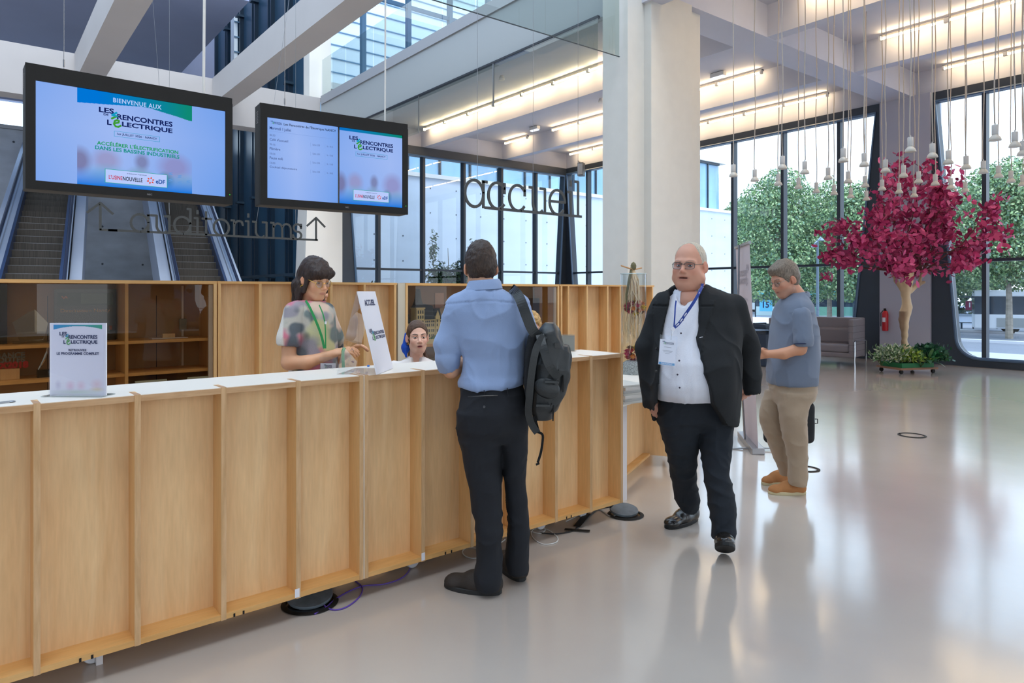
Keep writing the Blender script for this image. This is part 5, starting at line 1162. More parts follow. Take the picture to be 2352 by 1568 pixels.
# ------------------------------------------------------------------ hands
def add_hand(g, w, d, nrm, side, curl=.4, sc=1., spread=.12, thumb=.6, tl=1.):
    """w wrist point, d direction of the hand, nrm palm normal, side = direction of the thumb"""
    w = np.array(w, float); d = np.array(d, float); d /= np.linalg.norm(d); t = np.array(side, float); t -= d*(t@d); t /= np.linalg.norm(t); nrm = np.array(nrm, float); nn = np.cross(d, t); nn = nn if nn@nrm > 0 else -nn
    for i, (o, L, r_) in enumerate(((.030, .072, .0085), (.010, .080, .0088), (-.010, .074, .0084), (-.028, .058, .0076))):
        k0 = w+d*.088*sc+t*o*sc*.9+nn*(-.003)*sc; g.cap(w+t*o*.55*sc, k0, .0125*sc, .0105*sc, k=.012)
        a = curl*(.6+.12*i); p = k0; dd = d+t*(o*spread*8*.5); dd /= np.linalg.norm(dd)
        for f_, ang in ((.45, a*.7), (.30, a*1.1), (.25, a*.8)):
            dd = dd*math.cos(ang)+nn*math.sin(ang); dd /= np.linalg.norm(dd); q = p+dd*L*f_*sc; g.cap(p, q, r_*sc, r_*.9*sc, k=.004); p = q
    p = w+t*.022*sc+d*.018*sc; q = p+(t*.55+d*.55+nn*.35*thumb)*.045*sc; g.cap(p, q, .015*sc, .0115*sc, k=.012)
    dd = t*(.45-.3*thumb)+d*.8+nn*.5*thumb; dd /= np.linalg.norm(dd); q2 = q+dd*.030*sc*tl; g.cap(q, q2, .0105*sc, .0095*sc, k=.005); dd = dd*.85+nn*.3*thumb-t*.2*thumb; dd /= np.linalg.norm(dd); g.cap(q2, q2+dd*.025*sc*tl, .0095*sc, .0078*sc, k=.004)
def make_shoe(heel, toe, w, hgt, m_up, m_sole, parent, lift=0., ankle=None, name='shoe', laces=True, toe_up=0., style='round'):
    """heel and toe on the ground in person space"""
    heel = np.array(heel, float); toe = np.array(toe, float); d = toe-heel; L = np.linalg.norm(d[:2]); a = math.atan2(d[1], d[0]); pitch = math.atan2(toe[2]-heel[2], L)
    g = SDF((-.05, -.09, -.03), (L+.05, .09, hgt+.06), .0042)
    g.cap((.042, 0, .045), (L*.45, 0, .045), w*.40, w*.46, k=.02); g.cap((L*.45, 0, .042), (L-.062, 0, .033), w*.46, w*.43, k=.03, fz=.75); g.ell((L-.055, 0, .03), (.052, w*.42, .028), k=.02)
    g.cap((.05, 0, .05), (.055, 0, hgt), .036, .042, k=.03); g.cap((.06, 0, .07), (L*.52, 0, .055), .034, .03, k=.04)
    g.cut(lambda x, y, z: .016-z+0*x+0*y); g.cut(lambda x, y, z: z-hgt+0*x+0*y)
    P, Fc = g.mesh(); P = smooth_mesh(P, Fc, 2, .5)
    Rz = np.array(Matrix.Rotation(a, 3, 'Z')@Matrix.Rotation(-pitch, 3, 'Y'))
    T = lambda Q: Q@Rz.T+heel+np.array([0, 0, lift])
    o = mesh_np(name, T(P), Fc, m_up, parent, True)
    b = MB(); n = 28; out = []
    for i in range(n):
        t = 2*PI*i/n; x = L/2+L/2*math.cos(t); ww = w*.5*(.86+.2*math.sin(max(0, min(1, (x/L)))*PI*.75)); y = ww*abs(math.sin(t))**.75*(1 if math.sin(t) > 0 else -1); out.append((x, y))
    V = []
    for z, gsc in ((0, .97), (.004, 1.), (.02, 1.0), (.024, .95)): V += [((x-L/2)*gsc+L/2, y*gsc, z) for x, y in out]
    Fs = [tuple(range(n-1, -1, -1)), tuple(3*n+i for i in range(n))]+[(k_*n+i, k_*n+(i+1) % n, (k_+1)*n+(i+1) % n, (k_+1)*n+i) for k_ in range(3) for i in range(n)]
    b.add([tuple(v) for v in T(np.array(V))], Fs); b.build('sole', m_sole, o)
    if laces:
        b = MB()
        for i in range(5):
            x = L*.44+i*.016; z = .084-.0085*i+.012*(i == 0); b.tube([tuple(T(np.array([[x, s_*.022, z-.006+.001]]))[0]) if abs(s_) > .5 else tuple(T(np.array([[x+.002, 0, z+.003]]))[0]) for s_ in (-1, 0, 1)], .0022, 5)
        b.build('laces', m_sole if style != 'tan' else M_cable_w, o)
    return o

def frame_person(D0, px, lab, cat='person'):
    base = ray(px, D0); base[2] = 0; r = empty('person', tuple(base), -TH, lab, cat)
    xb = (px-CX)/F*D0
    def J(x, y, dy=0.): D = D0+dy; return np.array([(x-CX)/F*D-xb, dy, H+(HZ-y)/F*D])
    def R_(y, l, r_, dy=0., ry=.1): a, b = J(l, y, dy), J(r_, y, dy); return (a[2], (a[0]+b[0])/2, dy, (b[0]-a[0])/2, ry)
    return r, J, R_
def bounds(*pts, m=.15): p = np.array(pts); return p.min(0)-m, p.max(0)+m
def skin_obj(name, parts, parent, m=None):
    V, Fc = joinm([(p, f) for p, f, c in parts]); offs = np.cumsum([0]+[len(p) for p, f, c in parts]); ex = []
    for i in range(1, len(parts)):      # join the arms to the trunk under the clothes so the body is one surface
        A, B = parts[0][0], parts[i][0]; ia = int(np.argmin(A[:, 2])); ib = int(np.argmin(((B-A[ia])**2).sum(1))); ja = parts[0][1][np.argwhere((parts[0][1] == ia).any(1))[0, 0]]; jb = parts[i][1][np.argwhere((parts[i][1] == ib).any(1))[0, 0]]
        ja = int(ja[(list(ja).index(ia)+1) % 4]); jb = int(jb[(list(jb).index(ib)+1) % 4]); ex.append((ia, ja, offs[i]+jb, offs[i]+ib))
    if ex: Fc = np.concatenate([Fc, np.array(ex, dtype=Fc.dtype)])
    C = np.concatenate([c for p, f, c in parts]); return mesh_np(name, V, Fc, m or M_skin, parent, True, col=C)
def skinpart(g, skin, seed=1, tint=(1, 1, 1)):
    P, Fc = g.mesh(); c = np.tile(np.array(lin(skin)), (len(P), 1))*(1+.05*vnoise(P, 30, seed)[:, None]); return P, Fc, np.clip(c, 0, 1)
def cloth_obj(name, g, m, parent, amp=.004, sc=(9, 9, 6), seed=1, amp2=.001, sm=2, fn=None, ridge=True):
    P, Fc = g.mesh(); P = smooth_mesh(P, Fc, sm, .5); P = folds(P, Fc, amp, sc, seed, amp2, ridge)
    if fn is not None: P = fn(P, Fc)
    return mesh_np(name, P, Fc, m, parent, True)
def ribbon(pts, w, m, name, parent, up=(0, -1, 0), th=.0015):
    b = MB(); P_ = [Vector(p) for p in pts]; pts = []
    for i in range(len(P_)-1):
        p0, p1, p2, p3 = P_[max(i-1, 0)], P_[i], P_[i+1], P_[min(i+2, len(P_)-1)]
        for t in (0, .2, .4, .6, .8): pts.append(.5*((2*p1)+(-p0+p2)*t+(2*p0-5*p1+4*p2-p3)*t*t+(-p0+3*p1-3*p2+p3)*t**3))
    pts.append(P_[-1]); N = len(pts); vs = []
    for i, p in enumerate(pts):
        d = (pts[min(i+1, N-1)]-pts[max(i-1, 0)]).normalized(); s_ = d.cross(Vector(up)).normalized()*w/2; u = Vector(up)*th/2
        vs += [p-s_-u, p+s_-u, p+s_+u, p-s_+u]
    fs = [(3, 2, 1, 0), (4*N-4, 4*N-3, 4*N-2, 4*N-1)]
    for i in range(N-1):
        for k_ in range(4): fs.append((4*i+k_, 4*i+(k_+1) % 4, 4*i+4+(k_+1) % 4, 4*i+4+k_))
    b.add(vs, fs); return b.build(name, m, parent)

def collar(c, rx, ry, slope, h, front, gap, m, parent, trim=None, points=.022):
    """shirt collar: a band standing round the neck and folded down outside; front = direction angle of the opening (0 image right, PI image left, PI/2 away)"""
    V = []; n = 30; prof = [(.0, -.012), (-.006, h*.5), (-.004, h), (.004, h+.003), (.014, h*.75), (.022, -.002), (.019, -.003), (.008, h*.6), (.004, -.012)]; tp = []
    for i in range(n+1):
        a = front+gap+(2*PI-2*gap)*i/n; e = min(i, n-i)/n; drop = points*max(0, 1-e*7)
        for k_, (o, z) in enumerate(prof):
            zz = z-(drop if k_ in (5, 6) else 0)-.012*max(0, 1-e*5)*(1 if k_ in (2, 3, 4) else 0); V.append((c[0]+(rx+o)*math.cos(a), c[1]+(ry+o)*math.sin(a), c[2]+zz+slope*rx*math.cos(a)))
        tp.append(V[-len(prof)+5])
    k_ = len(prof); Fs = [(i*k_+j, (i+1)*k_+j, (i+1)*k_+(j+1) % k_, i*k_+(j+1) % k_) for i in range(n) for j in range(k_)]+[tuple(range(k_)), tuple(n*k_+j for j in range(k_-1, -1, -1))]
    b = MB(); b.add(V, Fs, True); o = b.build('collar', m, parent)
    if trim is not None: t = MB(); t.tube(tp, .0035, 6); t.build('collar_piping', trim, o)
# ================================================================== PEOPLE
def side_thing(name, r, lab, cat): return empty(name, tuple(r.location), -TH, lab, cat)
SK1 = (214, 158, 130); SK2 = (222, 166, 128); SK3 = (232, 184, 160); SK4 = (214, 160, 126)
M_btn = mat('dark_button', (44, 36, 60), rough=.3)
# ------------------------------------------------------------------ 1. man in the black jacket, walking
def person_blazer():
    r, J, R_ = frame_person(4.2, 1600, 'stout grey-haired man with glasses, black jacket and white shirt walking towards the camera')
    hc = J(1584, 611, -.02); Rh = headrot(-.60, -.03, .03); sc = 1.13
    P, Fc, C = make_head(hc, Rh, sc, (J(1592, 690, .03), .078), (208, 150, 124), dict(fat=1., wide=1.07, jaw=.98, open=.0035, mouth=1.25, lipk=.5, lips=(176, 96, 86), brow=(132, 108, 92), browk=.45, neckw=1.25), h=.0034)
    parts = [(P, Fc, C)]
    for a, b, d, sd in ((J(1497, 930, .02), J(1502, 905, .05), (.25, -.25, -1), (.8, -.5, 0)), (J(1718, 900, .04), J(1722, 880, .04), (-.3, .3, -1), (-.7, -.6, 0))):
        g = SDF(*bounds(a, b, m=.17), .0042); g.cap(b+np.array([0, 0, .1]), a, .036, .028, k=.01); add_hand(g, a-np.array([0, 0, -.03]), d, (1 if sd[0] > 0 else -1, 0, 0), sd, curl=.75, sc=.8); parts.append(skinpart(g, (206, 150, 126), 4))
    # body under the clothes
    g = SDF(J(1540, 700)-.25, J(1660, 700)+.25, .012); g.loft([R_(668, 1558, 1610, -.02, .08), R_(690, 1556, 1602, -.03, .085), R_(715, 1560, 1600, -.01, .07), R_(760, 1550, 1630, .0, .07)], k=.02); parts.append(skinpart(g, (206, 150, 126), 4))
    skin_obj('body', parts, r)
    make_eyes(hc, Rh, sc, r, (-.25, .0), (90, 100, 104), .55, (190, 134, 112))
    specs(hc, Rh, sc, r, M_rimd, rx=.027, rz=.0175, e=3.4)
    def hf(g):
        g.ell((0, -.016, .041), (.0810, .0945, .0895), k=.01); g.ell((0, -.03, .0), (.081, .077, .070), k=.02)
        g.ell((0, .082, .00), (.088, .070, .15), k=.012, mode='s'); g.ell((0, .085, .09), (.05, .075, .055), k=.015, mode='s'); g.cut(lambda x, y, z: -.05-z+0*x+0*y)
        for sx in (-1, 1): g.ell((sx*.088, .0, -.022), (.030, .030, .036), k=.01, mode='s')
    hair_mesh(hf, hc, Rh, sc, hair_mat('grey_blond_hair', (196, 184, 164), .3), r, amp=.0016, seed=8, h=.0036)
    # white shirt
    g = SDF(*bounds(J(1500, 645), J(1690, 940), m=.32), .0075)
    g.loft([R_(655, 1562, 1612, .03, .06), R_(675, 1545, 1650, .0, .10), R_(710, 1515, 1685, -.01, .125), R_(770, 1508, 1690, -.03, .15), R_(830, 1502, 1682, -.06, .19), R_(880, 1502, 1668, -.065, .20), R_(905, 1507, 1650, -.06, .19), R_(925, 1516, 1640, -.04, .16)], k=.02, e=2.2)
    g.cut(lambda x, y, z: J(1600, 914)[2]-z+0*x+0*y+.0)
    ct = J(1578, 668, -.06); g.ell(J(1571, 676, -.11), (.038, .080, .070), k=.010, mode='s', R=Matrix.Rotation(-.3, 3, 'X'))
    M_sh = cloth('white_shirt', (222, 222, 230), rough=.75)
    def placket(P, Fc):
        x0 = np.interp(P[:, 2], [J(0, y)[2] for y in (914, 860, 800, 740, 690)], [J(x, 800, -.2)[0] for x in (1560, 1556, 1561, 1571, 1578)]); d = np.abs(P[:, 0]-x0); k_ = np.clip((.017-d)/.004, 0, 1)*(P[:, 1] < 0)
        N = vnormals(P, Fc); return P+N*(k_*.0025)[:, None]
    cloth_obj('shirt', g, M_sh, r, amp=.0045, sc=(16, 8, 4), seed=12, fn=placket)
    collar(J(1585, 678, .0), .086, .090, .12, .046, -PI/2-.26, .60, M_sh, r, points=.06)
    for x, y, dy in ((1568, 735, -.172), (1564, 765, -.195), (1560, 828, -.258), (1556, 860, -.272), (1561, 890, -.268)):
        p = J(x, y, dy); b = MB(); b.lathe([(.0, -.002), (.0055, -.0015), (.0055, .001), (.0, .002)], 10, tuple(p), ax='y'); b.build('button', M_btn, r)
    p = J(1595, 755, -.2); b = MB(); b.add([tuple(J(*q)) for q in ((1583, 772, -.203), (1588, 731, -.182), (1602, 731, -.178), (1603, 778, -.198))], [(0, 1, 2, 3)]); 
    # jacket
    g = SDF(*bounds(J(1455, 640), J(1760, 985), m=.32), .0066)
    g.loft([R_(655, 1556, 1618, .04, .07), R_(666, 1530, 1650, .02, .10), R_(680, 1514, 1682, .01, .125), R_(700, 1506, 1698, .0, .14), R_(760, 1499, 1702, -.015, .165), R_(830, 1493, 1698, -.055, .222), R_(890, 1492, 1696, -.062, .234), R_(930, 1494, 1694, -.055, .226), R_(972, 1500, 1690, -.045, .212)], k=.02, e=2.3)
    for a, b, c, r0, r1, r2 in ((J(1522, 700, .0), J(1487, 800, .02), J(1496, 922, .0), .066, .066, .050), (J(1690, 704, .0), J(1718, 800, .06), J(1729, 893, .02), .070, .070, .053)):
        g.cap(a, b, r0, r1, k=.035); g.cap(b, c, r1, r2, k=.03)
        dd = (c-b)/np.linalg.norm(c-b); g.cap(c, c+dd*.03, r2-.016, r2-.016, k=.004, mode='s')
    zl = [J(0, y)[2] for y in (985, 912, 850, 780, 700, 660, 640)]; XL = [J(x, 0, -.18)[0] for x in (1502, 1511, 1514, 1523, 1544, 1552, 1556)]; XRr = [J(x, 0, -.18)[0] for x in (1680, 1629, 1611, 1600, 1611, 1614, 1610)]
    def wedge(x, y, z):
        l = np.interp(z, zl, XL); rr = np.interp(z, zl, XRr); d = np.minimum(np.minimum(x-l, rr-x), .02-y+0*x); return d
    g.cut(wedge)
    g.cut(lambda x, y, z: J(0, 966)[2]+np.clip((J(1690, 0)[0]-x)*.35, 0, .06)-z+0*y if False else J(0, 958)[2]-.03*np.clip((x-J(1600, 0)[0])/.2, -1, 1)-z+0*y-1.*(np.abs(x-J(1600, 0)[0]) > .24))
    M_jk = cloth('black_jacket', (25, 27, 29), rough=.9, sheen=.0, bump=.15)
    def lapel(P, Fc):
        z = P[:, 2]; l = np.interp(z, zl, XL); rr = np.interp(z, zl, XRr); t = np.clip((z-J(0, 800)[2])/(J(0, 690)[2]-J(0, 800)[2]), 0, 1); w = .015+.075*t*(z < J(0, 690)[2])+.05*(z >= J(0, 690)[2])
        front = (P[:, 1] < -.03)&(z > J(0, 800)[2]); k_ = (((P[:, 0]-rr > .006)&(P[:, 0]-rr < w))|((l-P[:, 0] > .006)&(l-P[:, 0] < w)))&front
        notch = np.abs(z-J(0, 702)[2]) < .006; N = vnormals(P, Fc); return P+N*(k_*~notch*.007)[:, None]
    cloth_obj('jacket', g, M_jk, r, amp=.008, sc=(9, 8, 5), seed=21, amp2=.0012, fn=lapel, sm=4)
    for x, y, dy in ((1508, 800, -.215), (1507, 852, -.235)):
        b = MB(); b.lathe([(.0, -.003), (.008, -.002), (.008, .001), (.0, .002)], 12, tuple(J(x, y, dy)), ax='y'); b.build('jacket_button', M_blackg, r)
    for x, y in ((1607, 775), (1619, 829)):
        b = MB(); p = J(x, y, -.225); b.bar(tuple(p), tuple(p+np.array([.018, 0, .004])), .003); b.build('buttonhole_thread', M_paperw, r)
    b = MB(); pts = [J(1674, 858, -.21), J(1700, 848, -.13), J(1702, 872, -.13), J(1673, 884, -.22)]; 
    # trousers
    g = SDF(*bounds(J(1505, 890), J(1690, 1250, -.2), m=.2), .0075)
    g.loft([R_(898, 1512, 1652, -.01, .15), R_(930, 1512, 1680, .0, .155), R_(965, 1513, 1686, .01, .15), R_(985, 1530, 1670, .02, .10)], k=.04)
    g.loft([R_(930, 1512, 1592, .0, .11), R_(975, 1514, 1604, .0, .115), R_(1010, 1524, 1603, .02, .10), R_(1050, 1534, 1601, .05, .088), R_(1100, 1543, 1598, .13, .08), R_(1150, 1550, 1606, .22, .08), R_(1180, 1556, 1608, .30, .078), R_(1198, 1560, 1602, .34, .075)], k=.03)
    g.loft([R_(930, 1592, 1680, .0, .11), R_(985, 1606, 1684, -.02, .115), R_(1040, 1611, 1678, -.07, .10), R_(1085, 1616, 1674, -.11, .09), R_(1150, 1627, 1687, -.14, .085), R_(1200, 1635, 1688, -.16, .082), R_(1236, 1637, 1687, -.18, .08)], k=.02)
    cloth_obj('trousers', g, cloth('dark_navy_trousers', (24, 30, 38), rough=.85, sheen=0, bump=.1), r, amp=.006, sc=(9, 9, 13), seed=5, amp2=.002)
    b = MB(); p = J(1582, 905, -.17); 
    ML = mat('black_leather', (34, 30, 27), rough=.22, coat=.4); MS = mat('shoe_sole_black', (20, 20, 20), rough=.6)
    th, tt = gnd(1597, 1196), gnd(1533, 1216)
    def g2l(px, py, z=0.): D = (H-z)*F/(py-HZ); return np.array([(px-CX)/F*D-(1600-CX)/F*4.2, D-4.2, z])
    make_shoe(g2l(1600, 1192), g2l(1530, 1215), .105, .10, ML, MS, r)
    he = g2l(1663, 1270); D = 3.80; to = np.array([(1668-CX)/F*D-(1600-CX)/F*4.2, D-4.2, .135]); make_shoe(he, to, .108, .11, ML, MS, r, laces=True)
    # badge on a lanyard (a thing of its own)
    n = side_thing('name_badge', r, 'white participant badge on a blue lanyard worn by the man in the black jacket', 'badge')
    MB_l = mat('blue_lanyard', (22, 56, 140), rough=.6)
    rib1 = [J(1614, 636, -.03), J(1613, 655, -.10), J(1606, 672, -.175), J(1592, 696, -.205), J(1574, 722, -.212), J(1560, 742, -.215), J(1549, 752, -.22)]
    ribbon(rib1, .017, MB_l, 'lanyard', n); ribbon([J(1553, 690, -.165), J(1551, 705, -.18), J(1550, 725, -.2), J(1548, 750, -.212)], .008, MB_l, 'lanyard', n)
    for i in range(1, 9):
        t = i/9*(len(rib1)-1.001); q = rib1[int(t)]*(1-t % 1)+rib1[int(t)+1]*(t % 1); d = rib1[int(t)+1]-rib1[int(t)]; d /= np.linalg.norm(d); s_ = np.cross(d, (0, -1, 0)); q = q+np.array([0, -.0022, 0]); b = MB()
        b.quad(*[tuple(q+d*u+s_*v) for u, v in ((-.012, -.003), (.002, -.003), (.002, .003), (-.012, .003))])
        for k_ in range(6): a = k_*1.047; c0 = q+d*.008; b.add([tuple(c0), tuple(c0+d*.006*math.cos(a)+s_*.006*math.sin(a)), tuple(c0+d*.005*math.cos(a+.5)+s_*.005*math.sin(a+.5))], [(0, 1, 2)])
        b.build('white_mark', M_paperw, n, recalc=False)
    p = J(1546, 756, -.232); b = MB(); b.lathe([(0, -.004), (.011, -.004), (.012, .004), (0, .005)], 16, tuple(p), ax='y'); b.build('badge_reel', M_paperw, n); b = MB(); b.tube([tuple(p), tuple(J(1543, 770, -.24)), tuple(J(1541, 782, -.25))], .0025, 6); b.build('clip', M_chrome, n)
    a, b_, c_, d_ = J(1520, 781, -.262), J(1554, 783, -.262), J(1548, 838, -.292), J(1512, 836, -.292)
    ew = np.linalg.norm(b_-a); x = (b_-a)/ew; up = (a-d_); eh = np.linalg.norm(up); up /= eh; nn = np.cross(x, up); Mx = Matrix(((x[0], -nn[0], up[0], d_[0]), (x[1], -nn[1], up[1], d_[1]), (x[2], -nn[2], up[2], d_[2]), (0, 0, 0, 1)))
    w_, h_ = .094, .146; card = MB().box(0, w_, 0, .0015, 0, h_).build('card', M_paperw, n); card.matrix_local = Mx
    fl = Flat(w_, h_, x0=0, z0=0, y=0); fl.logo(.15, .82, .85, .94, M_navy, mgr, mbl); fl.rect(.02, .01, .98, .1, mat('participant_blue', (70, 150, 200), rough=.5), 1); fl.text('PARTICIPANT', .15, .03, .85, .08, M_paperw, 2, bold=.02)
    for v, u0, u1 in ((.70, .28, .72), (.56, .2, .8), (.51, .25, .75), (.45, .36, .64)): fl.rect(u0, v, u1, v+.012, mat('badge_line%d' % int(v*100), (120, 122, 130), rough=.6), 1)
    fl.build({M_navy.name: 'lettering'}, card)
    b = MB(); b.quad((-.004, -.004, -.004), (w_+.004, -.004, -.004), (w_+.004, -.004, h_+.025), (-.004, -.004, h_+.025)); b.build('clear_sleeve', glassm('badge_sleeve', (240, 242, 246), refl=.8), card, recalc=False)
    return r
person_blazer()

# ------------------------------------------------------------------ 2. man with the backpack seen from behind
def person_back():
    r, J, R_ = frame_person(3.5, 1130, 'dark-haired man in a light blue shirt seen from behind, leaning at the counter')
    hc = J(1104, 617, .02); Rh = headrot(PI+.16, -.16); sc = 1.0
    P, Fc, C = make_head(hc, Rh, sc, (J(1112, 668, -.02), .062), SK4, dict(jaw=1.), h=.004)
    parts = [(P, Fc, C)]
    cz = 1.17
    e1 = J(1036, 850, .02); w1 = np.array([e1[0]+.13, .30, cz]); g = SDF(*bounds(e1, w1, m=.17), .0042); g.cap(e1, e1*.5+w1*.5, .043, .037, k=.02); g.cap(e1*.5+w1*.5, w1, .037, .027, k=.02); add_hand(g, w1, (.55, .8, -.05), (0, 0, -1), (.8, -.5, .1), curl=.5); parts.append(skinpart(g, SK4, 2))
    e2 = J(1212, 812, .06); w2 = J(1176, 822, .34); w2[2] = cz; g = SDF(*bounds(e2, w2, m=.17), .0046); g.cap(e2, w2, .040, .028, k=.02); add_hand(g, w2, (-.5, .85, -.05), (0, 0, -1), (-.8, -.5, .1), curl=.5); parts.append(skinpart(g, SK4, 2))
    g = SDF(J(1060, 720)-.25, J(1180, 700)+.25, .02); g.loft([R_(690, 1075, 1160, 0, .07), R_(760, 1070, 1180, 0, .08)], k=.02); parts.append(skinpart(g, SK4, 4))
    skin_obj('body', parts, r); make_eyes(hc, Rh, sc, r, (0, -.2), (80, 60, 40), .4, SK4)
    def hf(g): hair_short(g, top=.018, back=-.062, side=.005); g.ell((0, .05, .10), (.055, .05, .033), k=.03)
    hair_mesh(hf, hc, Rh, sc, hair_mat('dark_brown_hair', (58, 42, 32)), r, amp=.0028, nsc=(70, 70, 50), seed=5)
    g = SDF(*bounds(J(1000, 640), J(1230, 900), m=.18), .0072)
    g.loft([R_(648, 1090, 1136, .0, .062), R_(660, 1078, 1146, -.005, .075), R_(672, 1062, 1172, -.01, .10), R_(688, 1048, 1192, -.01, .112), R_(715, 1044, 1203, -.01, .125), R_(770, 1050, 1206, .0, .13), R_(820, 1064, 1205, .01, .13), R_(860, 1060, 1203, .01, .135), R_(880, 1054, 1203, .0, .14), R_(896, 1056, 1200, .0, .138)], k=.02, e=2.3)
    g.cap(J(1052, 705, .0), J(1028, 790, .0), .062, .062, k=.04); g.cap(J(1028, 790, .0), J(1027, 826, .01), .060, .056, k=.03); g.cap(J(1027, 822, .0), J(1030, 842, .02), .062, .056, k=.004)
    g.cap(J(1034, 856, .03), J(1050, 880, .08), .053, .056, k=.003, mode='s')
    g.cap(J(1192, 702, .0), J(1212, 770, .04), .062, .056, k=.03); g.cap(J(1212, 770, .04), J(1212, 812, .09), .056, .05, k=.03)
    g.cut(lambda x, y, z: J(0, 891)[2]+.10*np.clip(x-J(1110, 0)[0], 0, 1)+.10*np.clip(J(1080, 0)[0]-x, 0, 1)-z+0*y-2.*(x < J(1040, 0)[0]))
    M_bs = cloth('light_blue_shirt', (138, 158, 194), rough=.75, bump=.12)
    def yoke(P, Fc):
        N = vnormals(P, Fc); z0 = J(0, 690)[2]-.10*np.clip(np.abs(P[:, 0]-J(1120, 0)[0])-.03, 0, 1); k_ = (np.abs(P[:, 2]-z0) < .0045)*(P[:, 1] < 0)
        zc = J(0, 664)[2]+.05*(P[:, 0]-J(1112, 0)[0]); c_ = np.clip((P[:, 2]-zc)/.006, 0, 1)*(P[:, 2] < zc+.07)*(np.abs(P[:, 0]-J(1112, 0)[0]) < .085); return P+N*(-.004*k_+.006*c_)[:, None]
    cloth_obj('shirt', g, M_bs, r, amp=.007, sc=(9, 9, 5), seed=33, amp2=.0, fn=lambda P, Fc: folds(yoke(P, Fc), Fc, .0028, (17, 14, 9), 35))
    collar(J(1112, 664, -.01), .072, .074, .08, .044, PI/2, .3, M_bs, r)
    g = SDF(*bounds(J(1040, 865), J(1220, 1345), m=.16), .0072)
    g.loft([R_(872, 1062, 1200, .0, .125), R_(900, 1058, 1205, .0, .13), R_(945, 1052, 1210, -.01, .145), R_(985, 1054, 1210, .0, .14), R_(1010, 1070, 1200, .01, .09)], k=.04)
    g.loft([R_(945, 1050, 1140, -.01, .12), R_(985, 1052, 1151, .0, .125), R_(1060, 1064, 1152, .01, .11), R_(1120, 1078, 1152, .01, .098), R_(1180, 1087, 1153, .01, .088), R_(1240, 1096, 1154, .0, .084), R_(1290, 1096, 1152, .0, .086), R_(1325, 1088, 1151, .0, .092), R_(1346, 1092, 1148, .0, .08)], k=.03)
    g.loft([R_(945, 1130, 1211, .0, .12), R_(985, 1152, 1213, .02, .12), R_(1060, 1155, 1208, .05, .10), R_(1120, 1160, 1209, .08, .09), R_(1180, 1166, 1215, .10, .085), R_(1240, 1166, 1216, .12, .082), R_(1285, 1160, 1213, .14, .085), R_(1312, 1166, 1213, .14, .075)], k=.02)
    M_tr = cloth('charcoal_trousers', (25, 27, 33), rough=.88, sheen=0, bump=.08)
    tr = cloth_obj('trousers', g, M_tr, r, amp=.0065, sc=(8, 8, 9), seed=41, amp2=.0015)
    b = MB(); b.tube([J(1075, 911, -.148), J(1110, 909, -.155), J(1143, 908, -.15)], .0022, 5); b.build('pocket_welt', M_blackg, tr)
    b = MB(); b.lathe([(0, -.002), (.006, -.002), (.006, .002), (0, .003)], 12, tuple(J(1112, 934, -.155)), ax='y'); b.build('button', mat('grey_button', (70, 70, 74), rough=.4), tr)
    for x, y in ((1112, 896), (1165, 891)): b = MB(); p = J(x, y, -.142); b.bar(tuple(p), tuple(p-np.array([-.004, 0, .04])), .012, .004); b.build('belt_loop', M_tr, tr)
    ML = mat('dark_brown_nubuck', (50, 42, 36), rough=.7, bump=.2, bscale=200); MS = mat('chunky_sole', (38, 37, 36), rough=.7)
    def g2l(px, py, z=0.): D = (H-z)*F/(py-HZ); return np.array([(px-CX)/F*D-(1130-CX)/F*3.5, D-3.5, z])
    make_shoe(g2l(1152, 1364), g2l(1022, 1344), .118, .125, ML, MS, r); make_shoe(g2l(1200, 1337), g2l(1150, 1284), .118, .12, ML, MS, r)
    # ---- backpack
    n = side_thing('backpack', r, 'black backpack hanging from one shoulder of the man in the light blue shirt', 'backpack')
    M_bp = mat('coated_black_fabric', (36, 38, 38), rough=.38, bump=.12, bscale=120, vary=.1); M_bm = mat('black_mesh', (14, 14, 15), rough=.95, bump=.6, bscale=400)
    c = J(1257, 850, -.10); Rb = Matrix.Rotation(.17, 3, 'Y')
    g = SDF(*bounds(J(1190, 690, -.08), J(1325, 990, -.08), m=.22), .0062)
    # main body: outline given as a loft of rings between the strap side and the outer pocket
    g.loft([R_(742, 1252, 1272, -.08, .05), R_(756, 1238, 1284, -.08, .10), R_(790, 1228, 1292, -.08, .125), R_(850, 1218, 1294, -.08, .135), R_(900, 1214, 1288, -.08, .135), R_(935, 1216, 1276, -.08, .125), R_(958, 1226, 1266, -.08, .10)], k=.02, e=3.)
    g.loft([R_(792, 1284, 1306, -.08, .08), R_(820, 1282, 1311, -.08, .105), R_(862, 1276, 1308, -.08, .11), R_(900, 1268, 1296, -.08, .105), R_(940, 1256, 1279, -.08, .09)], k=.012, e=3.)
    g.cap(J(1290, 800, -.2), J(1262, 945, -.2), .003, .003, k=.004, mode='s'); g.cap(J(1283, 830, -.215), J(1262, 940, -.21), .0025, .0025, k=.004, mode='s')
    cloth_obj('main_body', g, M_bp, n, amp=.005, sc=(10, 10, 10), seed=50, amp2=.001)
    g = SDF(*bounds(J(1200, 740, -.09), J(1245, 960, -.09), m=.2), .0065); g.loft([R_(770, 1214, 1232, -.09, .10), R_(820, 1205, 1228, -.09, .125), R_(880, 1203, 1224, -.09, .125), R_(940, 1212, 1226, -.09, .09)], k=.01, e=3.)
    cloth_obj('back_padding', g, M_bm, n, amp=.003, sm=1)
    g = SDF(*bounds(J(1230, 850, -.2), J(1272, 950, -.2), m=.1), .006); g.ell(J(1256, 890, -.21), (.065, .03, .05), k=.01, R=Matrix.Rotation(.35, 3, 'Y')); cloth_obj('side_pocket', g, M_bp, n, amp=.003)
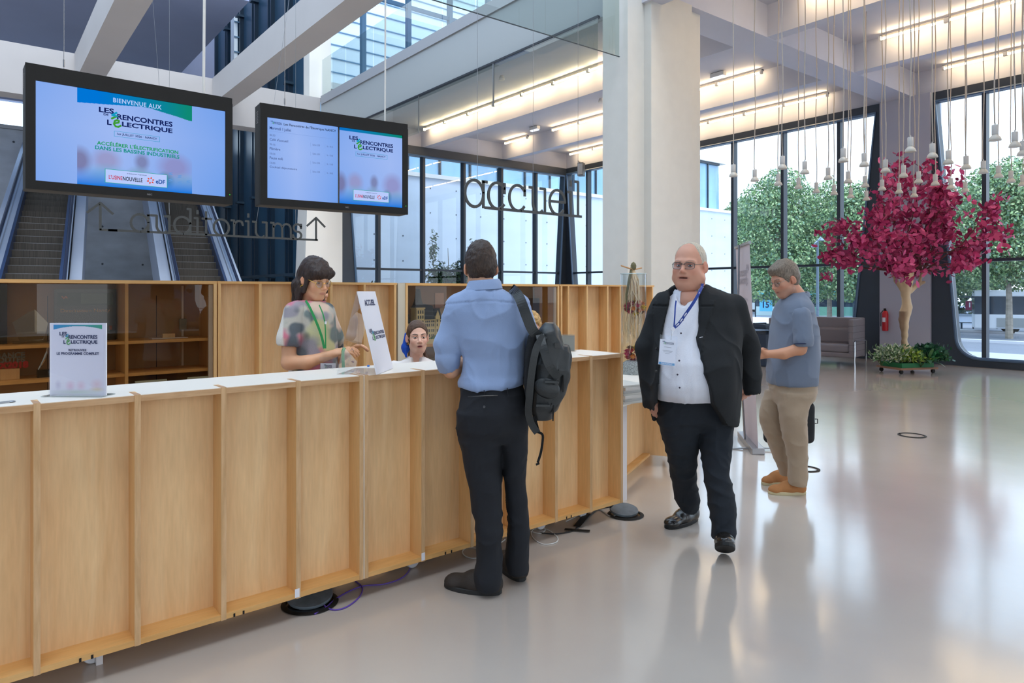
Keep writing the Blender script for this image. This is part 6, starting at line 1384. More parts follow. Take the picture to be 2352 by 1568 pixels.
    def strap(pts, w, nm, m=M_bp, up=(0, -1, 0), th=.012): return ribbon([J(*p) for p in pts], w, m, nm, n, up, th)
    strap([(1176, 664, -.02), (1186, 672, -.10), (1196, 690, -.15), (1208, 722, -.175), (1222, 756, -.18), (1236, 772, -.17)], .050, 'shoulder_strap')
    strap([(1184, 668, .06), (1176, 662, .02), (1180, 666, -.05)], .045, 'shoulder_strap')
    strap([(1240, 768, -.19), (1248, 800, -.235), (1262, 840, -.25), (1283, 868, -.235)], .040, 'flap_roll'); strap([(1250, 770, -.2), (1232, 800, -.235), (1222, 850, -.235), (1216, 910, -.22), (1214, 948, -.2), (1222, 975, -.18), (1234, 993, -.17)], .034, 'shoulder_strap', M_bp, th=.01)
    strap([(1226, 955, -.18), (1232, 975, -.17), (1237, 994, -.17)], .016, 'webbing', M_bm, th=.002)
    strap([(1236, 992, -.17), (1246, 998, -.17), (1246, 1015, -.17), (1242, 1040, -.17), (1235, 1062, -.17)], .012, 'webbing', M_bm, th=.002)
    b = MB(); p = J(1235, 1065, -.17); b.bar(tuple(p-np.array([.008, 0, .004])), tuple(p+np.array([.008, 0, .004])), .02, .006); b.build('strap_end', M_bm, n)
    for q in ((1266, 878, -.245, .3), (1246, 932, -.22, .3)):
        b = MB(); p = J(*q[:3]); b.bar(tuple(p-np.array([.03, 0, -.004])), tuple(p+np.array([.035, 0, .002])), .028, .01); b.build('buckle', mat('buckle_%d' % q[0], (46, 48, 48), rough=.4), n)
    for x0, y0, y1 in ((1294, 862, 900), (1271, 930, 966)):
        b = MB(); b.bar(tuple(J(x0, y0, -.20)), tuple(J(x0-1, y1, -.20)), .012, .006); b.build('zip_puller', M_black, n)
    b = MB(); b.box(-.014, .014, -.01, .01, -.012, .012); o = b.build('hook', M_blackg, n); o.location = J(1280, 793, -.2)
person_back()

# ------------------------------------------------------------------ 3. man in the grey polo shirt
def person_polo():
    r, J, R_ = frame_person(5.2, 1812, 'grey-haired man with glasses in a grey polo shirt and beige trousers, in profile looking down')
    hc = J(1803, 642, -.02); Rh = headrot(-1.32, -.36); sc = 1.06
    P, Fc, C = make_head(hc, Rh, sc, (J(1836, 688, .0), .066), (204, 146, 118), dict(jaw=1.05, stubble=.35, brow=(110, 92, 76), lips=(170, 104, 92)), h=.0036)
    parts = [(P, Fc, C)]
    g = SDF(*bounds(J(1740, 740, -.2), J(1850, 840, -.2), m=.14), .0045); g.cap(J(1844, 775, -.2), J(1838, 802, -.2), .040, .042, k=.02); g.cap(J(1838, 800, -.2), J(1800, 812, -.19), .043, .038, k=.02); g.cap(J(1800, 812, -.19), J(1762, 813, -.17), .038, .028, k=.02)
    add_hand(g, J(1760, 814, -.17), (-1, -.05, -.12), (.2, 0, -1), (-.2, -.3, .9), curl=.7); parts.append(skinpart(g, (206, 146, 112), 5))
    a, b = J(1775, 818, .12), J(1752, 806, .05); g = SDF(*bounds(a, b, m=.16), .0045); g.cap(a, b, .036, .028, k=.01); add_hand(g, b, (-1, -.3, .0), (0, 0, 1), (-.2, .9, .2), curl=.6); parts.append(skinpart(g, (206, 146, 112), 5))
    g = SDF(J(1800, 720)-.25, J(1850, 700)+.25, .02); g.loft([R_(690, 1800, 1850, 0, .07), R_(760, 1795, 1850, 0, .08)], k=.02); parts.append(skinpart(g, SK4, 4))
    skin_obj('body', parts, r); make_eyes(hc, Rh, sc, r, (0, -.3), (90, 84, 70), .75, (196, 140, 114)); specs(hc, Rh, sc, r, M_riml, rx=.023, rz=.018, e=2.5)
    def hf(g): hair_short(g, top=.018, back=-.075, side=.006); g.ell((0, .055, .095), (.058, .045, .03), k=.03)
    hair_mesh(hf, hc, Rh, sc, hair_mat('grey_brown_hair', (122, 108, 94)), r, amp=.003, seed=15)
    M_po = cloth('grey_blue_polo', (112, 122, 140), rough=.9, bump=.2, bs=500)
    g = SDF(*bounds(J(1750, 660), J(1890, 890), m=.32), .0078)
    g.loft([R_(672, 1806, 1846, .0, .07), R_(684, 1797, 1852, .0, .12), R_(700, 1787, 1860, .0, .17), R_(730, 1779, 1868, .0, .20), R_(770, 1775, 1873, .0, .205), R_(810, 1771, 1874, .0, .205), R_(850, 1767, 1873, .0, .205), R_(874, 1767, 1872, .0, .2), R_(882, 1769, 1871, .0, .19)], k=.02, e=2.4)
    g.cap(J(1838, 712, -.13), J(1842, 745, -.16), .070, .064, k=.04); g.cap(J(1836, 712, .15), J(1825, 770, .2), .072, .064, k=.04)
    po = cloth_obj('polo_shirt', g, M_po, r, amp=.006, sc=(8, 6, 6), seed=61, amp2=.001)
    g = SDF(*bounds(J(1800, 700, -.2), J(1880, 800, -.2), m=.12), .006); g.cap(J(1840, 725, -.165), J(1845, 780, -.205), .072, .068, k=.02); g.cap(J(1845, 780, -.205), J(1845, 800, -.205), .068, .066, k=.01); g.cut(lambda x, y, z: J(0, 789)[2]+.05*(x-J(1845, 0)[0])-z+0*y); g.cap(J(1845, 776, -.205), J(1845, 810, -.205), .055, .056, k=.004, mode='s'); cloth_obj('sleeve', g, M_po, po, amp=.003, sc=(12, 12, 8), seed=62)
    M_nv = mat('navy_trim', (26, 34, 66), rough=.8)
    b = MB(); pts = [J(1845+20*math.cos(t)*1.07, 790+1.2*math.sin(t)-(1 if math.cos(t) > 0 else -1)*0, -.205+.069*math.sin(t)) for t in np.linspace(0, 2*PI, 20, endpoint=False)]; b.tube(pts, .004, 6, closed=True); b.build('sleeve_piping', M_nv, po)
    collar(J(1829, 690, .0), .080, .080, .40, .036, PI, .25, M_po, po, trim=M_nv)
    M_kh = cloth('beige_chinos', (168, 146, 122), rough=.85, bump=.12)
    g = SDF(*bounds(J(1740, 860), J(1880, 1120), m=.2), .0075)
    g.loft([R_(866, 1769, 1872, .0, .165), R_(890, 1772, 1871, .0, .17), R_(915, 1775, 1866, .0, .165), R_(930, 1785, 1850, .0, .12)], k=.04, e=2.3)
    g.loft([R_(900, 1790, 1869, -.09, .09), R_(930, 1789, 1858, -.09, .09), R_(960, 1793, 1850, -.09, .085), R_(1000, 1798, 1852, -.07, .08), R_(1050, 1811, 1853, -.05, .075), R_(1095, 1811, 1852, -.04, .075), R_(1113, 1816, 1849, -.04, .07)], k=.02)
    g.loft([R_(896, 1760, 1810, .09, .085), R_(925, 1751, 1808, .09, .085), R_(958, 1745, 1802, .10, .082), R_(985, 1752, 1802, .12, .078), R_(1030, 1771, 1806, .16, .072), R_(1080, 1789, 1814, .2, .066), R_(1090, 1791, 1813, .2, .06)], k=.02)
    cloth_obj('trousers', g, M_kh, r, amp=.006, sc=(8, 8, 11), seed=71, amp2=.0015)
    MT = mat('tan_suede', (182, 122, 72), rough=.85, bump=.2, bscale=260); MTs = mat('cream_sole', (206, 190, 150), rough=.6)
    def g2l(px, py, z=0.): D = (H-z)*F/(py-HZ); return np.array([(px-CX)/F*D-(1812-CX)/F*5.2, D-5.2, z])
    make_shoe(g2l(1851, 1134), g2l(1764, 1133), .105, .10, MT, MTs, r, style='flat'); make_shoe(g2l(1812, 1108), g2l(1750, 1113), .10, .10, MT, MTs, r, style='flat')
    n = side_thing('laptop_bag', r, 'black laptop bag hanging behind the legs of the man in the grey polo', 'bag')
    g = SDF(*bounds(J(1750, 900, .3), J(1880, 1030, .3), m=.1), .007); g.box(J(1812, 970, .33), (.20, .045, .165), .04); cloth_obj('bag_body', g, mat('black_nylon', (28, 30, 34), rough=.8, bump=.2, bscale=300), n, amp=.003)
    ribbon([J(1868, 950, .33), J(1862, 900, .28), J(1850, 800, .23), J(1835, 720, .2), J(1820, 690, .1)], .03, M_black, 'shoulder_strap', n, up=(1, 0, 0)); b = MB(); b.tube([J(1872, 962, .33), J(1878, 962, .33), J(1878, 972, .33), J(1872, 972, .33)], .004, 6); b.build('buckle', M_black, n)
person_polo()

# ------------------------------------------------------------------ 4. woman behind the counter
def tie_dye(P):  # printed cloud pattern
    c = np.tile(np.array(lin((182, 176, 164))), (len(P), 1)); n1, n2, n3, n4 = [vnoise(P*np.array([8, 6, 8]), 1., s_)*.8+.3*vnoise(P*20, 1., s_+9) for s_ in (5, 2, 7, 4)]
    for n_, col, th in ((n1, (104, 118, 116), .0), (n2, (214, 186, 166), .12), (n3, (198, 110, 130), .12), (n4, (196, 192, 140), .34), (-n1, (146, 140, 148), .2), (-n2, (84, 92, 98), .36)):
        w = np.clip((n_-th)*5, 0, .95)[:, None]; c = c*(1-w)+np.array(lin(col))*w
    return c
def person_woman():
    r, J, R_ = frame_person(4.08, 715, 'dark-haired woman with round glasses and pastel patterned T-shirt standing behind the counter')
    hc = J(723, 643, .0); Rh = headrot(.92, -.26); sc = .96
    P, Fc, C = make_head(hc, Rh, sc, (J(712, 712, .03), .056), SK2, dict(fem=1, jaw=.9, brow=(70, 50, 40), lips=(180, 104, 96), browk=.4, lipk=.6), h=.0034)
    parts = [(P, Fc, C)]
    g = SDF(*bounds(J(650, 760, -.14), J(800, 860, -.1), m=.12), .0040)
    g.cap(J(664, 765, -.13), J(664, 832, -.15), .044, .040, k=.02); g.cap(J(664, 832, -.15), J(705, 832, -.16), .042, .038, k=.02); g.cap(J(705, 832, -.16), J(768, 812, -.10), .037, .024, k=.02)
    add_hand(g, J(768, 811, -.10), (1, .1, .18), (.1, .2, -1), (.1, .8, .5), curl=.85, sc=.92, thumb=.8); parts.append(skinpart(g, SK2, 6))
    g = SDF(*bounds(J(745, 760, .05), J(830, 850, .05), m=.12), .0040); g.cap(J(748, 842, .10), J(798, 812, .03), .036, .024, k=.02); add_hand(g, J(796, 808, .03), (.75, -.1, .35), (-.3, -.2, -1), (-.2, -.9, .1), curl=.9, sc=.92, thumb=.7); parts.append(skinpart(g, SK2, 6))
    g = SDF(J(700, 740)-.25, J(730, 740)+.25, .02); g.loft([R_(715, 690, 740, 0, .06), R_(780, 690, 750, 0, .07)], k=.02); parts.append(skinpart(g, SK2, 4))
    skin_obj('body', parts, r); make_eyes(hc, Rh, sc, r, (0, -.35), (80, 56, 40), .8, (206, 150, 120)); specs(hc, Rh, sc, r, M_gold, rx=.024, rz=.0225, down=-.006)
    def hf(g):
        g.ell((0, -.016, .05), (.088, .110, .098), k=.01); g.ell((0, -.055, -.02), (.085, .075, .10), k=.03)
        g.ell((0, .105, -.055), (.078, .080, .095), k=.012, mode='s')
        g.cap((-.05, .075, .062), (.05, .075, .062), .028, .028, k=.03)
        for sx in (-1, 1):
            g.cap((sx*.074, .015, .03), (sx*.080, .022, -.07), .014, .012, k=.02); g.cap((sx*.078, -.03, -.04), (sx*.085, -.015, -.155), .030, .020, k=.03)
            g.ell((sx*.09, .0, -.015), (.026, .014, .028), k=.008, mode='s')
        g.cap((-.05, -.09, -.06), (-.055, -.095, -.16), .04, .022, k=.03); g.cap((.05, -.09, -.06), (.055, -.08, -.165), .04, .022, k=.03); g.cap((0, -.105, -.06), (0, -.115, -.15), .04, .03, k=.03)
    hair_mesh(hf, hc, Rh, sc, hair_mat('espresso_hair', (52, 36, 29), .6), r, amp=.005, nsc=(48, 48, 12), seed=25)
    b = MB(); p = hc+Rh@(np.array([-.083, .0, -.042])*sc) if (Rh@np.array([1, 0, 0]))[1] > 0 else hc+Rh@(np.array([.083, .0, -.042])*sc); b.tube([tuple(p+np.array([.008*math.cos(t), -.002, .008*math.sin(t)])) for t in np.linspace(0, 2*PI, 10, endpoint=False)], .003, 5, closed=True); b.build('earring', M_gold, r)
    g = SDF(*bounds(J(640, 690), J(785, 900), m=.3), .0070)
    g.loft([R_(692, 694, 742, .01, .07), R_(700, 676, 756, .0, .10), R_(720, 664, 766, .0, .135), R_(760, 666, 770, .0, .15), R_(820, 672, 772, .0, .15), R_(880, 664, 776, .0, .155), R_(930, 662, 780, .0, .16)], k=.02, e=2.3)
    g.cap(J(682, 715, -.08), J(674, 745, -.11), .062, .062, k=.03)
    g.cap(J(752, 715, .12), J(768, 778, .15), .05, .055, k=.03)
    P, Fc = g.mesh(); P = smooth_mesh(P, Fc, 2); P = folds(P, Fc, .006, (8, 8, 5), 81, .001)
    gs = SDF(*bounds(J(640, 690, -.13), J(700, 800, -.13), m=.12), .006); gs.cap(J(678, 718, -.10), J(665, 778, -.14), .066, .070, k=.02); gs.cap(J(665, 778, -.14), J(664, 800, -.14), .070, .070, k=.01); gs.cut(lambda x, y, z: J(0, 787)[2]-.12*(x-J(665, 0)[0])-z+0*y); gs.cap(J(665, 772, -.14), J(664, 812, -.14), .058, .058, k=.004, mode='s')
    P2, F2 = gs.mesh(); P2 = folds(smooth_mesh(P2, F2, 2), F2, .003, (12, 12, 8), 82); P, Fc = joinm([(P, Fc), (P2, F2)])
    C = tie_dye(P); wh = np.clip((J(662, 0, -.1)[0]-P[:, 0]-.12*(P[:, 2]-J(0, 730)[2]))/.01, 0, 1)[:, None]; C = C*(1-wh)+np.array(lin((214, 208, 198)))*wh
    mesh_np('t_shirt', P, Fc, mat('pastel_print_jersey', (200, 200, 190), rough=.85, attr='Col', bump=.2, bscale=200), r, True, col=C)
    g = SDF(*bounds(J(650, 900), J(785, 1260), m=.16), .012); g.loft([R_(900, 664, 778, .0, .15), R_(970, 662, 780, .0, .15), R_(1020, 680, 760, 0, .1)], k=.03)
    for a, b_ in ((664, 716), (726, 776)): g.loft([R_(980, a, b_, .0, .09), R_(1100, a+5, b_-5, .0, .075), R_(1240, a+8, b_-8, .0, .06)], k=.02)
    cloth_obj('trousers', g, cloth('dark_jeans_w', (36, 44, 66)), r, amp=.003)
    for x in (690, 751): p = J(x, 0, .05); p[2] = 0; q = p+np.array([.02, -.24, 0]); make_shoe(p, q, .09, .08, M_black, M_blackg, r, laces=False)
    n = side_thing('name_badge', r, 'small badge in a clear pouch on the green lanyard worn by the bespectacled woman', 'badge'); MG = mat('green_lanyard', (34, 138, 70), rough=.6)
    ribbon([J(702, 690, -.10), J(711, 705, -.14), J(726, 738, -.165), J(738, 770, -.17), J(745, 800, -.172)], .014, MG, 'lanyard', n); ribbon([J(733, 700, -.12), J(742, 722, -.155), J(747, 750, -.165), J(748, 800, -.172)], .007, MG, 'lanyard', n)
    b = MB(); b.box(-.005, .005, -.002, .002, -.008, .008); o = b.build('clasp', M_paperw, n); o.location = J(748, 741, -.17)
    b = MB(); p = J(736, 850, -.20); b.box(p[0], p[0]+.086, p[1], p[1]+.002, p[2]-.03, p[2]+.040); c_ = b.build('card', M_paperw, n); fl = Flat(.086, .07, x0=p[0], z0=p[2]-.03, y=p[1]); fl.logo(.25, .62, .75, .92, M_navy, mgr, mbl); fl.build({}, c_)
    b = MB(); b.quad((p[0]-.004, p[1]-.003, p[2]-.035), (p[0]+.09, p[1]-.003, p[2]-.035), (p[0]+.09, p[1]-.003, p[2]+.075), (p[0]-.004, p[1]-.003, p[2]+.075)); b.build('pouch', glassm('pouch_film', (236, 238, 240), refl=1.3), n, recalc=False)
    m = side_thing('lanyard', r, 'folded green lanyard with a metal clip held by the woman with round glasses', 'lanyard')
    ribbon([J(792, 798, -.12), J(788, 806, -.13), J(788, 826, -.13), J(789, 846, -.13)], .017, MG, 'strap', m); b = MB(); b.tube([J(808, 800, -.10), J(812, 806, -.1), J(809, 812, -.1), J(805, 806, -.1)], .003, 6, closed=True); b.build('clip', M_chrome, m)
    b = MB(); b.add([tuple(J(*q)) for q in ((806, 812, -.1), (812, 812, -.1), (800, 838, -.1), (794, 838, -.1))], [(0, 1, 2, 3)]); b.build('clear_pouch', glassm('film2', (232, 234, 238), refl=1.6), m, recalc=False)
person_woman()

# ------------------------------------------------------------------ 5. person mostly hidden behind her
def person_hidden():
    r, J, R_ = frame_person(4.75, 745, 'person in dark clothes almost hidden behind the bespectacled woman, hand raised to chin')
    hc = J(722, 668, .0); Rh = headrot(1.15, -.1); sc = .98
    parts = [make_head(hc, Rh, sc, (J(722, 725, .03), .055), SK4, dict(lips=(180, 100, 94)), h=.0045)]
    e = J(772, 790, -.05); w = J(766, 745, -.08); g = SDF(*bounds(e, w, J(760, 700, -.1), m=.1), .0045); g.cap(e, w, .038, .025, k=.02); add_hand(g, w, (-.15, -.1, 1), (-1, 0, 0), (-.3, -.9, 0), curl=.75, sc=.9); parts.append(skinpart(g, SK4, 6))
    skin_obj('body', parts, r); make_eyes(hc, Rh, sc, r, (0, 0), (80, 60, 44), .3, SK4)
    def hf(g): hair_short(g, top=.02, back=-.1, side=.008)
    hair_mesh(hf, hc, Rh, sc, hair_mat('brown_hair_b', (72, 54, 42)), r, h=.006)
    g = SDF(*bounds(J(690, 715), J(778, 1000), m=.14), .01); g.loft([R_(715, 705, 740, .02, .06), R_(730, 690, 762, .02, .1), R_(780, 688, 768, .02, .12), R_(900, 690, 770, .02, .13), R_(1000, 690, 770, .02, .13)], k=.02); g.cap(J(768, 765, -.02), J(776, 800, -.04), .048, .044, k=.02)
    cloth_obj('dark_top', g, cloth('black_top', (24, 26, 30)), r, amp=.004)
    g = SDF(*bounds(J(690, 980), J(772, 1170), m=.14), .014)
    for a, b_ in ((692, 728), (734, 770)): g.loft([R_(985, a, b_, .02, .09), R_(1080, a+3, b_-3, .02, .07), R_(1168, a+5, b_-5, .02, .055)], k=.02)
    cloth_obj('trousers', g, cloth('black_trousers_b', (28, 28, 32)), r, amp=.002)
    for x in (710, 752): p = J(x, 0, .05); p[2] = 0; make_shoe(p, p+np.array([.05, -.22, 0]), .09, .07, M_black, M_blackg, r, laces=False)
person_hidden()

# ------------------------------------------------------------------ 6. seated receptionist
def stool(px, D, lab):
    p = ray(px, D); r = empty('office_chair', (p[0], p[1], 0), .3, lab, 'chair'); b = MB(); b.lathe([(0, .40), (.19, .40), (.21, .43), (.2, .455), (0, .46)], 20); b.build('seat', M_black, r); b = MB(); b.lathe([(.025, .06), (.025, .4)], 10); b.build('column', M_chrome, r)
    for i in range(5): a = i*1.257; b = MB(); b.bar((0, 0, .07), (.26*math.cos(a), .26*math.sin(a), .05), .04, .03); b.lathe([(0, 0), (.025, .005), (.025, .045), (0, .05)], 8, (.26*math.cos(a), .26*math.sin(a), 0)); b.build('leg', M_black, r)
def person_seated():
    r, J, R_ = frame_person(5.3, 957, 'young woman with pulled-back hair, blue scarf and white blouse seated behind the counter')
    hc = J(959, 775, .0); Rh = headrot(.30, .02, -.02); sc = 1.03
    parts = [make_head(hc, Rh, sc, (J(955, 832, .04), .048), SK3, dict(fem=1, jaw=.92, brow=(60, 42, 34), browk=1., lips=(182, 84, 88), mouth=.9, lipk=.85, open=.0018, shadow=.35), h=.0032)]
    for sx in (-1, 1):
        e = np.array([sx*.24, -.02, .78]); w = np.array([sx*.12, -.27, .80]); g = SDF(*bounds(e, w, m=.17), .006); g.cap(e, w, .038, .026, k=.02); add_hand(g, w, (-sx*.3, -1, 0), (0, 0, -1), (-sx, .1, .2), curl=.3, sc=.9); parts.append(skinpart(g, SK3, 6))
    skin_obj('body', parts, r); make_eyes(hc, Rh, sc, r, (.05, .0), (74, 70, 60), .30, (222, 170, 148))
    def hf(g):
        g.ell((0, -.014, .043), (.0765, .100, .0915), k=.01); g.ell((0, -.03, .0), (.076, .078, .07), k=.03); g.ell((0, .095, -.02), (.086, .075, .098), k=.01, mode='s'); g.cut(lambda x, y, z: -.06-z+0*x+0*y)
        for sx in (-1, 1): g.ell((sx*.085, .0, -.022), (.026, .028, .034), k=.01, mode='s')
        g.cap((.02, -.09, -.02), (-.03, -.09, -.10), .03, .022, k=.03)
    hair_mesh(hf, hc, Rh, sc, hair_mat('brown_sleek_hair', (86, 62, 46)), r, amp=.0015, nsc=(20, 60, 60), seed=9)
    g = SDF(*bounds(J(925, 750), J(945, 830), m=.08), .0045); g.cap(J(934, 768, .03), J(931, 800, .02), .014, .024, k=.02, fy=.6); g.cap(J(931, 798, .02), J(933, 818, .0), .024, .010, k=.02, fy=.5); g.cap(J(938, 768, .06), J(945, 750, .08), .014, .012, k=.02)
    cloth_obj('scarf', g, mat('royal_blue_satin', (14, 78, 190), rough=.35), r, amp=.005, sc=(40, 20, 8), seed=3, sm=1)
    g = SDF(*bounds(J(972, 790), J(990, 850), m=.08), .005); g.cap(J(972, 795, .07), J(982, 832, .02), .018, .013, k=.02); cloth_obj('ponytail', g, MATS['brown_sleek_hair'], r, amp=.002)
    b = MB(); p = J(937, 789, -.03); b.tube([tuple(p+np.array([.007*math.cos(t), 0, .010*math.sin(t)])) for t in np.linspace(0, 2*PI, 10, endpoint=False)], .0025, 5, closed=True); b.build('earring', M_gold, r)
    g = SDF(*bounds(np.array([-.2, -.2, .45]), np.array([.2, .2, 1.1]), m=.16), .008)
    zc = J(0, 821)[2]
    g.loft([(zc+.005, -.003, .03, .06, .05), (zc-.02, 0, .02, .11, .07), (zc-.045, 0, .02, .165, .09), (zc-.09, 0, .02, .19, .105), (zc-.25, 0, .0, .18, .11), (zc-.45, 0, 0, .16, .11), (.48, 0, .02, .18, .14)], k=.02)
    g.ell((0.0, -.06, zc+.0), (.038, .07, .085), k=.008, mode='s')
    for sx in (-1, 1): g.cap((sx*.17, .01, zc-.08), (sx*.245, -.0, zc-.26), .055, .046, k=.03); g.cap((sx*.245, 0, zc-.26), (sx*.14, -.22, .80), .046, .036, k=.02)
    cloth_obj('blouse', g, cloth('white_blouse', (236, 230, 226)), r, amp=.005, seed=91)
    g = SDF((-.3, -.65, -.02), (.3, .3, .62), .012); g.ell((0, .0, .5), (.19, .16, .1), k=.03)
    for sx in (-1, 1): g.cap((sx*.09, -.02, .50), (sx*.11, -.42, .48), .075, .06, k=.03); g.cap((sx*.11, -.42, .47), (sx*.11, -.36, .08), .055, .04, k=.02)
    cloth_obj('trousers', g, cloth('navy_trousers_c', (30, 34, 50)), r, amp=.002)
    for sx in (-1, 1): make_shoe((sx*.11, -.30, 0), (sx*.12, -.53, 0), .085, .07, M_black, M_blackg, r, laces=False)
    n = side_thing
person_seated(); stool(957, 5.32, 'black swivel chair under the seated young woman behind the counter')
def person_blond():
    r, J, R_ = frame_person(5.5, 1222, 'person with curly blond hair, mostly hidden behind the shoulder strap of the backpack man')
    hc = J(1219, 757, .0); Rh = headrot(.25, -.15); sc = 1.0
    parts = [make_head(hc, Rh, sc, (J(1219, 815, .03), .055), SK3, {}, h=.0055)]
    for sx in (-1, 1):
        e = np.array([sx*.22, -.02, .85]); w = np.array([sx*.1, -.25, .86]); g = SDF(*bounds(e, w, m=.17), .007); g.cap(e, w, .038, .026, k=.02); add_hand(g, w, (-sx*.3, -1, 0), (0, 0, -1), (-sx, .1, .2), curl=.3, sc=.9); parts.append(skinpart(g, SK3, 6))
    skin_obj('body', parts, r); make_eyes(hc, Rh, sc, r, (0, 0), (90, 110, 130), .3, SK3)
    def hf(g): hair_short(g, top=.026, back=-.08, side=.012)
    hair_mesh(hf, hc, Rh, sc, hair_mat('curly_blond_hair', (196, 156, 100)), r, amp=.008, nsc=(50, 50, 50), h=.005)
    zc = J(0, 806)[2]; g = SDF((-.4, -.35, .4), (.4, .3, zc+.1), .011); g.loft([(zc+.0, 0, .03, .07, .06), (zc-.03, 0, .02, .14, .08), (zc-.08, 0, .02, .19, .1), (zc-.3, 0, 0, .18, .12), (.5, 0, 0, .18, .14)], k=.02)
    for sx in (-1, 1): g.cap((sx*.17, .01, zc-.08), (sx*.23, 0, .86), .055, .046, k=.03); g.cap((sx*.23, 0, .86), (sx*.12, -.2, .86), .046, .036, k=.02)
    cloth_obj('pale_shirt', g, cloth('pale_shirt_d', (200, 208, 222)), r, amp=.004)
    g = SDF((-.3, -.65, -.02), (.3, .3, .65), .014); g.ell((0, .0, .52), (.19, .16, .1), k=.03)
    for sx in (-1, 1): g.cap((sx*.09, -.02, .52), (sx*.11, -.42, .5), .075, .06, k=.03); g.cap((sx*.11, -.42, .49), (sx*.11, -.36, .08), .055, .04, k=.02)
    cloth_obj('trousers', g, cloth('dark_trousers_d', (40, 42, 50)), r, amp=.002)
    for sx in (-1, 1): make_shoe((sx*.11, -.30, 0), (sx*.12, -.53, 0), .085, .07, M_black, M_blackg, r, laces=False)
person_blond(); stool(1222, 5.52, 'black swivel chair under the hidden blond person behind the counter')
# ================================================================== THINGS IN THE HALL
# roll-up banner seen from behind
a = gnd(1742, 1044); b_ = gnd(1707.7, 1003); L = float(np.linalg.norm(b_-a)); r = empty('roll_up_banner', tuple(a), math.atan2(b_[1]-a[1], b_[0]-a[0]), 'tall pale roll-up banner between the two standing men on the right', 'banner')
L = .81; r.rotation_euler = (-.04, 0, r.rotation_euler.z)
MB().box(-.01, L+.01, -.06, .06, 0, .06).build('base', mat('silver_base', (168, 168, 172), rough=.35, metal=.7), r, bevel=.01)
M_ban = mat('pale_pink_film', (206, 192, 196), rough=.6, trans=0.); v = MB(); v.add([(0, 0, .05), (L, 0, .05), (L, 0, 1.99), (0, 0, 1.99)], [(0, 1, 2, 3)]); so = v.build('sheet', M_ban, r, recalc=False)
MB().box(-.01, L+.01, -.012, .012, 1.985, 2.01).build('top_rail', M_grey, r)
b = MB(); b.tube([(L*.5, .05, .05), (L*.5, .07, 1.2), (L*.5, .03, 2.0)], .009, 8); b.build('pole', M_grey, r); MB().box(L*.5-.015, L*.5+.015, .055, .09, 1.19, 1.24).build('pole_clip', M_grey, r)
M_gh = mat('ghost_ink', (186, 174, 180), rough=.6)
for sgn, mir in ((1, False), (-1, True)):
    fl = Flat(L, 2., x0=0, z0=0, y=(-.001 if sgn > 0 else .004), mirror=False); fl.logo(.12, .80, .9, .9, M_gh, M_gh, M_gh); fl.text('1er JUILLET 2026', .25, .72, .75, .735, M_gh); fl.build({M_gh.name: 'faint_lettering'}, so)
for y in (-.25, .25): MB().bar((L*.25, 0, .02), (L*.25, y, .012), .03, .01).build('foot', M_grey, r)
b = MB(); b.add([(.0, .005, .05), (L, .005, .05), (L, .005, 1.3), (.0, .005, 1.3)], [(0, 1, 2, 3)])
# bin
p = ray(1757, 14.2); r = empty('waste_bin', (p[0], p[1], 0), CA-.2, 'dark blue-grey plastic bin with a bag and slotted lid near the windows', 'bin'); M_bin = mat('navy_plastic', (44, 56, 74), rough=.45)
def frust(x0, y0, x1, y1, z0, z1): b = MB(); b.add([(-x0, -y0, z0), (x0, -y0, z0), (x0, y0, z0), (-x0, y0, z0), (-x1, -y1, z1), (x1, -y1, z1), (x1, y1, z1), (-x1, y1, z1)], [(0,3,2,1), (4,5,6,7), (0,1,5,4), (1,2,6,5), (2,3,7,6), (3,0,4,7)]); return b
frust(.14, .14, .175, .175, 0, .72).build('body', M_bin, r, bevel=.02); frust(.2, .2, .2, .2, .765, .785).build('rim', M_bin, r); frust(.178, .178, .182, .182, .66, .765).build('bag', glassm('bin_bag', (190, 196, 204), refl=1.5), r, recalc=False)
b = MB(); b.box(-.175, .175, -.175, -.11, .785, .86); b.box(-.175, .175, .11, .175, .785, .89); b.box(-.175, -.13, -.12, .12, .785, .87); b.box(.13, .175, -.12, .12, .785, .87); b.build('lid', M_bin, r, bevel=.008)
# sofa
M_sofa = mat('taupe_leather', (128, 118, 120), rough=.5, bump=.15, bscale=60); P0 = ray(1980, 14.55); r = empty('sofa', (P0[0], P0[1], 0), CA+PI/2+.12, 'taupe tufted two-seat sofa with steel tube legs in front of the street window', 'sofa')
# local x runs away to the left along the window, y towards the window (-x world)
def sb(nm, x0, x1, y0, y1, z0, z1, bev=.03): return MB().box(x0, x1, y0, y1, z0, z1).build(nm, M_sofa, r, bevel=bev)
SW = 1.75
r.rotation_euler = (0, 0, PI/2+CA+.15)
sb('seat_base', .05, SW-.05, -.0, .62, .17, .27); sb('seat_cushion', .1, SW/2, .0, .58, .27, .43, .04); sb('seat_cushion', SW/2+.01, SW-.1, .0, .58, .27, .43, .04)
sb('back_cushion', .1, SW/2, -.16, .02, .42, .76, .05); sb('back_cushion', SW/2+.01, SW-.1, -.16, .02, .42, .76, .05)
sb('back', .0, SW, -.24, -.1, .15, .98, .03)
for x0 in (0, SW-.1):
    a_ = sb('arm', x0, x0+.1, -.2, .62, .17, .96, .03)
    for i in range(5): MB().box(x0-.004, x0+.104, -.2, .625, .30+i*.13, .305+i*.13).build('quilting', mat('seam', (92, 84, 86), rough=.7) if 'seam' not in MATS else MATS['seam'], a_)
for x0 in (-.02, SW+.02):
    b = MB(); b.tube([(x0, .6, 0), (x0, .6, .5), (x0, .55, .52), (x0, -.2, .5), (x0, -.24, .48), (x0, -.24, 0)], .012, 8); b.build('leg_frame', M_chrome, r)
